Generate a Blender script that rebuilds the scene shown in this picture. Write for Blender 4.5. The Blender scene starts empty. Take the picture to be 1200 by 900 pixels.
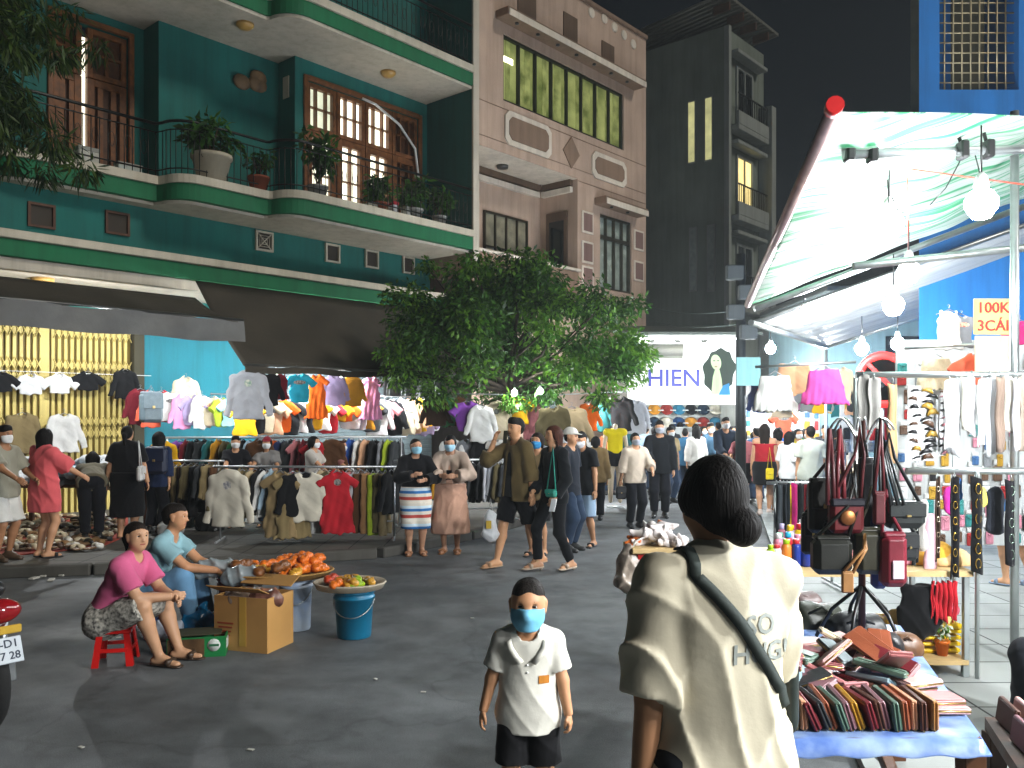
import bpy, bmesh, math, random
import numpy as np
from mathutils import Vector, Matrix

rnd = random.Random(11)
sc = bpy.context.scene
COL = sc.collection
RAD = math.radians

# ---------------------------------------------------------------- camera, sky, exposure
cam_d = bpy.data.cameras.new('camera')
cam = bpy.data.objects.new('camera', cam_d)
COL.objects.link(cam)
cam.location = (0, 0, 1.75)
cam.rotation_euler = (RAD(90), 0, 0)
cam_d.sensor_width = 36
cam_d.lens = 30.0
cam_d.shift_y = 0.0292
cam_d.clip_end = 400
cam_d.clip_start = .05
cam_d.dof.use_dof = False
sc.camera = cam
sc.render.resolution_x, sc.render.resolution_y = 1024, 768

world = bpy.data.worlds.new('World')
sc.world = world
world.use_nodes = True
wn = world.node_tree
bg = wn.nodes['Background']
sky = wn.nodes.new('ShaderNodeTexSky')
sky.sky_type = 'NISHITA'
sky.sun_disc = False
sky.sun_elevation = RAD(36)
sky.sun_rotation = RAD(118)
wn.links.new(sky.outputs[0], bg.inputs[0])
bg.inputs[1].default_value = 0.0005
sun_d = bpy.data.lights.new('fill_sun', 'SUN')      # soft fill sun added for the upper facades, standing in for town glow
sun_d.energy = .37; sun_d.angle = RAD(12); sun_d.color = (1, .95, .86)
sun = bpy.data.objects.new('fill_sun', sun_d); COL.objects.link(sun)
_az, _e = RAD(118), RAD(36)
sun.rotation_euler = Vector((math.sin(_az) * math.cos(_e), math.cos(_az) * math.cos(_e), math.sin(_e))).to_track_quat('Z', 'Y').to_euler()
sc.view_settings.view_transform = 'Standard'
sc.view_settings.look = 'None'
sc.view_settings.exposure = 1.85
sc.view_settings.gamma = 1
sc.render.engine = 'CYCLES'
sc.cycles.use_denoising = True
sc.cycles.max_bounces = 6
sc.cycles.diffuse_bounces = 3
sc.cycles.glossy_bounces = 2
sc.cycles.transmission_bounces = 4
sc.cycles.sample_clamp_indirect = 4
sc.cycles.caustics_reflective = False
sc.cycles.caustics_refractive = False

# ---------------------------------------------------------------- places
def at(px, py, Y):
    return Vector(((px - 600) / 1000 * Y, Y, 1.75 + (485 - py) / 1000 * Y))
def gp(px, py, z=0.0):
    Y = (1.75 - z) * 1000 / (py - 485)
    return Vector(((px - 600) / 1000 * Y, Y, z))
D_ = Vector((.656, .755, 0)).normalized()
N_ = Vector((.755, -.656, 0)).normalized()
FR = math.atan2(D_.y, D_.x)
def F(t, o, z):
    return Vector((-7.25, 14.5, z)) + D_ * t + N_ * o
def tz(px, py, o):
    r = (px - 600) / 1000
    t = (r * (14.5 - .656 * o) + 7.25 - .755 * o) / (.656 - .755 * r)
    Y = 14.5 + .755 * t - .656 * o
    return t, 1.75 + (485 - py) / 1000 * Y

# ---------------------------------------------------------------- materials
def lin(h):
    if not isinstance(h, str): return h
    h = h.lstrip('#'); h = ''.join(x * 2 for x in h) if len(h) == 3 else h
    v = [int(h[i:i + 2], 16) / 255 for i in (0, 2, 4)]
    return tuple(x / 12.92 if x <= .04045 else ((x + .055) / 1.055) ** 2.4 for x in v)
MATS = {}
def mat(name, col='#888888', rough=.7, var=.18, scale=6, bump=.2, bscale=60, metal=0, emit=0, trans=0, alpha=1, spec=.4, sheen=0, kind=None, col2=None, dist=.004):
    if name in MATS: return MATS[name]
    m = bpy.data.materials.new(name); MATS[name] = m
    m.use_nodes = True
    nt = m.node_tree; N = nt.nodes; L = nt.links
    b = N['Principled BSDF']
    c = lin(col)
    b.inputs['Roughness'].default_value = rough
    b.inputs['Metallic'].default_value = metal
    b.inputs['Specular IOR Level'].default_value = spec
    if sheen: b.inputs['Sheen Weight'].default_value = sheen
    tc = N.new('ShaderNodeTexCoord')
    nz = N.new('ShaderNodeTexNoise'); nz.inputs['Scale'].default_value = scale; nz.inputs['Detail'].default_value = 5
    L.new(tc.outputs['Object'], nz.inputs['Vector'])
    rp = N.new('ShaderNodeValToRGB')
    rp.color_ramp.elements[0].position = .3; rp.color_ramp.elements[1].position = .7
    c2 = lin(col2) if col2 else tuple(x * (1 - var) for x in c)
    c1 = c if col2 else tuple(min(1, x * (1 + var)) for x in c)
    rp.color_ramp.elements[0].color = (*c2, 1); rp.color_ramp.elements[1].color = (*c1, 1)
    L.new(nz.outputs['Fac'], rp.inputs['Fac'])
    out = rp.outputs['Color']
    if kind == 'wave':
        w = N.new('ShaderNodeTexWave'); w.inputs['Scale'].default_value = scale; w.inputs['Distortion'].default_value = 3
        w.inputs['Detail'].default_value = 3
        L.new(tc.outputs['Object'], w.inputs['Vector']); L.new(w.outputs['Fac'], rp.inputs['Fac'])
    L.new(out, b.inputs['Base Color'])
    if bump:
        n2 = N.new('ShaderNodeTexNoise'); n2.inputs['Scale'].default_value = bscale; n2.inputs['Detail'].default_value = 4
        L.new(tc.outputs['Object'], n2.inputs['Vector'])
        bp = N.new('ShaderNodeBump'); bp.inputs['Strength'].default_value = bump; bp.inputs['Distance'].default_value = dist
        L.new(n2.outputs['Fac'], bp.inputs['Height']); L.new(bp.outputs['Normal'], b.inputs['Normal'])
        ma = N.new('ShaderNodeMapRange'); ma.inputs['To Min'].default_value = max(.03, rough - .12); ma.inputs['To Max'].default_value = min(1, rough + .12)
        L.new(nz.outputs['Fac'], ma.inputs['Value']); L.new(ma.outputs['Result'], b.inputs['Roughness'])
    if emit:
        L.new(out, b.inputs['Emission Color']); b.inputs['Emission Strength'].default_value = emit
    if trans: b.inputs['Transmission Weight'].default_value = trans
    if alpha < 1: b.inputs['Alpha'].default_value = alpha
    return m
def cloth(col, var=.12): return mat('cloth_' + col.strip('#'), col, rough=.9, var=var, scale=5, bump=.35, bscale=24, spec=.12, sheen=.08, dist=.005)
def plastic(col, rough=.35): return mat('plastic_' + col.strip('#'), col, rough=rough, var=.06, bump=.08, bscale=25)
def metal(col='#9aa0a0', rough=.4): return mat('metal_' + col.strip('#'), col, rough=rough, metal=.85, var=.15, bump=.1)
def paint(col, rough=.75, var=.12):
    n = 'paint_' + col.strip('#')
    if n in MATS: return MATS[n]
    m = mat(n, col, rough=rough, var=var, scale=1.1, bump=.25, bscale=18)
    nt = m.node_tree; N = nt.nodes; L = nt.links      # rain streaks and grime
    mp = N.new('ShaderNodeMapping'); mp.inputs['Scale'].default_value = (3.2, 3.2, .22); L.new(N['Texture Coordinate'].outputs['Object'], mp.inputs[0])
    nz = N.new('ShaderNodeTexNoise'); nz.inputs['Scale'].default_value = 1.5; nz.inputs['Detail'].default_value = 7; nz.inputs['Roughness'].default_value = .68; L.new(mp.outputs[0], nz.inputs['Vector'])
    r = N.new('ShaderNodeValToRGB'); e = r.color_ramp.elements; e[0].position = .34; e[0].color = (.58, .56, .52, 1); e[1].position = .56; e[1].color = (1, 1, 1, 1); L.new(nz.outputs['Fac'], r.inputs['Fac'])
    x = N.new('ShaderNodeMix'); x.data_type = 'RGBA'; x.blend_type = 'MULTIPLY'; x.inputs[0].default_value = .45; L.new(N['Color Ramp'].outputs[0], x.inputs[6]); L.new(r.outputs[0], x.inputs[7]); L.new(x.outputs[2], N['Principled BSDF'].inputs['Base Color'])
    return m
def leather(col): return mat('leather_' + col.strip('#'), col, rough=.42, var=.15, scale=14, bump=.3, bscale=160, dist=.002)

# ---------------------------------------------------------------- objects
WM = {}
def tag(o, label=None, cat=None, group=None, kind=None):
    if label: o['label'] = label
    if cat: o['category'] = cat
    if group: o['group'] = group
    if kind: o['kind'] = kind
    return o
def thing(name, label, cat, loc=(0, 0, 0), rz=0, group=None):
    o = bpy.data.objects.new(name, None); COL.objects.link(o)
    o.empty_display_size = .1
    o.location = loc; o.rotation_euler = (0, 0, rz)
    WM[o.name] = Matrix.Translation(Vector(loc)) @ Matrix.Rotation(rz, 4, 'Z')
    return tag(o, label, cat, group)
def mk(name, V, Fc, mats, parent=None, smooth=False, mi=None, org=None, world=True):
    """one mesh object; V in world coordinates (or in the parent's when world=False)"""
    V = np.asarray(V, dtype=np.float64).reshape(-1, 3)
    M = Matrix()
    if parent is not None: M = WM[parent.name]
    elif org is not None: M = Matrix.Translation(Vector(org))
    if world and (parent is not None or org is not None):
        Mi = np.array(M.inverted())
        V = V @ Mi[:3, :3].T + Mi[:3, 3]
    me = bpy.data.meshes.new(name)
    if isinstance(Fc, np.ndarray):
        nf = len(Fc); k = Fc.shape[1] if nf else 4
        me.vertices.add(len(V)); me.vertices.foreach_set('co', V.astype(np.float32).ravel())
        me.loops.add(nf * k); me.loops.foreach_set('vertex_index', Fc.astype(np.int32).ravel())
        me.polygons.add(nf); me.polygons.foreach_set('loop_start', np.arange(0, nf * k, k, dtype=np.int32))
    else:
        me.from_pydata(V.tolist(), [], Fc)
    if not isinstance(mats, (list, tuple)): mats = [mats]
    for m in mats: me.materials.append(m)
    n = len(me.polygons)
    if smooth is not None and n:
        sm = np.full(n, bool(smooth)) if not isinstance(smooth, (list, np.ndarray)) else np.asarray(smooth, bool)
        me.polygons.foreach_set('use_smooth', sm)
    if mi is not None: me.polygons.foreach_set('material_index', np.asarray(mi, dtype=np.int32))
    me.update(calc_edges=True); me.validate()
    o = bpy.data.objects.new(name, me); COL.objects.link(o)
    if parent is not None:
        o.parent = parent; WM[o.name] = M
    else:
        if org is not None: o.location = org
        WM[o.name] = M
    return o
KIDS = {}
def dup(root, loc, rz=0, label=None, group=None, mats=None, rot=None, scale=None, cat=None):
    """copy of a thing with copies of its parts and sub-parts; mats = {part stem: material}"""
    def cp(o, par):
        c = o.copy(); COL.objects.link(c)
        st = o.name.split('.')[0]
        if par is not None: c.parent = par
        if mats and st in mats and c.type == 'MESH':
            c.material_slots[0].link = 'OBJECT'; c.material_slots[0].material = mats[st]
        for ch in list(o.children): cp(ch, c)
        return c
    r = cp(root, None)
    r.location = loc; r.rotation_euler = rot if rot is not None else (0, 0, rz)
    if scale is not None: r.scale = scale
    WM[r.name] = Matrix.Translation(Vector(loc)) @ Matrix.Rotation(rz, 4, 'Z')
    return tag(r, label, cat, group)

class MB:
    """collects polygons for ONE mesh"""
    def __init__(s): s.v = []; s.f = []; s.mi = []; s.sm = []; s.cur = 0
    def add(s, V, Fc, sm=False):
        n = len(s.v); s.v.extend([tuple(p) for p in V])
        s.f.extend([tuple(i + n for i in f) for f in Fc]); s.mi += [s.cur] * len(Fc); s.sm += [sm] * len(Fc); return s
    def box(s, c, sz, rz=0, b=0, M=None):
        c = Vector(c); x, y, z = (k / 2 for k in sz)
        R = M if M is not None else Matrix.Rotation(rz, 3, 'Z')
        b = min(b, x * .9, y * .9, z * .9)
        if b <= 0:
            P = [Vector((i * x, j * y, k * z)) for k in (-1, 1) for j in (-1, 1) for i in (-1, 1)]
            Fc = [(0, 2, 3, 1), (4, 5, 7, 6), (0, 1, 5, 4), (2, 6, 7, 3), (0, 4, 6, 2), (1, 3, 7, 5)]
            return s.add([c + R @ p for p in P], Fc)
        bm = bmesh.new()
        for i in (-1, 1):
            for j in (-1, 1):
                for k in (-1, 1):
                    bm.verts.new((i * x, j * (y - b), k * (z - b))); bm.verts.new((i * (x - b), j * y, k * (z - b))); bm.verts.new((i * (x - b), j * (y - b), k * z))
        bmesh.ops.convex_hull(bm, input=bm.verts)
        bmesh.ops.dissolve_limit(bm, angle_limit=.01, verts=bm.verts, edges=bm.edges)
        bm.normal_update()
        bm.verts.index_update()
        V = [c + R @ v.co for v in bm.verts]; Fc = [[v.index for v in f.verts] for f in bm.faces]
        bm.free(); return s.add(V, Fc)
    def fbox(s, t0, t1, o0, o1, z0, z1, b=0):
        return s.box(F((t0 + t1) / 2, (o0 + o1) / 2, (z0 + z1) / 2), (abs(t1 - t0), abs(o1 - o0), abs(z1 - z0)), FR, b)
    def tube(s, P, r, n=8, cap=True, sm=True):
        P = [Vector(p) for p in P]
        rs = r if isinstance(r, (list, tuple)) else [r] * len(P)
        V = []; Fc = []; u = None
        for i, p in enumerate(P):
            t = (P[min(i + 1, len(P) - 1)] - P[max(i - 1, 0)]).normalized()
            if u is None: u = t.orthogonal().normalized()
            u = (u - t * u.dot(t)); u = u.normalized() if u.length > 1e-6 else t.orthogonal().normalized()
            w = t.cross(u)
            for k in range(n):
                a = 2 * math.pi * k / n
                V.append(p + (u * math.cos(a) + w * math.sin(a)) * rs[i])
        for i in range(len(P) - 1):
            for k in range(n):
                a = i * n + k; b = i * n + (k + 1) % n
                Fc.append((a, b, b + n, a + n))
        s.add(V, Fc, sm)
        if cap:
            m = len(s.v) - len(V)
            s.f += [tuple(m + k for k in reversed(range(n))), tuple(m + (len(P) - 1) * n + k for k in range(n))]; s.mi += [s.cur] * 2; s.sm += [False] * 2
        return s
    def lathe(s, c, prof, n=20, sm=True, M=None):
        c = Vector(c); V = []; Fc = []
        R = M if M is not None else Matrix.Identity(3)
        for r, z in prof:
            for k in range(n):
                a = 2 * math.pi * k / n
                V.append(c + R @ Vector((r * math.cos(a), r * math.sin(a), z)))
        for i in range(len(prof) - 1):
            for k in range(n):
                a = i * n + k; b = i * n + (k + 1) % n
                Fc.append((a, b, b + n, a + n))
        if prof[0][0] > 1e-4: Fc.append(tuple(reversed(range(n))))
        if prof[-1][0] > 1e-4: Fc.append(tuple((len(prof) - 1) * n + k for k in range(n)))
        return s.add(V, Fc, sm)
    def ell(s, c, r, n=10, m=6, M=None):
        c = Vector(c); r = (r, r, r) if not hasattr(r, '__len__') else r
        R = M if M is not None else Matrix.Identity(3)
        V = [c + R @ Vector((0, 0, -r[2]))]; Fc = []
        for i in range(1, m):
            ph = -math.pi / 2 + math.pi * i / m
            for k in range(n):
                a = 2 * math.pi * k / n
                V.append(c + R @ Vector((r[0] * math.cos(ph) * math.cos(a), r[1] * math.cos(ph) * math.sin(a), r[2] * math.sin(ph))))
        V.append(c + R @ Vector((0, 0, r[2])))
        for k in range(n):
            Fc.append((0, 1 + (k + 1) % n, 1 + k)); Fc.append((len(V) - 1, 1 + (m - 2) * n + k, 1 + (m - 2) * n + (k + 1) % n))
        for i in range(m - 2):
            for k in range(n):
                a = 1 + i * n + k; b = 1 + i * n + (k + 1) % n
                Fc.append((a, b, b + n, a + n))
        return s.add(V, Fc, True)
    def slab(s, poly, h, axis=None):
        """polygon (list of Vectors, ccw seen against h) extruded by vector h"""
        poly = [Vector(p) for p in poly]; h = Vector(h); n = len(poly)
        V = poly + [p + h for p in poly]
        Fc = [tuple(reversed(range(n))), tuple(range(n, 2 * n))] + [(i, (i + 1) % n, (i + 1) % n + n, i + n) for i in range(n)]
        return s.add(V, Fc)
    def quad(s, *p): return s.add(p, [tuple(range(len(p)))])
    def build(s, name, mats, parent=None, smooth=None, org=None, world=True):
        return mk(name, s.v, s.f, mats, parent, s.sm if smooth is None else smooth, s.mi if isinstance(mats, (list, tuple)) else None, org, world)

def sheet(fn, nu, nv, th=.0, sm=True):
    """grid surface fn(u,v)->Vector with u,v in 0..1, optional thickness along z"""
    V = [fn(i / nu, j / nv) for j in range(nv + 1) for i in range(nu + 1)]
    Fc = [(j * (nu + 1) + i, j * (nu + 1) + i + 1, (j + 1) * (nu + 1) + i + 1, (j + 1) * (nu + 1) + i) for j in range(nv) for i in range(nu)]
    m = MB(); m.add(V, Fc, sm)
    if th:
        n = len(V); V2 = [Vector(v) - Vector((0, 0, th)) for v in V]
        m.add(V2, [tuple(reversed(f)) for f in Fc], sm)
        bd = [i for i in range(nu + 1)] + [j * (nu + 1) + nu for j in range(1, nv + 1)] + [nv * (nu + 1) + i for i in range(nu - 1, -1, -1)] + [j * (nu + 1) for j in range(nv - 1, 0, -1)]
        for a, b in zip(bd, bd[1:] + bd[:1]): m.f.append((b, a, a + n, b + n)); m.mi.append(0); m.sm.append(False)
    return m

def text(s, size, m, parent, M, name='lettering', depth=.004, squash=1.0, name_first=False):
    cu = bpy.data.curves.new('txt', 'FONT'); cu.body = s; cu.size = size; cu.extrude = depth; cu.align_x = 'CENTER'; cu.align_y = 'CENTER'; cu.resolution_u = 3; cu.offset = size * .012
    o = bpy.data.objects.new('txt', cu); COL.objects.link(o)
    dg = bpy.context.evaluated_depsgraph_get()
    me = bpy.data.meshes.new_from_object(o.evaluated_get(dg))
    V = np.array([v.co[:] for v in me.vertices]); Fc = [tuple(p.vertices) for p in me.polygons]
    bpy.data.objects.remove(o); bpy.data.curves.remove(cu); bpy.data.meshes.remove(me)
    V[:, 0] *= squash
    A = np.array(M); V = V @ A[:3, :3].T + A[:3, 3]
    return mk(name, V, Fc, m, parent)
def upright(loc, rz=0, tilt=0):
    """matrix that stands text up, facing -Y at rz=0"""
    return Matrix.Translation(Vector(loc)) @ Matrix.Rotation(rz, 4, 'Z') @ Matrix.Rotation(RAD(90) - tilt, 4, 'X')

# ---------------------------------------------------------------- implicit surfaces for bodies and cloth
def vnp(v): return np.array((v[0], v[1], v[2]), dtype=np.float64)
class Blob:
    def __init__(s): s.p = []; s.cuts = []
    def cap(s, a, b, ra, rb=None, flat=1.0, u=(0, 1, 0), k=.02, fe=False, sub=False, fs=False):
        s.p.append((vnp(a), vnp(b), ra, ra if rb is None else rb, flat, vnp(u) / max(1e-9, np.linalg.norm(vnp(u))), k, fe, sub, fs)); return s
    def ball(s, c, r, flat=1.0, u=(0, 1, 0), k=.02, sub=False):
        c = vnp(c); return s.cap(c, c + (0, 0, 1e-4), r, r, flat, u, k, False, sub)
    def cut(s, p, n): s.cuts.append((vnp(p), vnp(n) / np.linalg.norm(vnp(n)))); return s
    def mesh(s, h, noise=None):
        add = [q for q in s.p if not q[8]]
        lo = np.min([np.minimum(q[0], q[1]) - max(q[2], q[3]) * max(1, q[4]) for q in add], axis=0) - 3 * h
        hi = np.max([np.maximum(q[0], q[1]) + max(q[2], q[3]) * max(1, q[4]) for q in add], axis=0) + 3 * h
        n = np.maximum(4, np.ceil((hi - lo) / h).astype(int) + 1)
        ax = [lo[i] + h * np.arange(n[i]) for i in range(3)]
        D = np.full(n, .25, dtype=np.float32)
        for a, b, ra, rb, fl, u, k, fe, sub, fs in sorted(s.p, key=lambda q: q[8]):
            R = max(ra, rb) * max(1, fl) + k + 2.5 * h
            i0 = np.clip(((np.minimum(a, b) - R - lo) / h).astype(int), 0, n - 1); i1 = np.clip(((np.maximum(a, b) + R - lo) / h).astype(int) + 2, 1, n)
            if np.any(i1 <= i0): continue
            sl = tuple(slice(i0[j], i1[j]) for j in range(3))
            X = (ax[0][sl[0]][:, None, None] - a[0]).astype(np.float32); Y = (ax[1][sl[1]][None, :, None] - a[1]).astype(np.float32); Z = (ax[2][sl[2]][None, None, :] - a[2]).astype(np.float32)
            ba = b - a
            if fl != 1:
                g = (1 / fl - 1); pu = X * u[0] + Y * u[1] + Z * u[2]
                X = X + g * pu * u[0]; Y = Y + g * pu * u[1]; Z = Z + g * pu * u[2]
                ba = ba + g * ba.dot(u) * u
            bb = max(1e-12, ba.dot(ba))
            t = (X * ba[0] + Y * ba[1] + Z * ba[2]) / bb
            tc = np.clip(t, 0, 1)
            d = np.sqrt((X - ba[0] * tc) ** 2 + (Y - ba[1] * tc) ** 2 + (Z - ba[2] * tc) ** 2) - (ra + (rb - ra) * tc)
            if fl != 1: d = d * (.5 + .5 * min(fl, 1 / fl))
            if fe: d = np.maximum(d, (t - 1) * math.sqrt(bb))
            if fs: d = np.maximum(d, -t * math.sqrt(bb))
            E = D[sl]
            if sub:
                kk = max(k, 1e-5); hh = np.maximum(kk - np.abs(E + d), 0) / kk
                D[sl] = np.maximum(E, -d) + hh * hh * kk / 4
            else:
                kk = max(k, 1e-5); hh = np.maximum(kk - np.abs(E - d), 0) / kk
                D[sl] = np.minimum(E, d) - hh * hh * kk / 4
        X, Y, Z = ax[0][:, None, None], ax[1][None, :, None], ax[2][None, None, :]
        if noise: D = D + noise(X, Y, Z).astype(np.float32)
        for p, nn in s.cuts: D = np.maximum(D, ((X - p[0]) * nn[0] + (Y - p[1]) * nn[1] + (Z - p[2]) * nn[2]).astype(np.float32))
        for i in range(3):
            ix = [slice(None)] * 3; ix[i] = 0; D[tuple(ix)] = .1; ix[i] = -1; D[tuple(ix)] = .1
        return surfnets(D, lo, h)
def surfnets(D, lo, h):
    I = D < 0
    n = np.array(D.shape)
    s = np.zeros(n - 1, dtype=np.int8)
    cs = [(i, j, k) for i in (0, 1) for j in (0, 1) for k in (0, 1)]
    for i, j, k in cs: s += I[i:n[0] - 1 + i, j:n[1] - 1 + j, k:n[2] - 1 + k]
    act = np.argwhere((s > 0) & (s < 8))
    ids = np.full(n - 1, -1, dtype=np.int64)
    ids[tuple(act.T)] = np.arange(len(act))
    vals = {c: D[act[:, 0] + c[0], act[:, 1] + c[1], act[:, 2] + c[2]].astype(np.float64) for c in cs}
    P = np.zeros((len(act), 3)); C = np.zeros(len(act))
    for c in cs:
        for a in range(3):
            if c[a] == 0:
                e = list(c); e[a] = 1; e = tuple(e)
                va, vb = vals[c], vals[e]
                m = (va < 0) != (vb < 0)
                t = np.where(m, va / np.where(m, va - vb, 1), 0)
                q = np.tile(np.array(c, float), (len(act), 1)); q[:, a] = t
                P += q * m[:, None]; C += m
    V = lo + h * (act + P / np.maximum(C, 1)[:, None])
    Fs = []
    for a in range(3):
        b, c = (a + 1) % 3, (a + 2) % 3
        s0 = [slice(None)] * 3; s1 = [slice(None)] * 3
        s0[a] = slice(0, -1); s1[a] = slice(1, None)
        A = I[tuple(s0)]; B = I[tuple(s1)]
        ee = np.argwhere(A != B)
        ee = ee[(ee[:, b] > 0) & (ee[:, c] > 0) & (ee[:, b] < n[b] - 1) & (ee[:, c] < n[c] - 1)]
        if not len(ee): continue
        q = []
        for db, dc in ((-1, -1), (0, -1), (0, 0), (-1, 0)):
            k = ee.copy(); k[:, b] += db; k[:, c] += dc
            q.append(ids[tuple(k.T)])
        q = np.stack(q, 1)
        fl = ~A[tuple(ee.T)]
        q[fl] = q[fl][:, ::-1]
        Fs.append(q)
    Fq = np.concatenate(Fs) if Fs else np.zeros((0, 4), int)
    return V, Fq[(Fq >= 0).all(1)]
def folds(amp, f=30, ph=0, zg=0, z0=0):
    def fn(X, Y, Z):
        w = np.sin(f * X + 9 * Y + 5 * np.sin(4.2 * Z + ph) + ph) * .5 + np.sin(.63 * f * X - 21 * Y + 9 * Z + 2.1 * ph) * .35 + np.sin(17 * Z + 11 * X + 3 * ph) * .3
        g = 1 if not zg else np.clip((z0 - Z) * zg, .15, 1.3)
        return amp * w * g
    return fn
# ================================================================ GROUND
def tiles(name, c, mortar, w, hgt, rough=.7):
    if name in MATS: return MATS[name]
    m = mat(name, c, rough=rough, var=.15, scale=1.5, bump=.3, bscale=40)
    nt = m.node_tree; N = nt.nodes; L = nt.links
    b = N['Principled BSDF']; rp = N['Color Ramp']
    br = N.new('ShaderNodeTexBrick'); tc = N['Texture Coordinate']
    br.offset = 0; br.inputs['Scale'].default_value = 1; br.inputs['Brick Width'].default_value = w; br.inputs['Row Height'].default_value = hgt
    br.inputs['Mortar Size'].default_value = .008; br.inputs['Color2'].default_value = (1, 1, 1, 1); br.inputs['Color1'].default_value = (.86, .86, .86, 1)
    br.inputs['Mortar'].default_value = (*lin(mortar), 1)
    L.new(tc.outputs['Object'], br.inputs['Vector'])
    mx = N.new('ShaderNodeMix'); mx.data_type = 'RGBA'; mx.blend_type = 'MULTIPLY'; mx.inputs[0].default_value = 1
    L.new(rp.outputs[0], mx.inputs[6]); L.new(br.outputs['Color'], mx.inputs[7]); L.new(mx.outputs[2], b.inputs['Base Color'])
    return m
def asphalt():
    m = bpy.data.materials.new('asphalt'); m.use_nodes = True; MATS['asphalt'] = m
    nt = m.node_tree; N = nt.nodes; L = nt.links; b = N['Principled BSDF']
    tc = N.new('ShaderNodeTexCoord')
    def noise(s, d=6, r=.55):
        n = N.new('ShaderNodeTexNoise'); n.inputs['Scale'].default_value = s; n.inputs['Detail'].default_value = d; n.inputs['Roughness'].default_value = r
        L.new(tc.outputs['Object'], n.inputs['Vector']); return n
    def ramp(src, p0, c0, p1, c1):
        r = N.new('ShaderNodeValToRGB'); e = r.color_ramp.elements
        e[0].position, e[1].position = p0, p1; e[0].color = (*c0, 1); e[1].color = (*c1, 1); L.new(src, r.inputs['Fac']); return r.outputs[0]
    def mul(a, c, f=1.0):
        x = N.new('ShaderNodeMix'); x.data_type = 'RGBA'; x.blend_type = 'MULTIPLY'; x.inputs[0].default_value = f
        L.new(a, x.inputs[6]); L.new(c, x.inputs[7]); return x.outputs[2]
    big = ramp(noise(.35, 4).outputs['Fac'], .35, (.092, .100, .104), .68, (.14, .149, .152))
    mid = ramp(noise(2.6, 8, .65).outputs['Fac'], .35, (.66, .66, .66), .62, (1.12, 1.12, 1.12))
    agg = ramp(noise(170, 2).outputs['Fac'], .38, (.6, .6, .6), .66, (1.35, 1.35, 1.35))
    v = N.new('ShaderNodeTexVoronoi'); v.feature = 'DISTANCE_TO_EDGE'; v.inputs['Scale'].default_value = .33
    wob = noise(1.7, 5); vm = N.new('ShaderNodeVectorMath'); vm.operation = 'MULTIPLY_ADD'; vm.inputs[1].default_value = (.9, .9, .9)
    L.new(wob.outputs['Color'], vm.inputs[0]); L.new(tc.outputs['Object'], vm.inputs[2]); L.new(vm.outputs[0], v.inputs['Vector'])
    crack = ramp(v.outputs['Distance'], 0, (.62, .62, .62), .012, (1, 1, 1))
    L.new(mul(mul(mul(big, mid), agg), crack, .6), b.inputs['Base Color'])
    L.new(ramp(noise(1.1, 6).outputs['Fac'], .35, (.55,) * 3, .7, (.85,) * 3), b.inputs['Roughness'])
    b.inputs['Specular IOR Level'].default_value = .35
    bp = N.new('ShaderNodeBump'); bp.inputs['Strength'].default_value = .45; bp.inputs['Distance'].default_value = .004
    L.new(noise(140, 4).outputs['Fac'], bp.inputs['Height']); L.new(bp.outputs[0], b.inputs['Normal'])
    return m
ASPH = asphalt()
m = MB(); m.quad((-90, -30, 0), (90, -30, 0), (90, 160, 0), (-90, 160, 0)); tag(m.build('street', ASPH), kind='structure')
PAVE = tiles('pavement_tiles', '#56544e', '#2a2926', .4, .4)
PAVE_R = tiles('pavement_slabs', '#8e928f', '#44484a', .9, .45)
KERB = paint('#4a4843', .85)
def pavement(name, pts, h, m1):
    m = MB(); m.slab([Vector((p.x, p.y, 0)) for p in pts], (0, 0, h))
    o = tag(m.build(name, m1), kind='structure'); return o
lp = [gp(-260, 684), gp(110, 672), gp(440, 653), gp(545, 632), gp(690, 591), F(15.5, .8, 0), F(15.5, -1, 0), F(-12, -1, 0)]
pavement('pavement', lp, .1, PAVE)
m = MB()
for a, b in zip(lp[:4], lp[1:5]):
    d = (b - a); n = Vector((d.y, -d.x, 0)).normalized(); L_ = d.length; k = max(1, int(L_ / 1.0))
    for i in range(k):
        p = a + d * ((i + .5) / k); m.box(p + n * .07 + Vector((0, 0, .058)), (L_ / k - .012, .14, .128), math.atan2(d.y, d.x), .015)
tag(m.build('kerb', KERB), kind='structure')
rp_ = [Vector((1.25, 2.0, 0)), Vector((40, 2.0, 0)), Vector((40, 60, 0)), Vector((9.5, 60, 0)), Vector((4.6, 16, 0)), Vector((2.1, 6.0, 0))]
pavement('pavement_right', rp_, .05, PAVE_R)
m = MB()
for i in range(8):      # scraps of paper on the road
    p = gp(rnd.uniform(60, 900), rnd.uniform(690, 880)); a = rnd.uniform(0, 6)
    m.box(p + Vector((0, 0, .006)), (rnd.uniform(.015, .04), rnd.uniform(.01, .025), .004), a)
for px, py in ((60, 681), (75, 675), (52, 676), (93, 674), (40, 679), (130, 668)):
    p = gp(px, py); m.box(p + Vector((0, 0, .015)), (.11, .06, .02), rnd.uniform(0, 6), .005)
tag(m.build('litter', paint('#b9b7ae')), kind='stuff')

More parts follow.
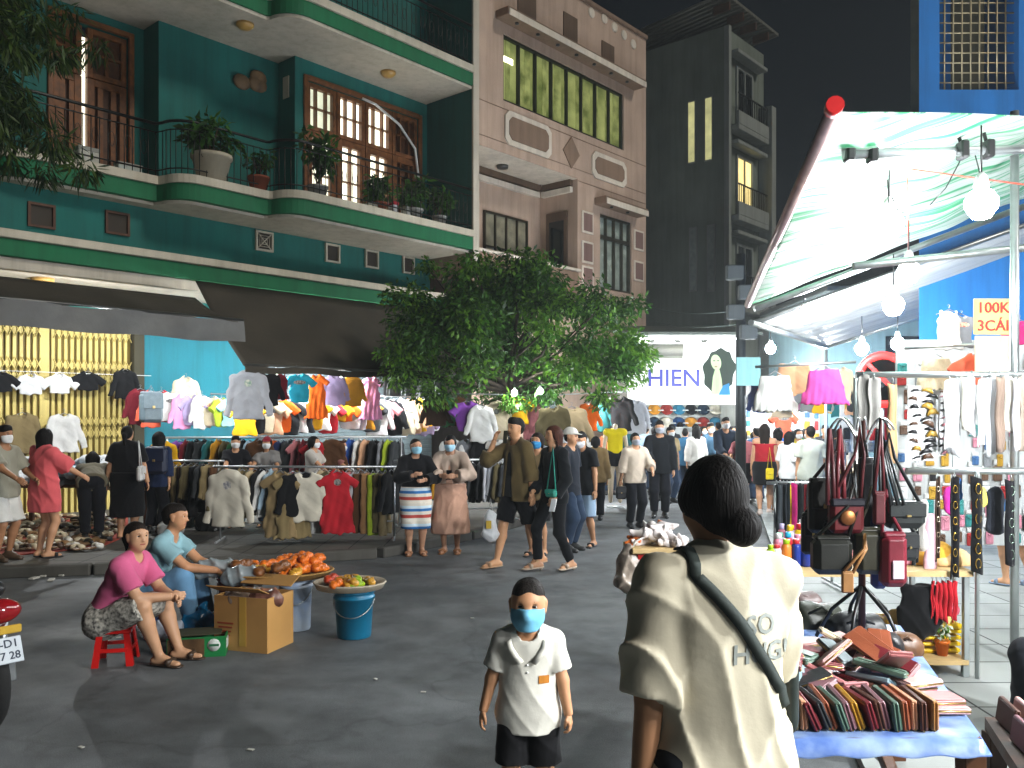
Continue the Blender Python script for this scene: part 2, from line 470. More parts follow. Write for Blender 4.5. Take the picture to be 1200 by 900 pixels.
# ================================================================ foliage helper
def leaf_mesh(name, clumps, n, size, mats, parent, droop=.3, narrow=.45, seed=3, world=True, org=None):
    """clumps: (center, radius vec, weight). rhombic folded leaves"""
    g = np.random.default_rng(seed)
    W = np.array([c[2] for c in clumps], float); W /= W.sum()
    which = g.choice(len(clumps), n, p=W)
    C = np.array([tuple(c[0]) for c in clumps])[which]; Rr = np.array([tuple(c[1]) for c in clumps])[which]
    q = g.normal(size=(n, 3)); q /= np.linalg.norm(q, axis=1)[:, None]
    q *= (g.uniform(0, 1, (n, 1)) ** .45)
    P = C + q * Rr
    d = q * [1, 1, .5] + g.normal(size=(n, 3)) * .6; d[:, 2] -= droop; d /= np.linalg.norm(d, axis=1)[:, None]
    s = np.cross(d, g.normal(size=(n, 3)) * .55 + [0, 0, 1]); s /= np.maximum(1e-6, np.linalg.norm(s, axis=1))[:, None]
    nn = np.cross(s, d)
    L_ = size * g.uniform(.6, 1.25, (n, 1))
    V = np.stack([P, P + d * L_ * .5 + s * L_ * narrow * .5 - nn * L_ * .05, P + d * L_ - nn * L_ * .12, P + d * L_ * .5 - s * L_ * narrow * .5 - nn * L_ * .05], 1).reshape(-1, 3)
    Fc = np.arange(n * 4).reshape(n, 4)
    mi = (which * 7 + g.integers(0, 2, n)) % len(mats)
    return mk(name, V, Fc, list(mats), parent, False, mi, org, world)
def leafmat(name, c):
    m = mat(name, c, rough=.5, var=.35, scale=2.2, bump=0, spec=.35)
    nt = m.node_tree; b = nt.nodes['Principled BSDF']; tr = nt.nodes.new('ShaderNodeBsdfTranslucent'); mx = nt.nodes.new('ShaderNodeMixShader'); mx.inputs[0].default_value = .35
    nt.links.new(nt.nodes['Color Ramp'].outputs[0], tr.inputs[0]); nt.links.new(b.outputs[0], mx.inputs[1]); nt.links.new(tr.outputs[0], mx.inputs[2]); nt.links.new(mx.outputs[0], nt.nodes['Material Output'].inputs[0])
    return m
LEAF = [leafmat('leaf_dark', '#2c4a1e'), leafmat('leaf_mid', '#3f6a24'), leafmat('leaf_light', '#5a8428')]

# ================================================================ lamps
BULB_R = .05
def bulb_glass(power):
    n = 'lit_bulb_%d' % power
    if n in MATS: return MATS[n]
    m = bpy.data.materials.new(n); m.use_nodes = True; MATS[n] = m
    b = m.node_tree.nodes['Principled BSDF']; b.inputs['Emission Color'].default_value = (.93, .97, 1, 1); b.inputs['Base Color'].default_value = (.9, .9, .9, 1)
    b.inputs['Emission Strength'].default_value = power / (math.pi * 4 * math.pi * BULB_R ** 2)
    return m
BLK = plastic('#151515'); WHT = plastic('#d8d8d4')
_bulb0 = []
def bulb(p, label, cordtop=None, group='bare bulbs over the market stalls', sc_=1.0, power=20):
    if not _bulb0:
        r = thing('hanging_bulb', label, 'light bulb', (0, 0, 0))
        m = MB(); m.lathe((0, 0, 0), [(0, -.07), (.034, -.06), (.058, -.022), (.06, .01), (.044, .038), (.026, .05)], 14); m.build('glass', bulb_glass(20), r)
        m = MB(); m.lathe((0, 0, 0), [(.026, .05), (.028, .07), (.022, .1), (.01, .115)], 10); m.build('socket', WHT, r)
        m = MB(); m.tube([(0, 0, .11), (0, 0, .3)], .004, 6); m.build('cord', BLK, r)
        _bulb0.append(r); o = r; o.location = p; tag(o, label, 'light bulb', group)
    else: o = dup(_bulb0[0], p, 0, label, group)
    g_ = [c for c in o.children if c.name.startswith('glass')][0]; g_.material_slots[0].link = 'OBJECT'; g_.material_slots[0].material = bulb_glass(power)
    o.scale = (sc_,) * 3
    return o

# ================================================================ TEAL BUILDING
TEAL = paint('#0e5f58'); TEAL2 = paint('#15707f'); GRN = paint('#0b5f3a'); CRM = paint('#b5ad9b'); OLDW = paint('#b4ab9b')
WOOD = mat('varnished_wood', '#6c401c', rough=.45, var=.4, scale=9, bump=.15, bscale=40); WOOD2 = mat('dark_wood', '#4a2a12', rough=.5, var=.3, scale=9)
DARKPANE = mat('dark_glass', '#0c0f0e', rough=.08, var=.1, bump=0, spec=.5)
IRON = mat('wrought_iron', '#2a2a28', rough=.35, metal=.7, bump=.1)
def lit(name, c, s, c2=None, scale=2.0): return mat(name, c, rough=.3, var=.25, scale=scale, bump=0, emit=s, col2=c2)
LITW = lit('lit_room', '#f4ead0', .75); LITG = lit('lit_green_room', '#a3a866', .12, '#55612c', 1.3); LITY = lit('lit_hall', '#e9cf88', .5)

t3, t2, tE, tW = 4.2, 1.587, 8.04, -7.0
def holes_wall(m, t0, t1, z0, z1, o, holes, depth=.16):
    ts = sorted({t0, t1, *[h[0] for h in holes], *[h[1] for h in holes]}); zs = sorted({z0, z1, *[h[2] for h in holes], *[h[3] for h in holes]})
    for a, b in zip(ts, ts[1:]):
        for c, d in zip(zs, zs[1:]):
            x, y = (a + b) / 2, (c + d) / 2
            if any(h[0] < x < h[1] and h[2] < y < h[3] for h in holes): continue
            m.quad(F(a, o, c), F(b, o, c), F(b, o, d), F(a, o, d))
    for h in holes:
        a, b, c, d = h[:4]; i = o - depth
        m.quad(F(a, o, c), F(a, o, d), F(a, i, d), F(a, i, c)); m.quad(F(b, o, d), F(b, o, c), F(b, i, c), F(b, i, d))
        m.quad(F(a, o, d), F(b, o, d), F(b, i, d), F(a, i, d)); m.quad(F(b, o, c), F(a, o, c), F(a, i, c), F(b, i, c))
B1 = thing('teal_building', 'teal two storey house with green edged balconies and lit wooden windows', 'building', F(2, -4, 0))
w3 = tz(360, 88, 0); w3b = tz(490, 140, 0)
W3 = (w3[0], w3b[0], 5.92, 8.75)
m = MB()
holes_wall(m, tW, tE, -.05, 5.6, .0, [])
holes_wall(m, t3, tE, 5.6, 13.5, 0, [W3])
d1a, d1b = tz(62, 35, -1.2)[0], tz(150, 60, -1.2)[0]
D1 = (d1a, d1b, 5.92, 8.9)
holes_wall(m, t2, t3, 5.6, 13.5, -.6, [])
holes_wall(m, tW, t2, 5.6, 13.5, -1.2, [D1])
for t_, a, b in ((t3, -.6, 0), (t2, -1.2, -.6)): m.quad(F(t_, a, 5.6), F(t_, b, 5.6), F(t_, b, 13.5), F(t_, a, 13.5))
m.quad(F(tW, -9, 13.5), F(tW, .0, 13.5), F(tE, 0, 13.5), F(tE, -9, 13.5)); m.quad(F(tW, 0, -.05), F(tW, -9, -.05), F(tW, -9, 13.5), F(tW, 0, 13.5)); m.quad(F(tE, 0, -.05), F(tE, -9, -.05), F(tE, -9, 13.5), F(tE, 0, 13.5))
m.build('wall', TEAL, B1)
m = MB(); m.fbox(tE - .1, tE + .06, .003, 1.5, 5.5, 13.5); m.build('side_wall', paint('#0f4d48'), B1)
m = MB(); m.fbox(tE - .12, tE + .08, 1.5, 1.56, 5.2, 13.5, .01); m.build('corner_trim', OLDW, B1)
def arc(c, r, a0, a1, n=7): return [(c[0] + r * math.cos(a0 + (a1 - a0) * i / n), c[1] + r * math.sin(a0 + (a1 - a0) * i / n)) for i in range(n + 1)]
OUT = [(-1.6, -1.4)] + arc((-.9, -.3), .7, math.pi, math.pi / 2) + [(1.05, .4)] + arc((1.55, .55), .45, math.pi, math.pi / 2) + [(2.9, 1.0)] + arc((3.45, 1.05), .5, math.pi, math.pi / 2) + [(tE - .13, 1.55), (tE - .13, -1.4)]
def outslab(z0, z1, grow, mt, name):
    pts = []
    for i, (t, o) in enumerate(OUT): pts.append(F(t - (grow if i < 3 else 0), o + grow, z0))
    m = MB(); m.slab(list(reversed(pts)), (0, 0, z1 - z0)); return m.build(name, mt, B1)
outslab(5.5, 5.78, 0, GRN, 'balcony_edge'); outslab(5.785, 5.93, .05, CRM, 'balcony_floor'); outslab(5.44, 5.495, -.12, OLDW, 'balcony_soffit')
outslab(9.24, 9.52, 0, GRN, 'balcony_edge'); outslab(9.525, 9.68, .05, CRM, 'balcony_floor'); outslab(9.17, 9.235, -.04, OLDW, 'balcony_soffit')
def railing(z, name='railing'):
    m = MB(); path = [F(t + .02, o - .07, z) for t, o in OUT[1:-1]]
    for h, r in ((.95, .028), (.8, .012), (.12, .014)): m.tube([p + Vector((0, 0, h)) for p in path], r, 6)
    for a, b in zip(path, path[1:]):
        L_ = (b - a).length; k = max(1, int(L_ / .13))
        for i in range(k):
            p = a + (b - a) * (i / k); m.tube([p, p + Vector((0, 0, .82))], .009, 4)
            if i % 2 == 0 and L_ > .5:
                e = (b - a).normalized()
                m.tube([p + e * .05 * math.cos(x) + e * .065 + Vector((0, 0, .5 + .13 * math.sin(x))) for x in np.linspace(0, 6.28, 9)], .006, 4, cap=False)
    return m.build(name, IRON, B1)
railing(5.93); railing(9.68)
# ledge over the shops
for z0, z1, o, mt, nm in ((4.02, 4.27, 1.5, GRN, 'ledge_band'), (4.275, 4.4, 1.56, CRM, 'ledge_top'), (3.84, 4.015, 1.42, OLDW, 'ledge_soffit')):
    m = MB(); m.fbox(tW, tE - .14, .004, o, z0, z1, .01); m.build(nm, mt, B1)
def window(par, t0, t1, z0, z1, o, cols, rows, fm, pm, fw=.07, dp=.08, name='window', bar=.03, topz=None):
    m = MB()
    m.fbox(t0, t0 + fw, o, o + dp, z0, z1, .006); m.fbox(t1 - fw, t1, o, o + dp, z0, z1, .006)
    m.fbox(t0 + fw, t1 - fw, o, o + dp, z0, z0 + fw, .006); m.fbox(t0 + fw, t1 - fw, o, o + dp, z1 - fw, z1, .006)
    for i in range(1, cols): t = t0 + (t1 - t0) * i / cols; m.fbox(t - bar, t + bar, o + .004, o + dp - .012, z0 + fw, z1 - fw)
    for i in range(1, rows): z = z0 + (z1 - z0) * i / rows; m.fbox(t0 + fw, t1 - fw, o + .008, o + dp - .02, z - bar * .7, z + bar * .7)
    if topz: m.fbox(t0 + fw, t1 - fw, o + .006, o + dp - .006, topz - .05, topz + .05)
    fr = m.build(name, fm, par)
    m = MB(); m.quad(F(t0 + fw / 2, o + .002, z0 + fw / 2), F(t1 - fw / 2, o + .002, z0 + fw / 2), F(t1 - fw / 2, o + .002, z1 - fw / 2), F(t0 + fw / 2, o + .002, z1 - fw / 2)); m.build('pane', pm, fr)
    return fr
dt = (W3[1] - W3[0]) / 4
for i in range(4):
    a = W3[0] + dt * i; pm = [lit('lit_room_dim', '#d8dcc0', .32), LITW, LITW, DARKPANE][i]
    window(B1, a + .01, a + dt - .01, 7.75, 8.74, -.14, 3, 2, WOOD, [lit('lit_room_dim', '#d8dcc0', .32), LITW, LITW, WOOD2][i], .09, .12, 'transom', .016)
    window(B1, a + .01, a + dt - .01, 5.94, 7.74, -.14, 2 if i < 3 else 3, 4, WOOD, [lit('lit_room_mid', '#e8e6cc', .5), LITW, LITW, WOOD2][i], .14, .12, 'window', .014)
m = MB(); m.fbox(W3[0] - .1, W3[0], -.02, .05, 5.93, 8.85, .01); m.fbox(W3[1], W3[1] + .1, -.02, .05, 5.93, 8.85, .01); m.fbox(W3[0], W3[1], -.02, .05, 8.75, 8.86, .01); m.build('window_surround', WOOD, B1)
# bay with the wooden door
tm = d1a + (d1b - d1a) * .42
for a, b in ((d1a + .01, tm - .05), (tm + .05, d1b - .01)):
    window(B1, a, b, 5.94, 7.95, -1.34, 3, 1, WOOD, WOOD2, .13, .1, 'door', .05); window(B1, a, b, 7.97, 8.88, -1.34, 2, 2, WOOD, WOOD2, .1, .1, 'transom', .03)
m = MB(); m.fbox(tm - .04, tm + .04, -1.335, -1.32, 6.3, 8.7); m.build('door_gap', LITW, B1)
m = MB(); a = d1a - .1; m.fbox(d1a - .1, d1a, -1.22, -1.14, 5.93, 9.0, .01); m.fbox(d1b, d1b + .1, -1.22, -1.14, 5.93, 9.0, .01); m.fbox(d1a, d1b, -1.22, -1.14, 8.9, 9.0, .01); m.build('door_surround', WOOD, B1)
# vents
for i, (px, py, w) in enumerate(((48, 253, .42), (137, 262, .42), (309, 283, .4), (389, 297, .38), (435, 304, .38), (478, 311, .36))):
    t, z = tz(px, py, 0)
    fm = WOOD2 if i < 2 else CRM
    m = MB(); h = .2
    m.fbox(t - w / 2, t - w / 2 + .04, .003, .05, z - h, z + h); m.fbox(t + w / 2 - .04, t + w / 2, .003, .05, z - h, z + h); m.fbox(t - w / 2 + .04, t + w / 2 - .04, .003, .05, z - h, z - h + .04); m.fbox(t - w / 2 + .04, t + w / 2 - .04, .003, .05, z + h - .04, z + h)
    if i == 2:
        for s in (1, -1): m.tube([F(t - s * .16, .03, z - .16), F(t + s * .16, .03, z + .16)], .012, 4)
        for q in (.06, .11): m.tube([F(t - q, .032, z - q), F(t + q, .032, z - q), F(t + q, .032, z + q), F(t - q, .032, z + q), F(t - q, .032, z - q)], .01, 4)
    v = m.build('vent', fm, B1)
    m = MB(); m.quad(F(t - w / 2 + .03, .006, z - h + .03), F(t + w / 2 - .03, .006, z - h + .03), F(t + w / 2 - .03, .006, z + h - .03), F(t - w / 2 + .03, .006, z + h - .03)); m.build('pane', mat('vent_dark', '#2a2012', rough=.6), v)
for px, py, o, z in ((455, 70, .8, 9.15), (287, 10, .5, 9.15), (50, 322, .9, 3.82)):
    t, _ = tz(px, py, o); m = MB(); m.lathe(F(t, o, z), [(0, -.1), (.1, -.08), (.16, -.03), (.17, .02)], 16); m.build('ceiling_lamp', mat('lamp_shade_old', '#b08a4a', rough=.3), B1)
t, z = tz(292, 95, -.6); m = MB()
for k in range(5): m.ell(F(t + rnd.uniform(-.2, .2), -.55, z + rnd.uniform(-.15, .15)), (.2, .08, .16), M=Matrix.Rotation(FR, 3, 'Z'))
m.build('wall_ornament', mat('carved_wood', '#6a5236', rough=.7, var=.4), B1)
m = MB()   # lattice slot in the pier beside the window
t, z = t3, tz(328, 100, -.3)[1]
m.box(F(t3 - .012, -.3, z), (.02, .2, .45), FR); v = m.build('vent', CRM, B1)
pp = [F(tz(425, 100, .06)[0], .06, 8.75), F(tz(440, 110, .06)[0], .06, 8.72), F(7.0, .06, 8.45), F(7.5, .06, 8.0), F(7.62, .06, 7.3), F(7.62, .06, 6.0)]
m = MB(); m.tube(pp, .03, 8); m.build('drain_pipe', WHT, B1)
# ground floor: folding gate, turquoise shop wall, roller shutter
YEL = paint('#cbb76c', .6); YEL_SHADED = paint('#6e5a16', .6)  # the darker yellow puts the shade behind the bars into the back sheet
m = MB(); m.fbox(-3.6, .76, .004, .02, .1, 3.45); gate = m.build('folding_gate', YEL_SHADED, B1)
m = MB(); t = -3.55
while t < .72:
    wide = abs(t + .74) < .1
    m.fbox(t, t + (.15 if wide else .055), .03, .07, .1, 3.42, .006)
    if not wide:
        for z0 in (.7, 1.42, 1.62, 2.36, 2.56, 3.1):
            for s in (1, -1): m.tube([F(t + .028, .075, z0 + s * .1), F(t + .078, .08, z0), F(t + .128, .075, z0 - s * .1)], .011, 4)
            m.lathe(F(t + .078, .075, z0), [(.024, -.012), (.024, .012)], 8, M=Matrix.Rotation(FR, 3, 'Z') @ Matrix.Rotation(RAD(90), 3, 'X'))
    t += .18 if wide else .1
m.build('gate_lattice', YEL, gate)
m = MB(); m.fbox(.76, .95, .004, .16, .1, 3.5, .01); m.build('gate_post', paint('#3a3624'), B1)
m = MB(); m.fbox(.95, 3.3, .004, .05, .1, 3.7); m.build('shop_wall', TEAL2, B1)
m = MB(); m.fbox(3.3, tE, .004, .05, .1, 3.7)
for k in range(34): m.fbox(3.3, tE, .052, .066, .15 + k * .1, .22 + k * .1, .006)
m.build('roller_shutter', metal('#5f6a6c', .5), B1)

# potted plants on the balcony
POTM = [paint('#a49a86'), paint('#7a3b22'), paint('#8d8d88')]
def potted(px, py, o, z, h, w, label, pm=0, mats=None, n=260, potw=.2, narrow=.3, size=.14):
    t, _ = tz(px, py, o); p = F(t, o, z)
    r = thing('potted_plant', label, 'potted plant', p, group='potted plants on the balcony')
    m = MB(); m.lathe(p, [(potw * .7, 0), (potw, potw * 1.25), (potw * 1.08, potw * 1.25), (potw * 1.08, potw * 1.45), (potw * .9, potw * 1.45)], 16); m.build('pot', POTM[pm], r)
    m = MB(); b = p + Vector((0, 0, potw * 1.3)); cl = []
    for k in range(7):
        e = b + Vector((rnd.uniform(-w, w) * .6, rnd.uniform(-w, w) * .6, h * rnd.uniform(.35, .85))); m.tube([b, (b + e) / 2 + Vector((0, 0, .05)), e], [.012, .009, .005], 5)
        cl.append((e, (w * .5, w * .5, h * .25), 1))
    m.build('stem', WOOD2, r); leaf_mesh('foliage', cl, n, size, mats or LEAF[:2], r, seed=int(px))
potted(248, 190, .75, 5.93, .75, .5, 'wide pale pot with a spreading dark bush by the balcony railing', 0, None, 420, .34, .5, .2)
potted(372, 180, 1.1, 5.93, 1.35, .32, 'tall slim potted shrub in front of the lit wooden window', 2, None, 380, .2, .4, .2)
potted(303, 196, .8, 5.93, .5, .3, 'small plant in a terracotta pot by the balcony corner', 1, None, 200)
potted(445, 215, 1.2, 5.93, .55, .25, 'low feathery potted plant under the unlit wooden shutter', 1, None, 260, .16, .15, .22)
potted(486, 222, 1.25, 5.93, .7, .3, 'bushy potted plant near the end of the balcony railing', 2, None, 300, .18, .25, .22)
potted(515, 232, 1.25, 5.93, .55, .28, 'last potted plant before the side wall of the balcony', 2, None, 260, .16, .25, .2)
for px, w, h, c, lb in ((436, .3, .14, '#c9c2a4', 'flat cream box on the balcony floor'), (462, .13, .3, '#c4c8cc', 'slim white canister standing on the balcony floor'), (478, .2, .26, '#b3b6b4', 'grey white bin standing beside the canister on the balcony'),
                        (103, .34, .3, '#b9b8ac', 'white box on the far end of the balcony'), (151, .42, .18, '#a9b0a8', 'low printed box against the balcony railing')):
    o = 1.22 if px > 300 else .12; t, _ = tz(px, 200, o); m = MB(); m.fbox(t - w / 2, t + w / 2, o - .12, o + .06, 5.935, 5.935 + h, .012)
    b = m.build('storage_box', paint(c), org=F(t, o, 5.935)); tag(b, lb, 'box')
    m = MB(); m.fbox(t - w / 2 - .008, t + w / 2 + .008, o - .128, o + .068, 5.935 + h * .8, 5.935 + h + .012, .006); m.build('lid', paint('#8f8f86' if px != 462 else '#9c1f2c'), b)

# ================================================================ awnings on the left
CANV = mat('brown_canvas', '#3a352c', rough=.85, var=.25, scale=1.4, bump=.3, bscale=12, dist=.02); VAL = mat('grey_valance', '#5c5c5a', rough=.6, var=.3, scale=2, bump=.3, bscale=9, dist=.02)
def awning(label, t0, t1, o0, z0, o1, z1, hem, mt, vm, arms):
    r = thing('awning', label, 'awning', F((t0 + t1) / 2, o0, z0))
    def fn(u, v): return F(t0 + (t1 - t0) * u, o0 + (o1 - o0) * v, z0 + (z1 - z0) * v - .10 * math.sin(math.pi * v) * (.6 + .4 * math.sin(u * 15)) - .02 * math.sin(u * 40) * v)
    sheet(fn, 50, 10, .012).build('canvas', mt, r)
    if hem:
        def fv(u, v): return F(t0 + (t1 - t0) * u, o1 + .02 + .03 * math.sin(u * 31 + 2 * v), z1 - .01 - hem * v - .015 * math.sin(u * 24))
        sheet(fv, 60, 4, .0).build('valance', vm, r)
    m = MB(); m.tube([F(t0, o1, z1 + .01), F(t1, o1, z1 + .01)], .02, 6); m.build('front_tube', metal('#5b5b58'), r)
    for t in arms:
        m = MB(); m.tube([F(t, o0, z0 - .5), F(t, (o0 + o1) / 2, (z0 + z1) / 2 - .35), F(t, o1, z1)], .018, 6); m.build('arm', metal('#5b5b58'), r)
    return r
awning('grey brown awning with a pale grey valance over the yellow folding gate', -4.6, 1.2, 1.45, 3.72, 2.95, 3.22, .34, CANV, VAL, (-1.5, 1.0))
awning('large dark brown awning sloping over the clothes racks', 1.18, 7.6, 1.5, 4.0, 2.98, 2.52, .1, CANV, CANV, (2.2, 4.4, 6.6))

# ================================================================ BEIGE BUILDING
BEI = paint('#b09886'); BEI2 = paint('#7f6856'); BRN = paint('#5c4838'); IVO = paint('#cfc4b4')
B2 = thing('beige_building', 'beige town house with a long green lit window and white framed panels', 'building', F(11.8, -3, 0))
o2 = 1.3; e0, e1 = tE + .09, 15.65
m = MB()
rw = (9.24, 14.46, 9.33, 10.95)
lw = (13.28, 14.87, 5.24, 7.32)
rc = (e0, 12.24, 5.0, 8.06)
holes_wall(m, e0, e1, -.05, 12.9, o2, [rw, lw, (rc[0] + .001, rc[1], rc[2], rc[3])], .15)
m.quad(F(e1, o2, -.05), F(e1, -9, -.05), F(e1, -9, 12.9), F(e1, o2, 12.9)); m.quad(F(e0, o2, 12.9), F(e1, o2, 12.9), F(e1, -9, 12.9), F(e0, -9, 12.9)); m.quad(F(e0, o2, 5), F(e0, -9, 5), F(e0, -9, 12.9), F(e0, o2, 12.9))
m.quad(F(rc[0], 0, 5), F(rc[1], 0, 5), F(rc[1], 0, 8.06), F(rc[0], 0, 8.06)); m.quad(F(rc[1], 0, 5), F(rc[1], o2 - .15, 5), F(rc[1], o2 - .15, 8.06), F(rc[1], 0, 8.06)); m.quad(F(rc[0], 0, 5), F(rc[1], 0, 5), F(rc[1], o2, 5), F(rc[0], o2, 5))
m.build('wall', BEI, B2)
m = MB(); m.quad(F(rc[0], -.01, 8.055), F(rc[1], -.01, 8.055), F(rc[1], o2, 8.055), F(rc[0], o2, 8.055)); m.build('recess_ceiling', IVO, B2)
m = MB(); m.fbox(rc[0], rc[1] - .14, .002, .12, 7.72, 7.86); m.fbox(rc[1] - .13, rc[1] - .003, .14, o2 - .16, 7.72, 7.86); m.build('cornice', IVO, B2)
m = MB(); m.fbox(rc[0], rc[1] - .14, .002, .16, 7.9, 8.05); m.fbox(rc[1] - .13, rc[1] - .003, .18, o2 - .16, 7.9, 8.05); m.build('cornice', BRN, B2)
m = MB(); m.lathe(F(10, .6, 8.0), [(0, -.03), (.14, -.02), (.15, .05)], 14); m.build('ceiling_lamp', metal('#555'), B2)
m = MB(); m.fbox(rc[0], rc[1], o2 - .14, o2 + .05, 4.9, 5.55, .02); m.build('parapet', BEI2, B2)
m = MB(); m.fbox(rc[0], rc[1] + .06, o2 - .18, o2 + .1, 5.553, 5.63, .02); m.build('parapet_cap', IVO, B2)
window(B2, *rw[:2], rw[2], rw[3], o2 - .14, 8, 1, metal('#3a3d33'), LITG, .06, .1, 'ribbon_window', .03)
m = MB()
for i in range(11):
    t = rw[0] + .25 + (rw[1] - rw[0] - .5) * i / 10 + rnd.uniform(-.1, .1); m.fbox(t - .04 - .06 * (i % 3), t + .04 + .08 * ((i + 1) % 3), o2 - .137, o2 - .125, rw[2] + .06, rw[3] - .3 * (i % 4 == 1) - .06)
m.build('curtain', lit('lit_curtain', '#9aa060', .10, '#4d5724', 3), B2)
m = MB(); m.fbox(rw[0] + .1, rw[0] + .5, o2 - .136, o2 - .12, 10.35, 10.5, .02); m.build('room_lamp', lit('room_tube', '#f2f2c0', 1.2), B2)
def hood(t0, t1, z, dp, nm='window_hood'):
    m = MB(); m.fbox(t0, t1, o2 + .003, o2 + dp, z, z + .2, .015); h = m.build(nm, BEI2, B2)
    m = MB(); m.fbox(t0 + .02, t1 - .02, o2 + dp + .002, o2 + dp + .03, z - .02, z + .14, .01); m.build('hood_edge', IVO, h)
    for i in range(int((t1 - t0) / .8)):
        m = MB(); m.lathe(F(t0 + .5 + i * .8, o2 + dp * .6, z - .01), [(0, -.04), (.05, -.03), (.05, .01)], 8); m.build('hood_spot', metal('#444'), h)
hood(8.95, 15.0, 11.2, .42); hood(13.0, 15.15, 7.5, .4)
window(B2, lw[0], lw[1], lw[2], lw[3], o2 - .14, 4, 1, metal('#59564a'), mat('curtained_glass', '#8c968c', rough=.25, var=.3, scale=3), .06, .1, 'window', .025, 6.7)
def octpanel(px0, py0, px1, py1, px2, py2):
    t0, z1 = tz(px0, py0, o2); t1, _ = tz(px1, py1, o2); _, z0 = tz(px2, py2, o2)
    def octo(g, c): return [(t0 + g + c, z0 + g), (t1 - g - c, z0 + g), (t1 - g - c * .5, z0 + g + c * .5), (t1 - g, z0 + g + c), (t1 - g, z1 - g - c), (t1 - g - c, z1 - g), (t0 + g + c, z1 - g), (t0 + g, z1 - g - c), (t0 + g, z0 + g + c)]
    m = MB(); m.slab([F(t, o2 + .003, z) for t, z in octo(0, .14)], N_ * .04); p = m.build('wall_panel', IVO, B2)
    m = MB(); m.slab([F(t, o2 + .045, z) for t, z in octo(.13, .12)], N_ * .015); m.build('panel_field', BEI2, p)
octpanel(591, 128, 645, 155, 591, 168); octpanel(693, 176, 733, 192, 693, 207)
t, z = tz(669, 179, o2); m = MB(); m.slab([F(t, o2 + .003, z - .42), F(t + .36, o2 + .003, z), F(t, o2 + .003, z + .42), F(t - .36, o2 + .003, z)], N_ * .03); m.build('wall_panel', BEI2, B2)
for px, py, w, h in ((617, 8, .35, .5), (668, 38, .3, .45), (712, 68, .3, .4)):
    t, z = tz(px, py, o2); m = MB(); m.fbox(t - w, t + w, o2 + .003, o2 + .03, z - h, z + h); m.build('wall_panel', BRN, B2)
for px, py in ((693, 15), (708, 22), (720, 32), (731, 41), (742, 52)):
    t, z = tz(px, py, o2); m = MB(); m.lathe(F(t, o2 + .02, z), [(0, .012), (.1, .012), (.14, 0), (.14, -.02)], 12, M=Matrix.Rotation(FR, 3, 'Z') @ Matrix.Rotation(RAD(90), 3, 'X')); m.build('wall_boss', IVO, B2)
for px, py in ((688, 261), (688, 296), (688, 325), (748, 282), (748, 318)):
    t, z = tz(px, py, o2); m = MB(); m.fbox(t - .26, t + .26, o2 + .003, o2 + .035, z - .3, z + .3, .01); p = m.build('wall_panel', IVO, B2)
    m = MB(); m.fbox(t - .2, t + .2, o2 + .037, o2 + .045, z - .24, z + .24); m.build('panel_field', paint('#7a5f58'), p)
CURT = mat('dim_curtain', '#7f7a66', rough=.4, var=.35, scale=4)
window(B2, tz(566, 230, .01)[0], tz(617, 240, .01)[0], 5.2, 7.0, .01, 4, 2, metal('#4a4438'), CURT, .05, .07, 'window', .02)
m = MB(); m.box(F(rc[1] - .03, .62, 6.25), (.05, .72, 2.0), FR, .005); d_ = m.build('door', BRN, B2)
m = MB(); m.box(F(rc[1] - .057, .62, 6.2), (.006, .5, 1.6), FR); m.build('pane', DARKPANE, d_)
m = MB(); m.fbox(e0, e1, o2 + .002, o2 + .012, 9.12, 9.135); m.fbox(e0, e1, o2 + .002, o2 + .012, 8.3, 8.312); m.fbox(rc[1] + .02, e1, o2 + .002, o2 + .012, 8.0, 8.012); m.build('wall_joint', BEI2, B2)
m = MB(); m.fbox(e0, e1, o2 - .2, o2 + .08, 12.9, 13.02, .02); m.build('roof_cap', BEI2, B2)

# ================================================================ DARK BUILDING
DRK = paint('#6d766c'); GRYW = paint('#868b86')
B3 = thing('dark_building', 'tall dark grey house with narrow lit slits beside the beige house', 'building', F(26, -4, 0))
T3 = 23.2
m = MB(); m.fbox(T3, 26.6, -9, 0, -.05, 16.3); m.build('wall', DRK, B3)
m = MB()
m.slab([F(T3 - .9, .5, 17.0), F(26.9, .5, 17.0), F(26.9, -9, 16.2), F(T3 - .9, -9, 16.2)], (0, 0, .12))
for k in range(17): m.tube([F(T3 - .9 + k * .28, .52, 17.03), F(T3 - .9 + k * .28, -4, 16.6)], .07, 5)
m.build('roof', metal('#6a6a62', .6), B3)
for k in range(4): m = MB(); m.fbox(T3 - .5 + k * 1.1, T3 - .4 + k * 1.1, -.2, .45, 16.6, 16.9); m.build('roof_beam', WOOD2, B3)
SLIT = lit('lit_slit', '#c9c58a', .22); SLITD = mat('slit_glass', '#87918c', rough=.2)
for px, y0, y1, pm in ((811, 120, 190, SLIT), (831, 115, 187, SLIT), (813, 268, 340, SLITD), (834, 265, 340, SLITD)):
    r = (px - 600) / 1000; o = (r * 32.0 - 7.97) / (.755 + .656 * r); Y = 32 - .656 * o
    z0, z1 = 1.75 + (485 - y1) / 1000 * Y, 1.75 + (485 - y0) / 1000 * Y
    m = MB(); m.box(F(T3 - .02, o, (z0 + z1) / 2), (.04, .36, z1 - z0 + .12), FR); f = m.build('slit_window', GRYW, B3)
    m = MB(); m.box(F(T3 - .045, o, (z0 + z1) / 2), (.01, .26, z1 - z0), FR); m.build('pane', pm, f)
m = MB(); m.fbox(T3 - .02, T3 + .18, .003, .2, 0, 16.3); m.build('corner_pillar', GRYW, B3)
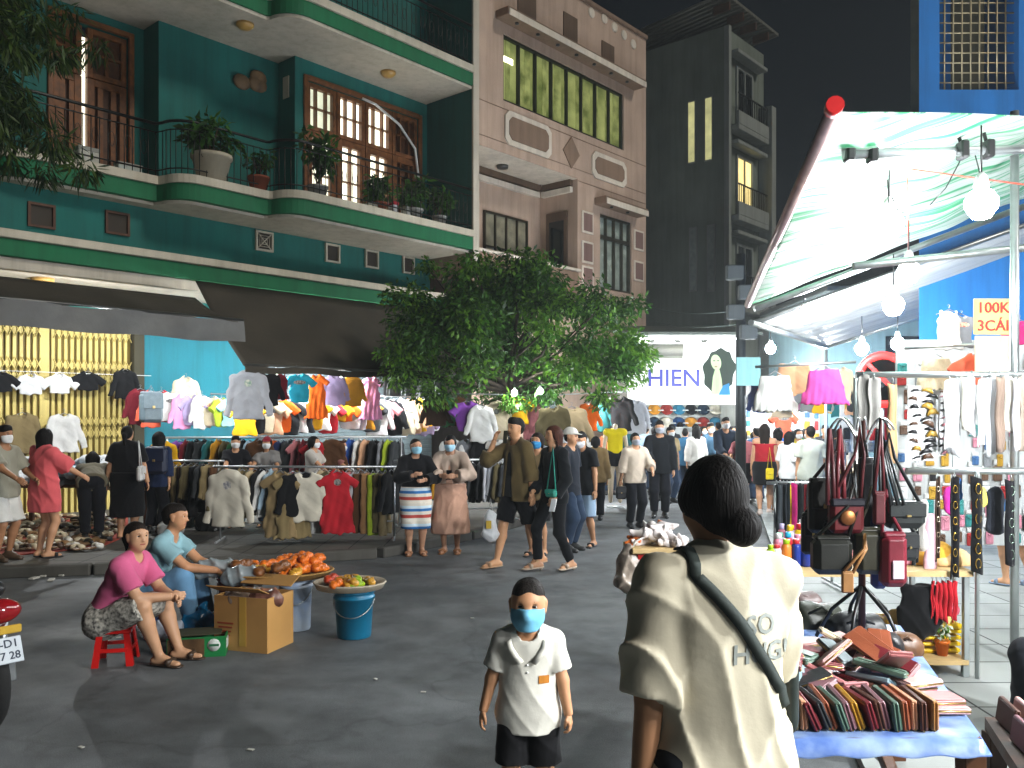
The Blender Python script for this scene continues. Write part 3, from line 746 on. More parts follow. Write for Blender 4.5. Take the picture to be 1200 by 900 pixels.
for z in (5.6, 9.0, 12.4):
    m = MB(); m.fbox(T3 + .2, 26.0, .003, .5, z, z + .22, .02); m.fbox(T3 + .2, 26.0, .42, .5, z + .223, z + .7); s_ = m.build('balcony', GRYW, B3)
    m = MB()
    for k in range(16): t = T3 + .3 + k * .16; m.fbox(t, t + .025, .44, .465, z + .7, z + 1.35)
    m.fbox(T3 + .25, 25.95, .43, .475, z + 1.35, z + 1.4); m.build('railing', IRON, s_)
    m = MB(); m.fbox(T3 + .25, 26.0, .003, .45, z + 2.9, z + 3.05, .02); m.build('canopy', GRYW, B3)
    window(B3, T3 + .9, T3 + 2.3, z + .3, z + 2.7, .01, 2, 1, GRYW, LITY if z == 9.0 else DARKPANE, .1, .07, 'door')
for k, (t, h) in enumerate(((26.15, 14.0),)):
    m = MB(); m.fbox(t, t + .4, .003, .55, 0, h); m.build('pillar', GRYW, B3)

# ================================================================ BLUE BUILDING
BLU = paint('#1a6fb8'); B4 = thing('blue_building', 'bright blue house with a wire mesh window above the market awning', 'building', (9, 13, 0))
Yb = 11.0
m = MB()
a, b = at(1077, 132, Yb), at(1420, 0, Yb); wx0, wx1, wz0 = at(1101, 105, Yb).x, at(1194, 105, Yb).x, at(1101, 105, Yb).z
x0, x1 = a.x, b.x; zt = 7.9
for q in (((x0, 0), (wx0, zt)), ((wx1, 0), (x1, zt)), ((wx0, 0), (wx1, wz0)), ((wx0, 7.5), (wx1, zt))):
    (u0, v0), (u1, v1) = q; m.quad((u0, Yb, v0), (u1, Yb, v0), (u1, Yb, v1), (u0, Yb, v1))
m.quad((x0, Yb, 0), (x0, Yb, zt), (x0 + 4.6, Yb + 4.5, zt), (x0 + 4.6, Yb + 4.5, 0)); m.quad((x0, Yb, zt), (x1, Yb, zt), (x1 + 4.6, Yb + 4.5, zt), (x0 + 4.6, Yb + 4.5, zt))
for u in (wx0, wx1): m.quad((u, Yb, wz0), (u, Yb + .3, wz0), (u, Yb + .3, 7.5), (u, Yb, 7.5))
m.quad((wx0, Yb, wz0), (wx1, Yb, wz0), (wx1, Yb + .3, wz0), (wx0, Yb + .3, wz0))
m.build('wall', BLU, B4)
m = MB(); m.quad((wx0, Yb + .8, wz0 - .5), (wx1, Yb + .8, wz0 - .5), (wx1, Yb + .8, 7.6), (wx0, Yb + .8, 7.6)); f = m.build('window_interior', mat('dim_room', '#59533f', rough=.8, var=.5, scale=1.4), B4)
m = MB(); w = wx1 - wx0
for k in range(1, 9): x = wx0 + w * k / 9; m.tube([(x, Yb + .1, wz0), (x, Yb + .1, 7.5)], .011, 5)
for k in range(1, 15): z = wz0 + k * .13; m.tube([(wx0, Yb + .112, z), (wx1, Yb + .112, z)], .011, 5)
m.build('window_grille', metal('#b8ab8a', .5), B4)
m = MB(); m.box(((wx0 + wx1) / 2, Yb + .02, 7.5), (w + .1, .1, .1), b=.01); m.build('window_lintel', WOOD, B4)

# low teal house behind the right stalls
B5 = thing('low_house', 'low dark teal house standing behind the white inner awning', 'building', (6, 19, 0))
m = MB(); m.box((10.6, 19.6, 2.1), (8.2, 4, 4.2)); m.build('wall', paint('#6f8e96'), B5)
m = MB(); m.box((10.6, 19.4, 4.27), (8.6, 4.6, .12), b=.02); m.build('roof', metal('#5c6464', .6), B5)
for x in (8.2, 10.6, 13): m = MB(); m.box((x, 17.585, 2.9), (1.0, .03, .9), b=.005); m.build('window', DARKPANE, B5)

# ================================================================ HAT KIOSK with the big banner
YK = 21.5
KX0, KX1 = at(735, 485, YK).x, at(868, 485, YK).x
BAN = mat('banner_vinyl', '#e8e8e2', rough=.45, var=.05, scale=1.2, bump=.1, bscale=4, dist=.02)
SH = thing('hat_shop', 'white hat shop with a banner showing a long haired woman', 'shop', ((KX0 + KX1) / 2, YK + 1, 0))
m = MB(); m.box(((KX0 + KX1) / 2, YK + 2.0, 1.9), (KX1 - KX0, .1, 3.8)); m.box((KX0 + .05, YK + 1, 1.9), (.1, 1.88, 3.8)); m.box((KX1 - .05, YK + 1, 1.9), (.1, 1.88, 3.8)); m.box(((KX0 + KX1) / 2, YK + 1, 3.75), (KX1 - KX0 + .1, 2.1, .1)); m.build('wall', paint('#c9cdc8'), SH)
zb0, zb1 = 1.98, 3.55
m = MB(); m.box(((KX0 + KX1) / 2, YK - .04, (zb0 + zb1) / 2), (KX1 - KX0, .05, zb1 - zb0), b=.01); bn = m.build('banner', BAN, SH)
text('HIEN', .60, mat('sign_blue', '#141f8a', rough=.4, var=.05, bump=0), bn, upright((at(789, 444, YK).x, YK - .072, at(789, 444, YK).z)), squash=1.0)
# portrait on the banner: long wavy hair, face, neck, blue top
PX, PZ = at(842, 435, YK).x, at(842, 435, YK).z
def flat(pts, d, name, mt): m = MB(); m.slab([Vector((PX + x, YK - .068 - d, PZ + z)) for x, z in pts], (0, -.004, 0)); return m.build(name, mt, bn)
def wig(n, f): return [f(2 * math.pi * i / n) for i in range(n)]
flat(wig(40, lambda a: (.40 * math.cos(a) * (1 + .08 * math.sin(7 * a)) + .04 * math.sin(a), .56 * math.sin(a) * (1 + .05 * math.sin(9 * a)))), 0, 'portrait_hair', paint('#1c2a20'))
flat(wig(24, lambda a: (-.08 + .13 * math.cos(a), .22 + .19 * math.sin(a) - .03 * math.cos(a))), .006, 'portrait_face', paint('#9fb48a'))
flat([(-.2, -.58), (.1, -.58), (.06, -.2), (.0, .06), (-.1, .06), (-.16, -.15)], .005, 'portrait_neck', paint('#9fb48a'))
flat([(-.02, -.6), (.28, -.6), (.25, -.3), (.1, -.36)], .007, 'portrait_top', paint('#1f6f9c'))
for x in (-.13, -.03): flat(wig(10, lambda a: (x + .03 * math.cos(a), .26 + .012 * math.sin(a))), .011, 'portrait_eye', paint('#1c2a20'))
flat(wig(10, lambda a: (-.085 + .04 * math.cos(a), .11 + .014 * math.sin(a))), .011, 'portrait_lips', paint('#7a4a44'))
m = MB(); m.slab([(KX0 - .4, YK - .9, 3.66), (KX1 + .3, YK - .9, 3.66), (KX1 + .3, YK + 2, 4.1), (KX0 - .4, YK + 2, 4.1)], (0, 0, .07)); m.build('roof', metal('#5a605a', .6), SH)
m = MB(); m.slab([(KX0 - .9, YK - 1.5, 3.05), (KX0 + 1.1, YK - 1.5, 3.05), (KX0 + 1.4, YK - .1, 3.45), (KX0 - .9, YK - .1, 3.45)], (0, 0, .05)); m.build('side_canopy', metal('#77786c', .6), SH)
m = MB()
for k in range(4): m.box((KX0 + .35 + k * .68, YK + .5, 3.6), (.5, .08, .05))
m.build('tube_lamp', lit('shop_tube', '#f2f6ff', 14), SH)
m = MB(); m.tube([(KX0 + .3, YK - .55, 3.6), (KX1 - .2, YK - .55, 3.6)], .02, 8); m.build('tube_lamp', MATS['shop_tube'], SH)  # front tube added to light the face of the banner
m = MB(); m.box(((KX0 + KX1) / 2, YK + 1.4, .75), (KX1 - KX0 - .3, .5, 1.3), b=.02); m.build('counter', paint('#b8bcbc'), SH)
m = MB()
for z in (1.15, 1.5, 1.85): m.box(((KX0 + KX1) / 2, YK + 1.8, z), (KX1 - KX0 - .3, .3, .03))
m.build('shelf', paint('#d0d4d4'), SH)
# hats on the wall
hat0 = thing('hat', 'x', 'hat'); m = MB(); m.lathe((0, 0, 0), [(.001, .12), (.06, .11), (.1, .07), (.11, 0), (.17, -.02), (.175, -.015)], 14); m.build('hat_body', cloth('#20406a'), hat0)
HC = ['#20406a', '#1c2c3c', '#2f6f8a', '#c0852f', '#c9c4b4', '#15171c', '#8a2f2a']; k = 0
seen = {}
for r_ in range(3):
    for c_ in range(8):
        x = KX0 + .3 + c_ * .335; z = 1.18 + r_ * .35; cc = HC[(c_ * 3 + r_ * 2) % 7]
        nm = {'#20406a': 'navy', '#1c2c3c': 'slate', '#2f6f8a': 'teal blue', '#c0852f': 'mustard', '#c9c4b4': 'cream', '#15171c': 'black', '#8a2f2a': 'dark red'}[cc]
        h_ = hat0 if k == 0 else dup(hat0, (0, 0, 0))
        h_.location = (x, YK + 1.7, z); h_.rotation_euler = (RAD(60), 0, 0); k += 1
        tag(h_, '%s brimmed hat on the %s shelf of the hat shop' % (nm, ['lowest', 'middle', 'highest'][r_]), 'hat', 'hats inside the shop')
        h_.children[0].material_slots[0].link = 'OBJECT'; h_.children[0].material_slots[0].material = cloth(cc)

# ================================================================ pole and wires
P_ = thing('utility_pole', 'dark utility pole with a bundle of boxes near the market corner', 'pole', gp(868, 600))
pb = gp(868, 600); m = MB(); m.tube([pb, pb + Vector((0, 0, 4.6))], [.1, .08], 10); m.build('shaft', metal('#3a3e40', .6), P_)
m = MB()
for k in range(4): m.box(pb + Vector((rnd.uniform(-.15, .15), -.12, 3.2 + .35 * k)), (.3, .16, .26), b=.02)
m.build('junction_box', paint('#4a5052'), P_)
m = MB(); m.box(pb + Vector((.1, -.14, 2.5)), (.42, .02, .5)); m.build('notice', paint('#7fb0b0'), P_)
for k, (pa, pb_) in enumerate((((762, 360, 26), (866, 364, 17)), ((764, 376, 26), (866, 380, 17)))):
    a, b = at(*pa), at(*pb_); m = MB(); m.tube([a.lerp(b, i / 10) - Vector((0, 0, .12 * math.sin(math.pi * i / 10))) for i in range(11)], .014, 5)
    tag(m.build('power_cable', paint('#50605c'), org=a), ['upper', 'lower'][k] + ' of two thin cables crossing below the dark house', 'cable', 'cables on the utility pole')

# ================================================================ TREES
TC = at(600, 392, 15.0)
g = random.Random(5)
tree = thing('street_tree', 'round leafy tree growing over the clothes racks in front of the beige house', 'tree', (at(594, 500, 15).x, 15, .1))
base = Vector((at(594, 500, 15).x, 15, .1)); cl = []
while len(cl) < 125:
    x, y, z = g.uniform(-2.5, 2.35), g.uniform(-1.7, 1.7), g.uniform(-1.45, 1.5)
    zt = 1.5 - .1 * abs(x) - .45 * max(0, x - .6); zb = -1.45 + .55 * max(0, -x - 1.4) + .12 * abs(x)
    if (x / 2.45) ** 2 + (y / 1.75) ** 2 + (z / 1.6) ** 2 < 1.0 and zb < z < zt:
        r = g.uniform(.22, .5); cl.append((TC + Vector((x, y, z)), (r, r, r * .6), r ** 2))
m = MB(); fork = base + Vector((.05, 0, 1.75))
m.tube([base, base + Vector((.04, 0, .8)), fork, TC + Vector((-.1, 0, -.6)), TC + Vector((.1, .1, .7))], [.17, .13, .12, .08, .03], 10)
m.build('trunk', mat('bark', '#2e261c', rough=.9, var=.4, scale=12, bump=.8, bscale=22, dist=.02), tree)
m = MB()
for c in cl[::2]:
    mid = fork.lerp(c[0], .5) + Vector((g.uniform(-.2, .2), g.uniform(-.2, .2), g.uniform(.0, .3))); m.tube([fork + Vector((0, 0, g.uniform(0, .9))), mid, c[0]], [.045, .025, .008], 5)
m.build('limb', MATS['bark'], tree)
leaf_mesh('crown', cl, 34000, .12, LEAF, tree, droop=.45, narrow=.42, seed=9)
# drooping tree at the upper left corner
t2b = Vector((-7.4, 9.2, 0)); tr2 = thing('feathery_tree', 'feathery dark tree hanging over the upper left balcony', 'tree', t2b)
m = MB(); m.tube([t2b, t2b + Vector((.1, 0, 3)), t2b + Vector((.7, 0, 5.6)), t2b + Vector((1.0, .1, 7.6))], [.2, .16, .1, .04], 9); m.build('trunk', MATS['bark'], tr2)
cl2 = []; m = MB()
for i in range(46):
    s_ = t2b + Vector((rnd.uniform(.5, 1.0), 0, rnd.uniform(4.9, 7.4))); a = rnd.uniform(-1.9, 1.9); L_ = rnd.uniform(.7, 2.0)
    pts = [s_ + Vector((math.cos(a) * L_ * u, math.sin(a) * L_ * u, .35 * L_ * u - 1.0 * L_ * u * u * .75)) for u in np.linspace(0, 1, 7)]
    m.tube(pts, [.02, .016, .013, .01, .008, .006, .004], 4)
    for p in pts[2:]: cl2.append((p, (.2, .2, .14), 1))
m.build('limb', MATS['bark'], tr2)
leaf_mesh('crown', cl2, 21000, .2, [leafmat('needle_dark', '#22361a'), leafmat('needle_mid', '#3c4f1f')], tr2, droop=1.0, narrow=.15, seed=4)
# ================================================================ market bulbs (in view, assumed behind the clothes, or added unseen for light)
for px, py, Y, lb in ((1042, 262, 5.5, 'glaring bulb hanging under the middle of the striped tarpaulin'), (1150, 237, 5.0, 'glaring bulb under the striped tarpaulin, nearest the bright blue house'),
                      (1065, 318, 7.0, 'glaring bulb below the rear edge of the striped tarpaulin, above the round road sign'), (1047, 357, 7.6, 'lower glaring bulb between the two tarpaulins'),
                      (942, 370, 9.4, 'bulb on a cord below the street side corner of the striped tarpaulin'), (903, 408, 12.5, 'bulb beside the utility pole above the white skirt'),
                      (1010, 408, 9.6, 'warm looking bulb left of the round road sign under the inner tarpaulin'), (1052, 402, 9.7, 'bulb right above the top of the round road sign')):
    bulb(at(px, py, Y), lb, power={9.4: 14, 9.6: 26, 9.7: 26, 12.5: 60}.get(Y, 7), sc_=1.5 if Y < 9 else 1.2)
for p, lb in (((3.7, 3.2, 2.3), 'unseen bulb added over the second wallet stall past the edge of the view'), ((3.4, 1.8, 2.4), 'unseen bulb added over the near end of the second wallet stall'), ((5.6, 6.4, 3.3), 'unseen bulb added under the far right of the striped tarpaulin'),
              ((4.4, .2, 3.0), 'unseen bulb added behind the viewer to light the street'), ((5.5, -2.5, 3.1), 'second unseen bulb added behind the viewer to light the street')):
    bulb(p, lb, power=15 if 'far right' in lb else 105)  # this whole group is unseen, added to light the street and stalls
for p, lb in ((at(283, 471, 13.9), 'bright bulb between the beige jacket and the grey sweatshirt'), (at(603, 460, 14.05), 'left of two small bulbs shining under the leafy tree'), (at(633, 458, 14.1), 'right of two small bulbs shining under the leafy tree'),
              (F(-.6, 2.3, 3.04), 'added bulb hidden behind the grey valance to light the yellow gate'), (F(2.0, 2.64, 2.44), 'assumed bulb behind the upper row of hung shirts, near the grey sweatshirt'),  # the valance bulb is added out of sight to light the gate
              (F(3.3, 2.64, 2.44), 'assumed bulb behind the upper row of hung shirts, near the orange dress'), (F(4.6, 2.64, 2.44), 'assumed bulb behind the upper row of hung shirts, near the pink dress'), (F(6.0, 2.5, 2.4), 'assumed bulb behind the hung shirts beside the tree'),  # bulbs behind the hung shirts are unseen, assumed to light these rows
              (at(690, 478, 16.5), 'bulb among the shirts left of the hat shop'), (at(715, 470, 17.5), 'bulb beside the yellow mannequin stall')):
    bulb(p, lb, group='bulbs over the clothes stalls', sc_=.8, power=11 if 'leafy' in lb or 'beige jacket' in lb else (40 if 'sweatshirt' in lb else 85))
for px, py, Y, lb in ((893, 452, 17.5, 'small bulb over the crowd right of the utility pole'), (930, 470, 19, 'small bulb over the far stalls behind the crowd'), (985, 462, 16, 'small bulb behind the pink skirt stall'), (962, 480, 21, 'farthest small bulb over the crowd')):
    bulb(at(px, py, Y), lb, sc_=.9, power=100)
# ================================================================ PEOPLE
def ik(a, c, l1, l2, hint):
    a, c, hint = Vector(a), Vector(c), Vector(hint)
    d = c - a; L_ = d.length
    if L_ > (l1 + l2) * .999: c = a + d.normalized() * (l1 + l2) * .999; d = c - a; L_ = d.length
    x = (l1 * l1 - l2 * l2 + L_ * L_) / (2 * L_); h = math.sqrt(max(0, l1 * l1 - x * x))
    dn = d.normalized(); hp = hint - dn * hint.dot(dn); hp = hp.normalized() if hp.length > 1e-5 else dn.orthogonal().normalized()
    return a + dn * x + hp * h, c
_hands = {}
def hand_mesh(curl):
    """right hand in a unit frame: wrist at 0, fingers along +X, thumb side +Y, palm facing -Z; length 1"""
    if curl in _hands: return _hands[curl]
    b = Blob()
    b.cap((0, 0, 0), (.2, .0, 0), .115, .15, .62, (0, 0, 1), .05); b.cap((.2, .09, 0), (.44, .13, 0), .1, .1, .8, (0, 0, 1), .05); b.cap((.2, -.08, 0), (.42, -.12, 0), .1, .09, .8, (0, 0, 1), .05); b.cap((.2, 0, 0), (.44, 0, 0), .11, .1, .75, (0, 0, 1), .05)
    for y, ln, r in ((.15, .40, .060), (.052, .46, .062), (-.046, .43, .06), (-.14, .33, .052)):
        p = Vector((.45, y, 0)); ang = curl * .35
        for i, f in enumerate((.45, .3, .25)):
            q = p + Vector((math.cos(ang), .06 * (y / .15), -math.sin(ang))) * ln * f
            b.cap(p, q, r * (1 - .1 * i), r * (.93 - .1 * i), 1, k=.012); p = q; ang += curl * (.75 if i == 0 else .6)
    th = [Vector((.12, .1, -.02)), Vector((.27, .23, -.07)), Vector((.42, .29 - .12 * curl, -.1 - .06 * curl)), Vector((.54, .30 - .2 * curl, -.12 - .1 * curl))]
    for i in range(3): b.cap(th[i], th[i + 1], .075 - .008 * i, .068 - .008 * i, 1, k=.025)
    _hands[curl] = b.mesh(.036)
    return _hands[curl]
EYEW = mat('eye_white', '#d9d4cc', rough=.2, var=.03, bump=0); IRIS = mat('eye_iris', '#120b08', rough=.12, var=.1, bump=0)
def skinm(c): return mat('skin_' + c.strip('#'), c, rough=.5, var=.1, scale=9, bump=.12, bscale=140, spec=.35, dist=.001)
LIP = mat('lip', '#8f4a42', rough=.45, var=.1, bump=0)
HAIRM = {}
def hairm(c):
    if c not in HAIRM:
        HAIRM[c] = mat('hair_' + c.strip('#'), c, rough=.7, var=.45, scale=55, bump=.9, bscale=90, spec=.16, dist=.006)
        nt = HAIRM[c].node_tree; mp = nt.nodes.new('ShaderNodeMapping'); mp.inputs['Scale'].default_value = (1.6, 1.6, .12); nt.links.new(nt.nodes['Texture Coordinate'].outputs['Object'], mp.inputs[0])
        for k_ in ('Noise Texture', 'Noise Texture.001'): nt.links.new(mp.outputs[0], nt.nodes[k_].inputs['Vector'])
    return HAIRM[c]
def rfolds(amp, f, ph):
    def fn(X, Y, Z):
        a = f * (X * .55 + .42 * Z + .25 * Y) + 1.3 * np.sin(7 * Z + ph) + 1.1 * np.sin(9 * X - 6 * Y + ph * 2)
        b = f * (-X * .6 + .35 * Z - .3 * Y) + 1.5 * np.sin(6 * Z + 5 * X + 2 * ph) + ph
        c = f * .8 * X + .6 * f * Y + 1.8 * np.sin(5 * Z + 3 * ph)
        r1 = (1 - np.abs(np.sin(a))) ** 2; r2 = (1 - np.abs(np.sin(b))) ** 2; r3 = (1 - np.abs(np.sin(c))) ** 1.5
        m1 = .5 + .5 * np.sin(5.3 * Z + 4.1 * X + ph * 1.3); m2 = .5 + .5 * np.sin(-6.1 * Z + 5.2 * X - 4 * Y + ph * .7)
        return amp * (-.35 - r1 * m1 - r2 * m2 - .6 * r3 * (1 - m1) * 1.0 + .35 * np.sin(.35 * f * Z + ph))
    return fn
N_P = [0]
def person(label, loc, H=1.6, rot=0, skin='#b98a68', hair=('short', '#14100d'), yaw=0, pitch=0, lean=0, side=0, fat=1.0, sw=.096, pel=None, hr=None, hl=None, er=None, el=None, fr=None, fl=None, kr=None, kl=None,
           top=None, over=None, bottom=None, shoes=('sandal', '#2a2622'), mask=None, h=None, curl=(.55, .55), group=None, child=False, cap_=None, toes=(0, 0), hl_dir=None, hr_dir=None, headscale=1.0, neckcut=0):
    s = H; loc = Vector(loc); N_P[0] += 1
    dist = loc.y
    if h is None: h = .010 if dist < 8 else (.0125 if dist < 12 else .016)
    r = thing('person', label, 'person', loc, RAD(rot), group)
    V3 = Vector
    pe = V3(pel if pel is not None else (0, 0, .525)) * s
    la, sd = RAD(lean), RAD(side)
    up = V3((math.sin(sd), -math.sin(la) * math.cos(sd), math.cos(la) * math.cos(sd))); fw = V3((0, -math.cos(la), -math.sin(la)))
    mid = pe + up * .11 * s; ch = pe + up * .225 * s; nb = pe + up * .318 * s
    rt = V3((-1, 0, 0)); rt = (rt - up * rt.dot(up)).normalized()
    shz = .285
    if child: shz = .262; nb = pe + up * .285 * s; sw *= .95
    sR = pe + up * shz * s + rt * sw * s; sL = pe + up * shz * s - rt * sw * s
    ya, pi_ = RAD(yaw), RAD(pitch)
    hf = V3((math.sin(ya) * math.cos(pi_), -math.cos(ya) * math.cos(pi_), math.sin(pi_))); hu = V3((-math.sin(ya) * math.sin(pi_), math.cos(ya) * math.sin(pi_), math.cos(pi_))); hr_ = hf.cross(hu)
    hs = (.137 if not child else .195) * s * headscale
    hc = nb + up * (.03 if not child else .022) * s + hu * .47 * hs + hf * .09 * hs
    # limbs
    ua, fa = .172 * s, .148 * s
    if child: ua, fa = .15 * s, .13 * s
    WR = V3(hr) * s if hr is not None else V3((-sw - .045, -.015, .455 if not child else .42)) * s
    WL = V3(hl) * s if hl is not None else V3((sw + .045, -.015, .455 if not child else .42)) * s
    ER, WR = ik(sR, WR, ua, fa, er or (-.5, .8, -.1)); EL, WL = ik(sL, WL, ua, fa, el or (.5, .8, -.1))
    th, sh_ = .245 * s, .245 * s
    if child: th, sh_ = .215 * s, .215 * s
    hpR = pe + V3((-.052 * s, 0, -.005 * s)); hpL = pe + V3((.052 * s, 0, -.005 * s))
    AR = V3(fr if fr is not None else (-.055, .01, .045)) * s; AL = V3(fl if fl is not None else (.055, .01, .045)) * s
    KR, AR = ik(hpR, AR, th, sh_, kr or (-.12, -1, 0)); KL, AL = ik(hpL, AL, th, sh_, kl or (.12, -1, 0))
    f = fat
    def torso(b, g=0, k=.03):
        b.cap(hpR, hpL, .06 * s * f + g, None, .9, fw, k); b.cap(pe, mid, .082 * s * f + g, .076 * s * f + g, .66, fw, .03)
        b.cap(mid, ch, .076 * s * f + g, .086 * s * f + g, .66, fw, .03); b.cap(ch + rt * .035 * s, ch - rt * .035 * s, .056 * s * f + g, None, .9, fw, .03)
        b.cap(sR, sL, .032 * s * f + g * .7, None, 1, fw, .04); b.cap(sR, nb, .03 * s + g * .6, .032 * s + g * .6, .9, fw, .03); b.cap(sL, nb, .03 * s + g * .6, .032 * s + g * .6, .9, fw, .03)
    def arm(b, A, E, W, g=0, upto=2.0, k=.015, gl=0):
        a1 = min(1, upto); b.cap(A, A.lerp(E, a1), .031 * s * f + g * .8, (.031 - .007 * a1) * s * f + g + gl, 1, k=k, fe=upto <= 1)
        if upto > 1: a2 = upto - 1; b.cap(E, E.lerp(W, a2), .0245 * s * f + g + gl * .6, (.026 - .009 * a2) * s * f + g + gl, 1, k=k, fe=upto < 2.05)
    def leg(b, P, K, A, g=0, upto=2.0, k=.015, gl=0, fe=False):
        a1 = min(1, upto); b.cap(P, P.lerp(K, a1), .053 * s * f + g, (.053 - .016 * a1) * s * f + g + gl, 1, k=k, fe=fe and upto <= 1)
        if upto > 1:
            if fe: b.cap(K, K.lerp(A, upto - 1), .037 * s * f + g + gl * .7, .026 * s * f + g + gl * 1.3, 1, k=.03, fe=True); return
            M_ = K.lerp(A, .32) + V3((0, .008 * s, 0)); a2 = upto - 1
            b.cap(K, M_, .036 * s * f + g + gl * .5, .037 * s * f + g + gl, 1, k=k)
            b.cap(M_, K.lerp(A, a2), .037 * s * f + g + gl, .0215 * s * f + g + gl * 1.2, 1, k=k, fe=fe)
    cs = .86 if child else 1
    # body
    b = Blob()
    torso(b, 0, .03)
    b.cap(nb - up * .02 * s, hc - hu * .2 * hs, .033 * s, .030 * s, 1, k=.02)
    for A, E, W in ((sR, ER, WR), (sL, EL, WL)): arm(b, A, E, W)
    toed = {}
    for i, (P, K, A) in enumerate(((hpR, KR, AR), (hpL, KL, AL))):
        leg(b, P, K, A, -.0035 * s)
        a = RAD(toes[i] + (-8, 8)[i]); td = V3((math.sin(a), -math.cos(a), 0)); toed[i] = td
        heel = V3((A.x, A.y, A.z - .018 * s)) - td * .02 * s; toe = V3((A.x, A.y, A.z - .03 * s)) + td * .092 * s * cs
        b.cap(heel, toe, .024 * s, .017 * s, .8, (0, 0, 1), .015); b.cap(A, A.lerp(toe, .5), .02 * s, .019 * s, .9, (0, 0, 1), .015)
    H_ = lambda x, y, z: hc + hr_ * x * hs + hf * y * hs + hu * z * hs
    b.cap(H_(0, -.1, .13), H_(0, .04, .12), .36 * hs, .34 * hs, .86, hr_, .03)
    b.cap(H_(0, .08, .0), H_(0, .2, -.34), .27 * hs, .13 * hs, .95, hr_, .05)
    b.cap(H_(-.1, .13, -.18), H_(.1, .13, -.18), .17 * hs, None, 1, k=.03)
    b.cap(H_(0, .335, .06), H_(0, .425, -.1), .03 * hs, .052 * hs, 1, k=.01)
    b.cap(H_(-.05, .37, -.12), H_(.05, .37, -.12), .03 * hs, None, 1, k=.008)
    b.cap(H_(-.16, .30, .15), H_(.16, .30, .15), .04 * hs, None, 1, k=.012)
    b.cap(H_(-.07, .335, -.235), H_(.07, .335, -.235), .03 * hs, None, 1, k=.008)
    for x in (-1, 1): b.cap(H_(x * .345, -.03, .06), H_(x * .335, -.01, -.1), .09 * hs, .06 * hs, .45, hr_, .006)
    for x in (-1, 1): b.cap(H_(x * .135, .38, .05), H_(x * .135, .36, .05), .05 * hs, None, 1, k=.01, sub=True)
    V, Fc = b.mesh(h if not child else h)
    allV = [V]; allF = [Fc]; cen = V[Fc].mean(1)
    lipc = vnp(H_(0, .36, -.235)); q = cen - lipc; lx = q @ vnp(hr_) / (.1 * hs); lz = q @ vnp(hu) / (.035 * hs); ly = q @ vnp(hf)
    mi = np.where((lx ** 2 + lz ** 2 < 1) & (np.abs(ly) < .1 * hs), 3, 0)
    MI = [mi]; off = len(V)
    def join(V2, F2, m_):
        nonlocal off
        allV.append(V2); allF.append(F2 + off); off += len(V2); MI.append(np.full(len(F2), m_))
    # hands
    hsz = (.098 if not child else .095) * s
    for A, E, W, mir, cu, hd in ((sR, ER, WR, 1, curl[0], hr_dir), (sL, EL, WL, -1, curl[1], hl_dir)):
        x = V3(hd).normalized() if hd else (W - E).normalized()
        thumb = fw * abs(x.z) + V3((0, 0, 1)) * (1 - abs(x.z)) + V3((1, 0, 0)) * mir * .25; y = (thumb - x * thumb.dot(x)).normalized(); z = x.cross(y) * 1
        inn = V3((1, 0, 0)) * mir     # palm faces the body
        if (-z).dot(inn) < 0: z = -z
        HV, HF = hand_mesh(cu)
        A3 = np.array([vnp(x), vnp(y), vnp(z)]) * hsz
        fl_ = np.linalg.det(A3) < 0
        join(HV @ A3 + vnp(W - x * .012 * s), HF[:, ::-1] if fl_ else HF, 0)
    # eyes and brows
    if dist < 14:
        for x in (-.135, .135):
            e = MB(); e.ell(H_(x, .322, .05), (.06 * hs, .03 * hs, .024 * hs), 10, 8, M=Matrix((hr_, hf, hu)).transposed()); n0 = len(e.f)
            e.ell(H_(x, .34, .05), (.043 * hs, .0185 * hs, .025 * hs), 8, 6, M=Matrix((hr_, hf, hu)).transposed())
            F4 = np.array([(t if len(t) == 4 else (t[0], t[1], t[2], t[2])) for t in e.f])
            EV = np.array([tuple(v) for v in e.v])
            tri = [t for t in e.f if len(t) == 3]
            # quads only: poles are collapsed quads split away
            good = np.array([len(t) == 4 for t in e.f]); idx = np.arange(len(e.f))
            join(EV, F4[good & (idx < n0)], 1)
            allF.append(F4[good & (idx >= n0)] + off - len(EV)); MI.append(np.full(int((good & (idx >= n0)).sum()), 2))
            w = MB(); w.tube([H_(x - .085, .35 - .04 * (x < 0), .135 + .012 * (x > 0)), H_(x, .368, .15), H_(x + .085, .35 - .04 * (x > 0), .135 + .012 * (x < 0))], [.012 * hs, .017 * hs, .012 * hs], 6, cap=False)
            join(np.array([tuple(v) for v in w.v]), np.array(w.f), 2)
    mk('body', np.concatenate(allV), np.concatenate(allF), [skinm(skin), EYEW, IRIS, LIP], r, True, np.concatenate(MI), world=False)
    ph = N_P[0] * 1.7
    # clothes
    def cloth_part(name, b, col, amp=.006, hh=None, f_=26, mt=None):
        V, Fc = b.mesh(hh or h, rfolds(amp, f_ / s * 1.6, ph))
        return mk(name, V, Fc, mt or cloth(col), r, True, world=False)
    def topper(d, name='top', base=0):
        b = Blob(); g = d.get('g', .012) + base; hem = d.get('hem', .5)
        torso(b, g, .03)
        z1 = pe.z - (.525 - hem) * s if pel is None else None
        if pel is None:
            fl_ = d.get('flare', .0)
            b.cap(ch + up * .0 * s, (pe.x, pe.y, (hem - .012) * s), (.08 if not child else .092) * s * f + g * 1.2, (.106 + fl_ + -.004 * child) * s * f + g, .72, fw, .03)
            b.cut((0, 0, hem * s), (0, 0, -1))
        else: b.cap(mid, pe - up * .02 * s, .08 * s * f + g, .09 * s * f + g, .8, fw, .04); b.cut(pe - up * (.04 * s), -up)
        for A, E, W in ((sR, ER, WR), (sL, EL, WL)): arm(b, A, E, W, g, d.get('sl', .6), gl=d.get('gl', .014), k=.014)
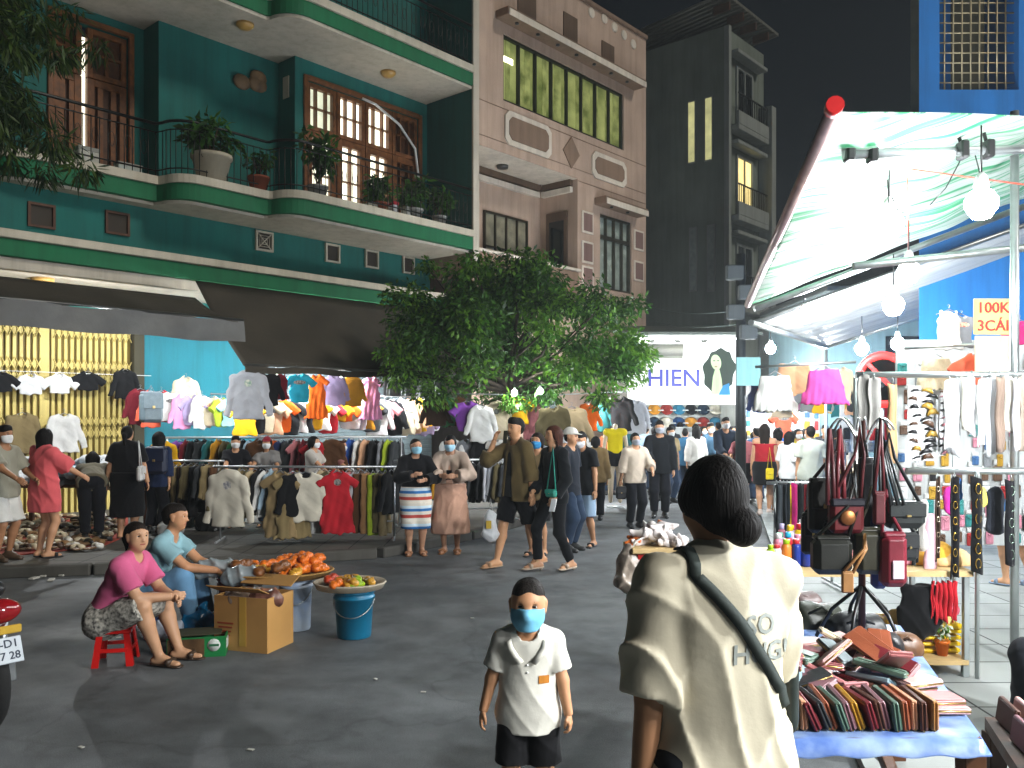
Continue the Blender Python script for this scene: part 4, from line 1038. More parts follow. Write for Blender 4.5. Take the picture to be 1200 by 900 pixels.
        if d.get('tank'):
            b.cut(pe + up * .262 * s, up)
        b.ball(nb + fw * .022 * s + up * .012 * s, d.get('neck', .045) * s, 1, k=.005, sub=True)
        if d.get('open'):
            c_ = pe + fw * .12 * s; b.cap(c_ + up * .3 * s, c_ - up * .35 * s, d['open'] * s, d['open'] * 1.4 * s, 1, k=.005, sub=True)
        if d.get('hood'): b.cap(nb - fw * .045 * s + rt * .05 * s, nb - fw * .045 * s - rt * .05 * s, .034 * s, None, 1, k=.03)
        o = cloth_part(name, b, d['c'], d.get('amp', .009), d.get('h'), d.get('f', 26), d.get('m'))
        return o
    if top: topper(top)
    if over: topper(over, over.get('name', 'jacket'), .006)
    if bottom:
        b = Blob(); k_ = bottom['k']; g = bottom.get('g', .009)
        if k_ in ('trousers', 'shorts'):
            up_ = bottom.get('len', 1.88 if k_ == 'trousers' else .85)
            b.cap(hpR, hpL, .058 * s * f + g, None, .95, fw, .03); b.cap(pe, pe + up * .05 * s, .08 * s * f + g, .076 * s * f + g, .74, fw, .04, fe=True)
            for P, K, A in ((hpR, KR, AR), (hpL, KL, AL)): leg(b, P, K, A, g, up_, .012, bottom.get('gl', .012), True)
        else:
            z1 = bottom.get('len', .3)
            if pel is None:
                b.cap(pe + up * .06 * s, (pe.x + (AR.x + AL.x) / 2 * .4, pe.y + (AR.y + AL.y) / 2 * .4, z1 * s), .112 * s * f + g, bottom.get('r', .118) * s + .016, .84, fw, .02, fe=True); b.cap(hpR + up * .01 * s, hpL + up * .01 * s, .068 * s * f + g, None, .95, fw, .03); b.cut(pe + up * .07 * s, up)
                for P, K, A in ((hpR, KR, AR), (hpL, KL, AL)):
                    q = [P, K, A]; zz = z1 * s + .03
                    e_ = P.lerp(K, min(1, max(.1, (P.z - zz) / max(.01, P.z - K.z)))); b.cap(P, e_, .056 * s * f + g, .05 * s * f + g, 1, k=.05)
                    if zz < K.z: b.cap(K, K.lerp(A, min(1, (K.z - zz) / max(.01, K.z - A.z))), .045 * s * f + g, None, 1, k=.05)
                b.cut((0, 0, z1 * s), (0, 0, -1))
            else:
                b.cap(pe, pe + up * .04 * s, .09 * s * f + g, .08 * s * f + g, .85, fw, .04); b.cap(hpR, hpL, .07 * s * f + g, None, 1, k=.03)
                for P, K, A in ((hpR, KR, AR), (hpL, KL, AL)): leg(b, P, K, A, g + .006, bottom.get('up', 1.25), .03, .014, True)
                b.cap((hpR + hpL) / 2, (KR + KL) / 2, .06 * s, .05 * s, 1, k=.05)
        cloth_part('skirt' if k_ == 'skirt' else k_, b, bottom['c'], bottom.get('amp', .008), mt=bottom.get('m'))
    # hair
    st, hcol = hair
    b = Blob()
    b.cap(H_(0, -.11, .15), H_(0, .02, .155), .385 * hs, .365 * hs, .87, hr_, .02)
    face = lambda: (b.cap(H_(-.09, .45, -.2), H_(-.09, .47, -.05), .34 * hs, .29 * hs, 1, k=.01, sub=True), b.cap(H_(.09, .45, -.2), H_(.09, .47, -.05), .34 * hs, .29 * hs, 1, k=.01, sub=True), b.cap(H_(0, .1, -.5), H_(0, .2, -.6), .42 * hs, None, 1, k=.01, sub=True))
    if st in ('short', 'crop'):
        b.cap(H_(0, -.2, .0), H_(0, -.24, -.1), .3 * hs, .22 * hs, .95, hr_, .03)
        if st == 'crop': b.p[0] = (*b.p[0][:2], .384 * hs, .362 * hs, *b.p[0][4:])
        else: b.cap(H_(-.1, .2, .42), H_(.12, .2, .42), .1 * hs, None, 1, k=.06)
        face()
    elif st == 'bun':
        b.cap(H_(0, -.18, .0), H_(0, -.2, -.16), .3 * hs, .24 * hs, .95, hr_, .04); b.cap(H_(-.2, .0, .0), H_(.2, .0, 0), .2 * hs, None, 1, k=.03); face()
        b.ball(H_(*(hair_off or (.0, -.55, -.05))), (.215 if hair_off else .2) * hs, .85, hf, .025)
    elif st in ('long', 'pony', 'bob'):
        b.cap(H_(0, -.16, .0), H_(0, -.2, -.15), .33 * hs, .28 * hs, .95, hr_, .04); face()
        if st == 'long':
            for x in (-.18, .0, .18): b.cap(H_(x, -.24, -.05), H_(x * 1.3, -.36, -1.25 - .15 * (x == 0)), .2 * hs, .13 * hs, .75, hf, .05)
            for x in (-1, 1): b.cap(H_(x * .3, .0, .1), H_(x * .38, -.06, -.75), .12 * hs, .09 * hs, 1, k=.04)
        elif st == 'bob':
            for x in (-1, 1): b.cap(H_(x * .29, -.02, .1), H_(x * .33, .02, -.4), .14 * hs, .1 * hs, 1, k=.04)
            b.cap(H_(0, -.25, 0), H_(0, -.28, -.4), .28 * hs, .22 * hs, .8, hf, .05)
        else:
            b.cap(H_(0, -.45, .12), H_(0, -.62, -.1), .1 * hs, .13 * hs, 1, k=.03); b.cap(H_(0, -.62, -.1), H_(0, -.5, -.85), .13 * hs, .06 * hs, 1, k=.03)
    V, Fc = b.mesh(min(h, .012), folds(.003, 70, ph)); mk('hair', V, Fc, hairm(hcol), r, True, world=False)
    if cap_:
        b = Blob(); b.cap(H_(0, -.1, .2), H_(0, .03, .2), .41 * hs, .39 * hs, .88, hr_, .01); b.cap(H_(0, .3, .2), H_(0, .62, .14), .24 * hs, .2 * hs, .1, hu, .02)
        b.cut(H_(0, 0, .14), -hu); V, Fc = b.mesh(min(h, .01)); mk('cap', V, Fc, cloth(cap_), r, True, world=False)
    if mask:
        b = Blob(); g = .012 * (hs / .21)
        b.cap(H_(0, .08, .0), H_(0, .2, -.34), .27 * hs + g, .15 * hs + g, .95, hr_, .03); b.cap(H_(-.1, .13, -.18), H_(.1, .13, -.18), .17 * hs + g, None, 1, k=.03); b.cap(H_(0, .34, -.02), H_(0, .42, -.12), .05 * hs, .075 * hs, 1, k=.04)
        b.cut(H_(0, .07, 0), -hf); b.cut(H_(0, 0, -.02), hu + hf * -.1); b.cut(H_(0, 0, -.44), -hu)
        V, Fc = b.mesh(min(h, .009)); mk('face_mask', V, Fc, mat('mask_' + mask.strip('#'), mask, rough=.8, var=.06, scale=4, bump=.3, bscale=40), r, True, world=False)
        for x in (-1, 1) if dist < 9 else ():
            m = MB(); m.tube([H_(x * .27, .12, -.06), H_(x * .34, .0, .02), H_(x * .35, -.06, -.06), H_(x * .25, .1, -.3)], .0022, 4); m.build('mask_loop', WHT, r, world=False)
    # shoes
    for i, A in enumerate((AR, AL)):
        td = toed[i]
        heel = V3((A.x, A.y, A.z - .018 * s)) - td * .022 * s; toe = V3((A.x, A.y, A.z - .03 * s)) + td * .096 * s * cs
        b = Blob()
        if shoes[0] == 'shoe':
            b.cap(heel, toe, .031 * s, .023 * s, .85, (0, 0, 1), .015); b.cap(A + V3((0, 0, .005 * s)), A.lerp(toe, .5), .028 * s, .024 * s, 1, k=.015)
        elif shoes[0] == 'none': continue
        else:
            dz = V3((0, 0, -.016 * s)); b.cap(heel + dz + V3((0, 0, 0.002)), toe + dz * .55, .026 * s, .028 * s, .28, (0, 0, 1), .01); tm_ = A.lerp(toe, .62)
            b.cap(tm_ + td.cross(V3((0, 0, 1))) * .02 * s, tm_ - td.cross(V3((0, 0, 1))) * .02 * s, .016 * s, None, .9, td, .005)
            if shoes[0] == 'heel': b.cap(heel, heel + dz * 1.5, .018 * s, .012 * s, 1, k=.01)
        V, Fc = b.mesh(.007 if dist < 12 else .011); mk('shoe', V, Fc, leather(shoes[1]), r, True, world=False)
    r['_'] = 0; del r['_']
    J = dict(hc=hc, nb=nb, up=up, fw=fw, rt=rt, pe=pe, WR=WR, WL=WL, ER=ER, EL=EL, sR=sR, sL=sL, KR=KR, KL=KL, H=H_, hs=hs, s=s, M=WM[r.name], ch=ch)
    return r, J
hair_off = None
def wpt(J, p): return J['M'] @ Vector(p)
# ================================================================ the people of the photograph
from mathutils.bvhtree import BVHTree
def loc_y(px, Y, z=0): return Vector(((px - 600) / 1000 * Y, Y, z))
def HH(hy, Y, z=0): return 1.75 - z - (hy - 485) / 1000 * Y
HB, HK, HR = '#1d140e', '#100d0c', '#3a1d12'
PAT = mat('patterned_cloth', '#c4c0b4', rough=.9, scale=42, col2='#15161a', bump=.1)
STRIPE = mat('striped_cloth', '#d9d2c4', rough=.9, bump=.1)
_n = STRIPE.node_tree; _tc = _n.nodes['Texture Coordinate']; _sx = _n.nodes.new('ShaderNodeSeparateXYZ'); _ml = _n.nodes.new('ShaderNodeMath'); _ml.operation = 'MULTIPLY'; _ml.inputs[1].default_value = 4.6; _fr = _n.nodes.new('ShaderNodeMath'); _fr.operation = 'FRACT'
_cr = _n.nodes.new('ShaderNodeValToRGB'); _cr.color_ramp.interpolation = 'CONSTANT'; el_ = _cr.color_ramp.elements; el_[0].color = (.75, .7, .6, 1); el_[1].position = .18; el_[1].color = (*lin('#b5483f'), 1)
for p_, c_ in ((.36, '#d9d2c4'), (.55, '#2f6fae'), (.7, '#cfe0ea'), (.86, '#d9d2c4')): e_ = el_.new(p_); e_.color = (*lin(c_), 1)
_n.links.new(_tc.outputs['Object'], _sx.inputs[0]); _n.links.new(_sx.outputs['Z'], _ml.inputs[0]); _n.links.new(_ml.outputs[0], _fr.inputs[0]); _n.links.new(_fr.outputs[0], _cr.inputs['Fac']); _n.links.new(_cr.outputs[0], _n.nodes['Principled BSDF'].inputs['Base Color'])

def phone(p, label, rz=0, tilt=.6, c='#101114'):
    m = MB(); m.box((0, 0, 0), (.07, .009, .145), b=.004); o = m.build('smartphone', plastic(c, .2), org=(0, 0, 0)); o.location = p; o.rotation_euler = (-tilt, 0, rz); return tag(o, label, 'phone')
def handbag(p, w, h, d, col, label, rz=0, strap=None, name='handbag', cat='bag', flap=True, group=None, strapc=None):
    r = thing(name, label, cat, p, rz, group)
    m = MB(); m.box((0, 0, -h * .02), (w, d, h * .94), b=min(d, w, h) * .3); m.box((0, 0, h * .43), (w * .9, d * .7, h * .12), b=d * .12); o = m.build('bag_body', leather(col), r, smooth=False, world=False)
    bv_ = o.modifiers.new('round', 'BEVEL'); bv_.width = min(d, w, h) * .09; bv_.segments = 2
    if flap: m = MB(); m.box((0, -d / 2 - .004, h * .2), (w * .9, .012, h * .5), b=.005); f_ = m.build('flap', leather(col), r, world=False); m = MB(); m.box((0, -d / 2 - .014, 0), (w * .12, .01, h * .08), b=.003); m.build('clasp', metal('#b9a36a', .3), f_, world=False)
    if strap: m = MB(); m.tube([Vector(q) for q in strap], .008, 6); m.build('strap', leather(strapc or col), r, world=False)
    return r

# --- woman in the foreground, seen from behind
Yw = 2.2
hair_off = (.13, -.46, -.25)
W_, J = person('woman seen from behind in an oversized cream t-shirt, dark hair in a low bun', loc_y(845, Yw), 1.62, 192, '#a87a58', ('bun', '#0f0b09'), yaw=1, lean=3, fat=1.0, sw=.092, top=dict(c='#cdc4ac', sl=.98, hem=.4, g=.014, gl=.026, amp=.015, f=36, neck=.034, flare=.0), bottom=dict(k='trousers', c='#23262c'),
               hr=(-.15, -.17, .47), hl=(.14, -.0, .45), h=.007, shoes=('sandal', '#2a2622'), curl=(.7, .6), headscale=1.04)
hair_off = None
topo = [c for c in W_.children if c.name.startswith('top')][0]
Mw = WM[W_.name]
bvh = BVHTree.FromPolygons([Mw @ v.co for v in topo.data.vertices], [tuple(p.vertices) for p in topo.data.polygons])
back = (Mw.to_3x3() @ Vector((0, 1, 0))).normalized(); sidev = (Mw.to_3x3() @ Vector((1, 0, 0))).normalized()
def onback(x, z, off=.004):
    o = Mw @ Vector((x, .8, z)); hit = bvh.ray_cast(o, -back, 2)
    return (hit[0] + hit[1] * off) if hit[0] else None
pts = []
for yy in np.linspace(-.07, .035, 8):
    h_ = bvh.ray_cast(Mw @ Vector((.088, yy, 2.2)), Vector((0, 0, -1)), 2)
    if h_[0]: pts.append(h_[0] + Vector((0, 0, .004)))
for i in range(31):
    u = i / 30; p = onback(.095 - .255 * u, 1.345 - .35 * u ** 1.15, .004)
    if p: pts.append(p)
m = MB(); V = []
for i, p in enumerate(pts):
    t = (pts[min(i + 1, len(pts) - 1)] - pts[max(i - 1, 0)]).normalized(); w = t.cross(back).normalized()
    V += [p + w * .015 + back * .001, p - w * .015 + back * .001]
m.add(V, [(2 * i, 2 * i + 1, 2 * i + 3, 2 * i + 2) for i in range(len(pts) - 1)], True)
bagp = Mw @ Vector((-.26, -.16, .98))
sb = thing('shoulder_bag', 'dark green shoulder bag strap crossing the back of the cream t-shirt', 'bag', bagp, RAD(192))
b_ = Blob(); b_.cap((-.02, -.03, -.08), (-.02, -.03, .08), .07, None, .5, (1, 0, 0)); V2, F2 = b_.mesh(.01); mk('bag_body', V2, F2, leather('#2b3330'), sb, True, world=False)
st_ = m.build('strap', mat('strap_webbing', '#2d3531', rough=.8, scale=60), sb); md = st_.modifiers.new('thickness', 'SOLIDIFY'); md.thickness = .004
INK = mat('grey_print', '#959a94', rough=.8, var=.2, bump=0)
def print_on_back(s, cx, cz, size):
    cu = bpy.data.curves.new('t', 'FONT'); cu.body = s; cu.size = size; cu.align_x = 'CENTER'; cu.align_y = 'CENTER'; cu.resolution_u = 2; cu.offset = size * .02
    o = bpy.data.objects.new('t', cu); COL.objects.link(o); me = bpy.data.meshes.new_from_object(o.evaluated_get(bpy.context.evaluated_depsgraph_get())); bpy.data.objects.remove(o)
    bm = bmesh.new(); bm.from_mesh(me); bmesh.ops.subdivide_edges(bm, edges=[e for e in bm.edges if e.calc_length() > .02], cuts=2, use_grid_fill=False); bmesh.ops.triangulate(bm, faces=bm.faces)
    V = []
    for v in bm.verts: V.append(onback(cx - v.co.x, cz + v.co.y, .0026) or Mw @ Vector((cx - v.co.x, .15, cz + v.co.y)))
    bm.verts.index_update(); Fc = [[v.index for v in f.verts] for f in bm.faces]; bm.free(); bpy.data.meshes.remove(me)
    mk('print', V, Fc, INK, topo)
print_on_back('SO', -.06, 1.225, .07); print_on_back('HUG!', -.065, 1.155, .07)

# --- little boy
B_, J = person('little boy in a white polo shirt and light blue face mask facing the camera', loc_y(619, 3.45), 1.06, -4, '#bd8b66', ('crop', '#15100c'), child=True, mask='#6fb4d2', h=.0058, hr=(-.205, -.03, .40), hl=(.18, -.05, .40), curl=(.7, .9), sw=.1,
               top=dict(c='#d8d5c9', sl=.72, hem=.45, g=.010, neck=.05, gl=.014, amp=.004), bottom=dict(k='shorts', c='#141416', len=.88, gl=.02, g=.006, amp=.005), shoes=('sandal', '#3a3a40'), fr=(-.075, -.03, .045), fl=(.075, .02, .045))
topb = [c for c in B_.children if c.name.startswith('top')][0]
Mb = WM[B_.name]; bv2 = BVHTree.FromPolygons([v.co.copy() for v in topb.data.vertices], [tuple(p.vertices) for p in topb.data.polygons])
def onboy(x, z, off=.003):
    h_ = bv2.ray_cast(Vector((x, -.6, z)), Vector((0, 1, 0)), 2); return h_[0] + h_[1] * off if h_[0] else Vector((x, -.08, z))
cu_ = J['nb']; col_ = paint('#d6d3c8')
for sx in (-1, 1):
    m = MB(); P1 = [onboy(sx * x, z, .006) for x, z in ((.012, J['nb'].z - .085), (.035, J['nb'].z - .06), (.055, J['nb'].z - .03), (.062, J['nb'].z - .004))]
    V = []
    for i, p in enumerate(P1): V += [p, p + Vector((sx * .022, -.004, -.012))]
    m.add(V, [(2 * i, 2 * i + 1, 2 * i + 3, 2 * i + 2) for i in range(3)], True); o = m.build('collar', cloth('#d8d5c9'), B_, world=False); md = o.modifiers.new('thickness', 'SOLIDIFY'); md.thickness = .003
m = MB(); c0 = onboy(.065, .70, .002); V = [onboy(.065 + dx, .70 + dz, .003) for dz in (-.016, 0, .016) for dx in (-.02, 0, .02)]
m.add(V, [(r * 3 + c, r * 3 + c + 1, r * 3 + c + 4, r * 3 + c + 3) for r in (0, 1) for c in (0, 1)]); m.build('badge', paint('#b8741f'), B_, world=False)
m = MB()
for z in (J['nb'].z - .1, J['nb'].z - .13): m.ell(onboy(.0, z, .002), (.005, .003, .005), 8, 4)
m.build('button', WHT, B_, world=False)

# --- sellers on low stools
S_, J = person('seated woman in a pink t-shirt and dark patterned skirt on a red stool', loc_y(133, 6.05), 1.5, 84, '#b58a6a', ('pony', '#1a120d'), yaw=-30, pitch=2, lean=24, fat=1.1, pel=(0, .03, .205), hr=(-.02, -.3, .315), hl=(.0, -.31, .30), er=(-.5, .3, -.6), el=(.5, .3, -.6),
               fr=(-.06, -.26, .045), fl=(.05, -.30, .045), top=dict(c='#b9567a', sl=.72, g=.01, amp=.008, neck=.04), bottom=dict(k='skirt', c='#222', m=PAT, up=1.0), shoes=('sandal', '#3a2b20'), h=.0085, curl=(.8, .8))
S2, J2 = person('seated man in a light blue t-shirt and jeans resting his arms on his knees', loc_y(170, 6.9), 1.6, 90, '#b07f5c', ('crop', '#17110d'), yaw=2, pitch=-2, lean=24, pel=(0, .0, .19), hr=(-.04, -.38, .31), hl=(.03, -.38, .315), er=(-.4, .2, -.8), el=(.4, .2, -.8),
                fr=(-.07, -.27, .045), fl=(.06, -.30, .045), top=dict(c='#7fa3ab', sl=.6, g=.01, amp=.008), bottom=dict(k='trousers', c='#5f86a6', g=.006), shoes=('sandal', '#2b2420'), h=.009, curl=(.9, .9))

# --- left pavement
def PP(label, px, Y, hy, rot, z=0.0, **k): return person(label, loc_y(px, Y, z), HH(hy, Y, z), rot, **k)
jeans = dict(k='trousers', c='#2c3a4e'); blackt = dict(k='trousers', c='#14151a', g=.006); blks = dict(k='shorts', c='#131316', len=.9, gl=.03)
PP('man at the left edge with a white mask, beige shirt and white shorts', 4, 9.6, 500, 75, .1, skin='#9d7050', hair=('short', HK), mask='#d8d8d6', top=dict(c='#8d8b7c', sl=.8, hem=.47, g=.02), bottom=dict(k='shorts', c='#c9c9c4', len=.95, gl=.03), shoes=('shoe', '#4a3a2c'), hr=(-.12, -.25, .62), hl=(.1, -.2, .6))
PP('woman with long dark hair in a short coral pink dress seen from behind', 52, 9.8, 503, 150, .1, hair=('long', HK), yaw=25, top=dict(c='#c9585c', sl=.95, hem=.36, g=.03, gl=.03, amp=.016, flare=.012), shoes=('sandal', '#222222'), hr=(-.12, -.25, .62), hl=(.17, -.1, .52))
PP('person bending forward over the shoe pile in an olive grey top and black trousers', 108, 11.2, 500, 205, .1, hair=('long', HK), lean=72, pel=(0, .1, .53), hr=(-.06, -.36, .30), hl=(.08, -.36, .32), top=dict(c='#5d5747', sl=1.9, g=.02), bottom=blackt, shoes=('shoe', '#1a1a1a'))
PP('woman in a black short sleeved dress carrying a white shoulder strap, seen from behind', 149, 11.3, 500, 185, .1, hair=('pony', HK), fat=1.15, top=dict(c='#121214', sl=.75, hem=.4, g=.025), bottom=dict(k='skirt', c='#111113', len=.2, r=.13), hl=(.19, 0, .45), hr=(-.19, 0, .45))
hb0 = handbag(loc_y(165, 11.05, .98), .2, .2, .07, '#c7c7c4', 'white tote hanging at the side of the woman in black', RAD(100), [(-.06, 0, .1), (-.03, .02, .42), (.05, 0, .1)])
PP('person with long hair and a navy jacket bending slightly over the racks', 182, 11.8, 506, 170, .1, hair=('long', HK), lean=10, top=dict(c='#1c2640', sl=1.5, hem=.46, g=.02), bottom=blackt, shoes=('shoe', '#181818'))
handbag(loc_y(183, 11.6, 1.12), .3, .38, .14, '#1a2238', 'navy backpack on the back of the person by the racks', RAD(0), None, 'backpack', 'backpack')
# shoppers between the racks
for px, Y, hy, rot, lb, mk_, tc, hr2, yw in ((276, 12.4, 512, 20, 'shopper with a white mask and black top behind the olive jackets', '#d5d6d6', '#17171b', 'short', 0), (313, 12.5, 513, -10, 'shopper with a white mask and dark red cap behind the front rack', '#cfd3d4', '#7c7a78', 'bob', 15),
                                             (367, 12.4, 512, 75, 'woman with a white mask turned sideways between the clothes racks', '#d2d4d6', '#a8a29a', 'bob', 10), (399, 12.7, 517, 70, 'woman with brown hair and mask reaching into the rack of red dresses', '#c8ccd2', '#8a5a54', 'bob', 15)):
    PP(lb, px, Y, hy, rot, .1, hair=(hr2, HK if px < 390 else HR), yaw=yw, mask=mk_, top=dict(c=tc, sl=.7, g=.015), bottom=jeans, cap_='#7d1f2c' if px == 313 else None, hr=(-.1, -.25, .6), hl=(.14, -.22, .62))
PP('woman in a black jacket and striped skirt with a light blue mask', 487, 10.6, 515, 12, 0, hair=('pony', HB), yaw=12, mask='#8ec1d6', skin='#b98c70', top=dict(c='#b8d0dc', sl=.6, hem=.5, m=STRIPE), over=dict(c='#141417', sl=1.85, hem=.545, open=.03, g=.016), bottom=dict(k='skirt', c='#d9d2c4', m=STRIPE, len=.235, r=.112),
   hr=(-.03, -.17, .70), hl=(.06, -.16, .66), er=(-.8, .2, -.5), el=(.8, .2, -.5), shoes=('heel', '#9a6a48'), fat=1.05)
PP('woman in a long peach dress and pale cardigan looking at her phone, light blue mask', 528, 10.75, 510, -4, 0, hair=('bun', HK), pitch=-14, mask='#9cc6dc', skin='#b98c70', top=dict(c='#c49a84', sl=.6, hem=.5), over=dict(c='#b9a596', sl=1.8, hem=.45, open=.05, g=.02, gl=.02), bottom=dict(k='skirt', c='#c49a84', len=.17, r=.15, amp=.016),
   hr=(-.05, -.17, .665), hl=(.06, -.17, .665), er=(-.8, .2, -.5), el=(.8, .2, -.5), shoes=('sandal', '#a8744e'))
phone(loc_y(526, 10.5, 1.0) , 'phone held by the woman in the peach dress', 0, .7); phone(loc_y(492, 10.35, 1.02), 'phone held by the woman in the striped skirt', .2, .7)
PP('man in an olive overshirt and black shorts walking with a hand at his ear', 606, 9.75, 491, -52, 0, skin='#bd8c66', hair=('short', HK), yaw=-5, top=dict(c='#141416', sl=.5, hem=.48), over=dict(c='#5c4e32', sl=1.35, hem=.45, open=.055, g=.02, gl=.02), bottom=blks,
   fr=(-.06, -.13, .045), fl=(.06, .17, .06), kl=(.1, -1, 0), hr=(-.12, -.1, .86), hl=(.15, .02, .44), er=(-.35, -.5, -.8), shoes=('sandal', '#b08a68'))
phone(at(592, 512, 9.62), 'black phone held to the ear of the man in olive', -.9, .1)
bg_ = thing('shopping_bag', 'white plastic shopping bag hanging from the hand of the man in olive', 'bag', at(575, 612, 9.7)); b_ = Blob(); b_.cap((0, 0, -.13), (0, 0, .08), .085, .05, .6, k=.02); V, Fc = b_.mesh(.012, rfolds(.012, 40, 2)); mk('bag_body', V, Fc, mat('white_bag', '#cdced0', rough=.35, var=.06, bump=.3, bscale=30), bg_, True, world=False)
m = MB(); m.tube([(-.03, 0, .1), (0, 0, .27), (.03, 0, .1)], .006, 5); m.build('handle', WHT, bg_, world=False); m = MB(); m.box((-.02, -.058, -.02), (.06, .006, .09), b=.002); m.build('print', paint('#c2a13a'), bg_, world=False)
PP('woman with long brown hair in a black jacket and trousers wearing pale heels', 650, 9.55, 500, -58, 0, hair=('long', HR), yaw=-8, top=dict(c='#101215', sl=1.9, hem=.47, g=.015), bottom=dict(k='trousers', c='#131417', g=.003, gl=.002), fr=(-.06, -.1, .055), fl=(.06, .1, .055), hr=(-.06, -.14, .55), hl=(.12, -.08, .52), shoes=('heel', '#b9a592'), fat=.95)
handbag(at(646, 578, 9.3), .14, .09, .06, '#2b8a78', 'small teal handbag held by the woman in black', RAD(-40), [(-.06, 0, .03), (0, .03, .5), (.06, 0, .03)]); phone(at(648, 592, 9.2), 'white phone in the hand of the woman in pale heels', -.6, .4, '#cfd2d4')
PP('person with a bright blue mask walking behind the woman in black', 630, 10.5, 508, -25, 0, hair=('bob', HB), mask='#2f7fb4', top=dict(c='#7d6a4c', sl=1.6, hem=.46), bottom=blks, shoes=('sandal', '#333'))
PP('man with a white cap turned sideways behind the long haired woman', 668, 10.9, 503, 60, 0, hair=('crop', HK), cap_='#c9c7bf', top=dict(c='#20242c', sl=.7, hem=.46), bottom=jeans, shoes=('shoe', '#333'))
PP('man in a black t-shirt and light denim shorts with a white mask looking down', 683, 11.2, 506, -38, 0, hair=('short', HK), pitch=-18, mask='#d4d4d8', top=dict(c='#15171a', sl=.62, hem=.46, g=.02), bottom=dict(k='shorts', c='#8fa6bd', len=1.0, gl=.03), fr=(-.06, -.08, .045), fl=(.06, .08, .045), hr=(-.16, -.12, .47), shoes=('sandal', '#2a2a2c'))
PP('person in a tan jacket and black trousers seen from behind near the yellow top', 698, 14.0, 512, 175, 0, hair=('bob', HK), top=dict(c='#6e5a3a', sl=1.9, hem=.46, g=.03), bottom=blackt, shoes=('shoe', '#161616'))
# --- middle of the street
PP('woman in a pale beige sweater and black trousers with a grey mask', 744, 13.1, 508, 18, 0, hair=('bun', HK), mask='#8b8f96', yaw=-5, top=dict(c='#b9aa98', sl=1.4, hem=.48, g=.02), bottom=blackt, hr=(-.17, .02, .44), hl=(.12, -.18, .6), shoes=('shoe', '#1c1c1c'))
handbag(loc_y(728, 13.0, .55), .16, .2, .07, '#17171a', 'small black bag hanging from the hand of the woman in beige', 0, [(-.05, 0, .1), (0, 0, .3), (.05, 0, .1)])
PP('tall man in a black hooded jacket and grey mask facing the camera', 773, 14.4, 494, -6, 0, hair=('short', HK), mask='#9a9ea6', top=dict(c='#16181b', sl=1.95, hem=.46, g=.028, hood=True), bottom=blackt, hr=(-.1, -.2, .6), shoes=('shoe', '#141414'), sw=.104); phone(at(762, 543, 14.0), 'phone in the hand of the tall man in black', .3, .6, '#d0d0d0')
PP('person in a blue checked shirt seen from behind by the hat shop', 803, 18.0, 503, 170, 0, hair=('short', HK), top=dict(c='#2c5672', sl=1.8, hem=.46, g=.025), bottom=jeans, shoes=('shoe', '#222'))
PP('man in a slate shirt with a pale mask beside the hat shop entrance', 832, 18.2, 497, 25, 0, hair=('short', HB), mask='#c9ced4', top=dict(c='#3c5a70', sl=.8, hem=.46), bottom=jeans, shoes=('shoe', '#222'))
PP('man in a dark navy jacket with a white mask near the utility pole', 850, 16.8, 490, 5, 0, hair=('short', HK), mask='#c6ccd2', top=dict(c='#182230', sl=1.9, hem=.46, g=.025), bottom=blackt, hr=(-.08, -.2, .58), hl=(.08, -.2, .58), shoes=('shoe', '#151515'))
PP('woman in a dusty pink dress with a pale mask in the crowd', 870, 15.6, 504, -30, 0, hair=('bob', HK), mask='#c3c7cf', top=dict(c='#b06a6e', sl=.7, hem=.36, g=.02, flare=.02), bottom=dict(k='skirt', c='#1a1a1d', len=.34), hr=(-.1, -.18, .56), shoes=('sandal', '#b08f80'))
PP('woman with long dark hair in a red top and short black skirt seen from behind', 896, 14.7, 497, 165, 0, hair=('long', HB), top=dict(c='#9c1f28', sl=.2, hem=.52, tank=True), bottom=dict(k='skirt', c='#111113', len=.34, r=.105), shoes=('shoe', '#b9a79c'), fr=(-.05, -.08, .045), fl=(.05, .08, .05))
PP('woman in a sleeveless black dress with short hair, seen from behind', 912, 15.1, 503, 190, 0, hair=('bob', HK), top=dict(c='#121314', sl=.3, hem=.4, tank=True), bottom=dict(k='skirt', c='#111', len=.33), shoes=('sandal', '#222'))
handbag(loc_y(902, 14.5, .73), .13, .2, .05, '#d9bf1a', 'bright yellow bag hanging between two women in the crowd', 0, [(-.04, 0, .1), (0, 0, .45), (.04, 0, .1)], strapc='#c9b020')
PP('woman in a loose white t-shirt turned sideways in the crowd', 925, 13.8, 506, 120, .05, hair=('long', HK), top=dict(c='#cdcdca', sl=.85, hem=.46, g=.03, gl=.03), bottom=dict(k='trousers', c='#3d4246'), shoes=('shoe', '#333'))
PP('man in a pale grey t-shirt seen from behind near the bag stand', 950, 13.0, 500, 178, .05, hair=('crop', HK), top=dict(c='#a6a99c', sl=.7, hem=.46, g=.025), bottom=jeans, shoes=('shoe', '#222'), fat=1.08)
PP('person in an orange yellow top half hidden behind the pink dress', 884, 17.5, 506, 20, 0, hair=('bob', HK), top=dict(c='#b98a2a', sl=.7), bottom=jeans, shoes=('shoe', '#222'))
PP('dark haired person in black at the far end of the crowd', 967, 16.5, 499, -20, .05, hair=('short', HK), top=dict(c='#1c1d20', sl=1.9), bottom=jeans, shoes=('shoe', '#222'))
PP('person in a teal cap deep in the crowd beside the pole', 880, 20.5, 499, 10, 0, hair=('short', HK), mask='#cfd4d6', cap_='#2a6a70', top=dict(c='#b9bcc0', sl=.7), bottom=jeans, shoes=('shoe', '#222'))
PP('person in a grey shirt farthest back in the crowd', 862, 21.0, 500, 0, 0, hair=('bob', HK), top=dict(c='#8a8f94', sl=.7), bottom=jeans, shoes=('shoe', '#222'))
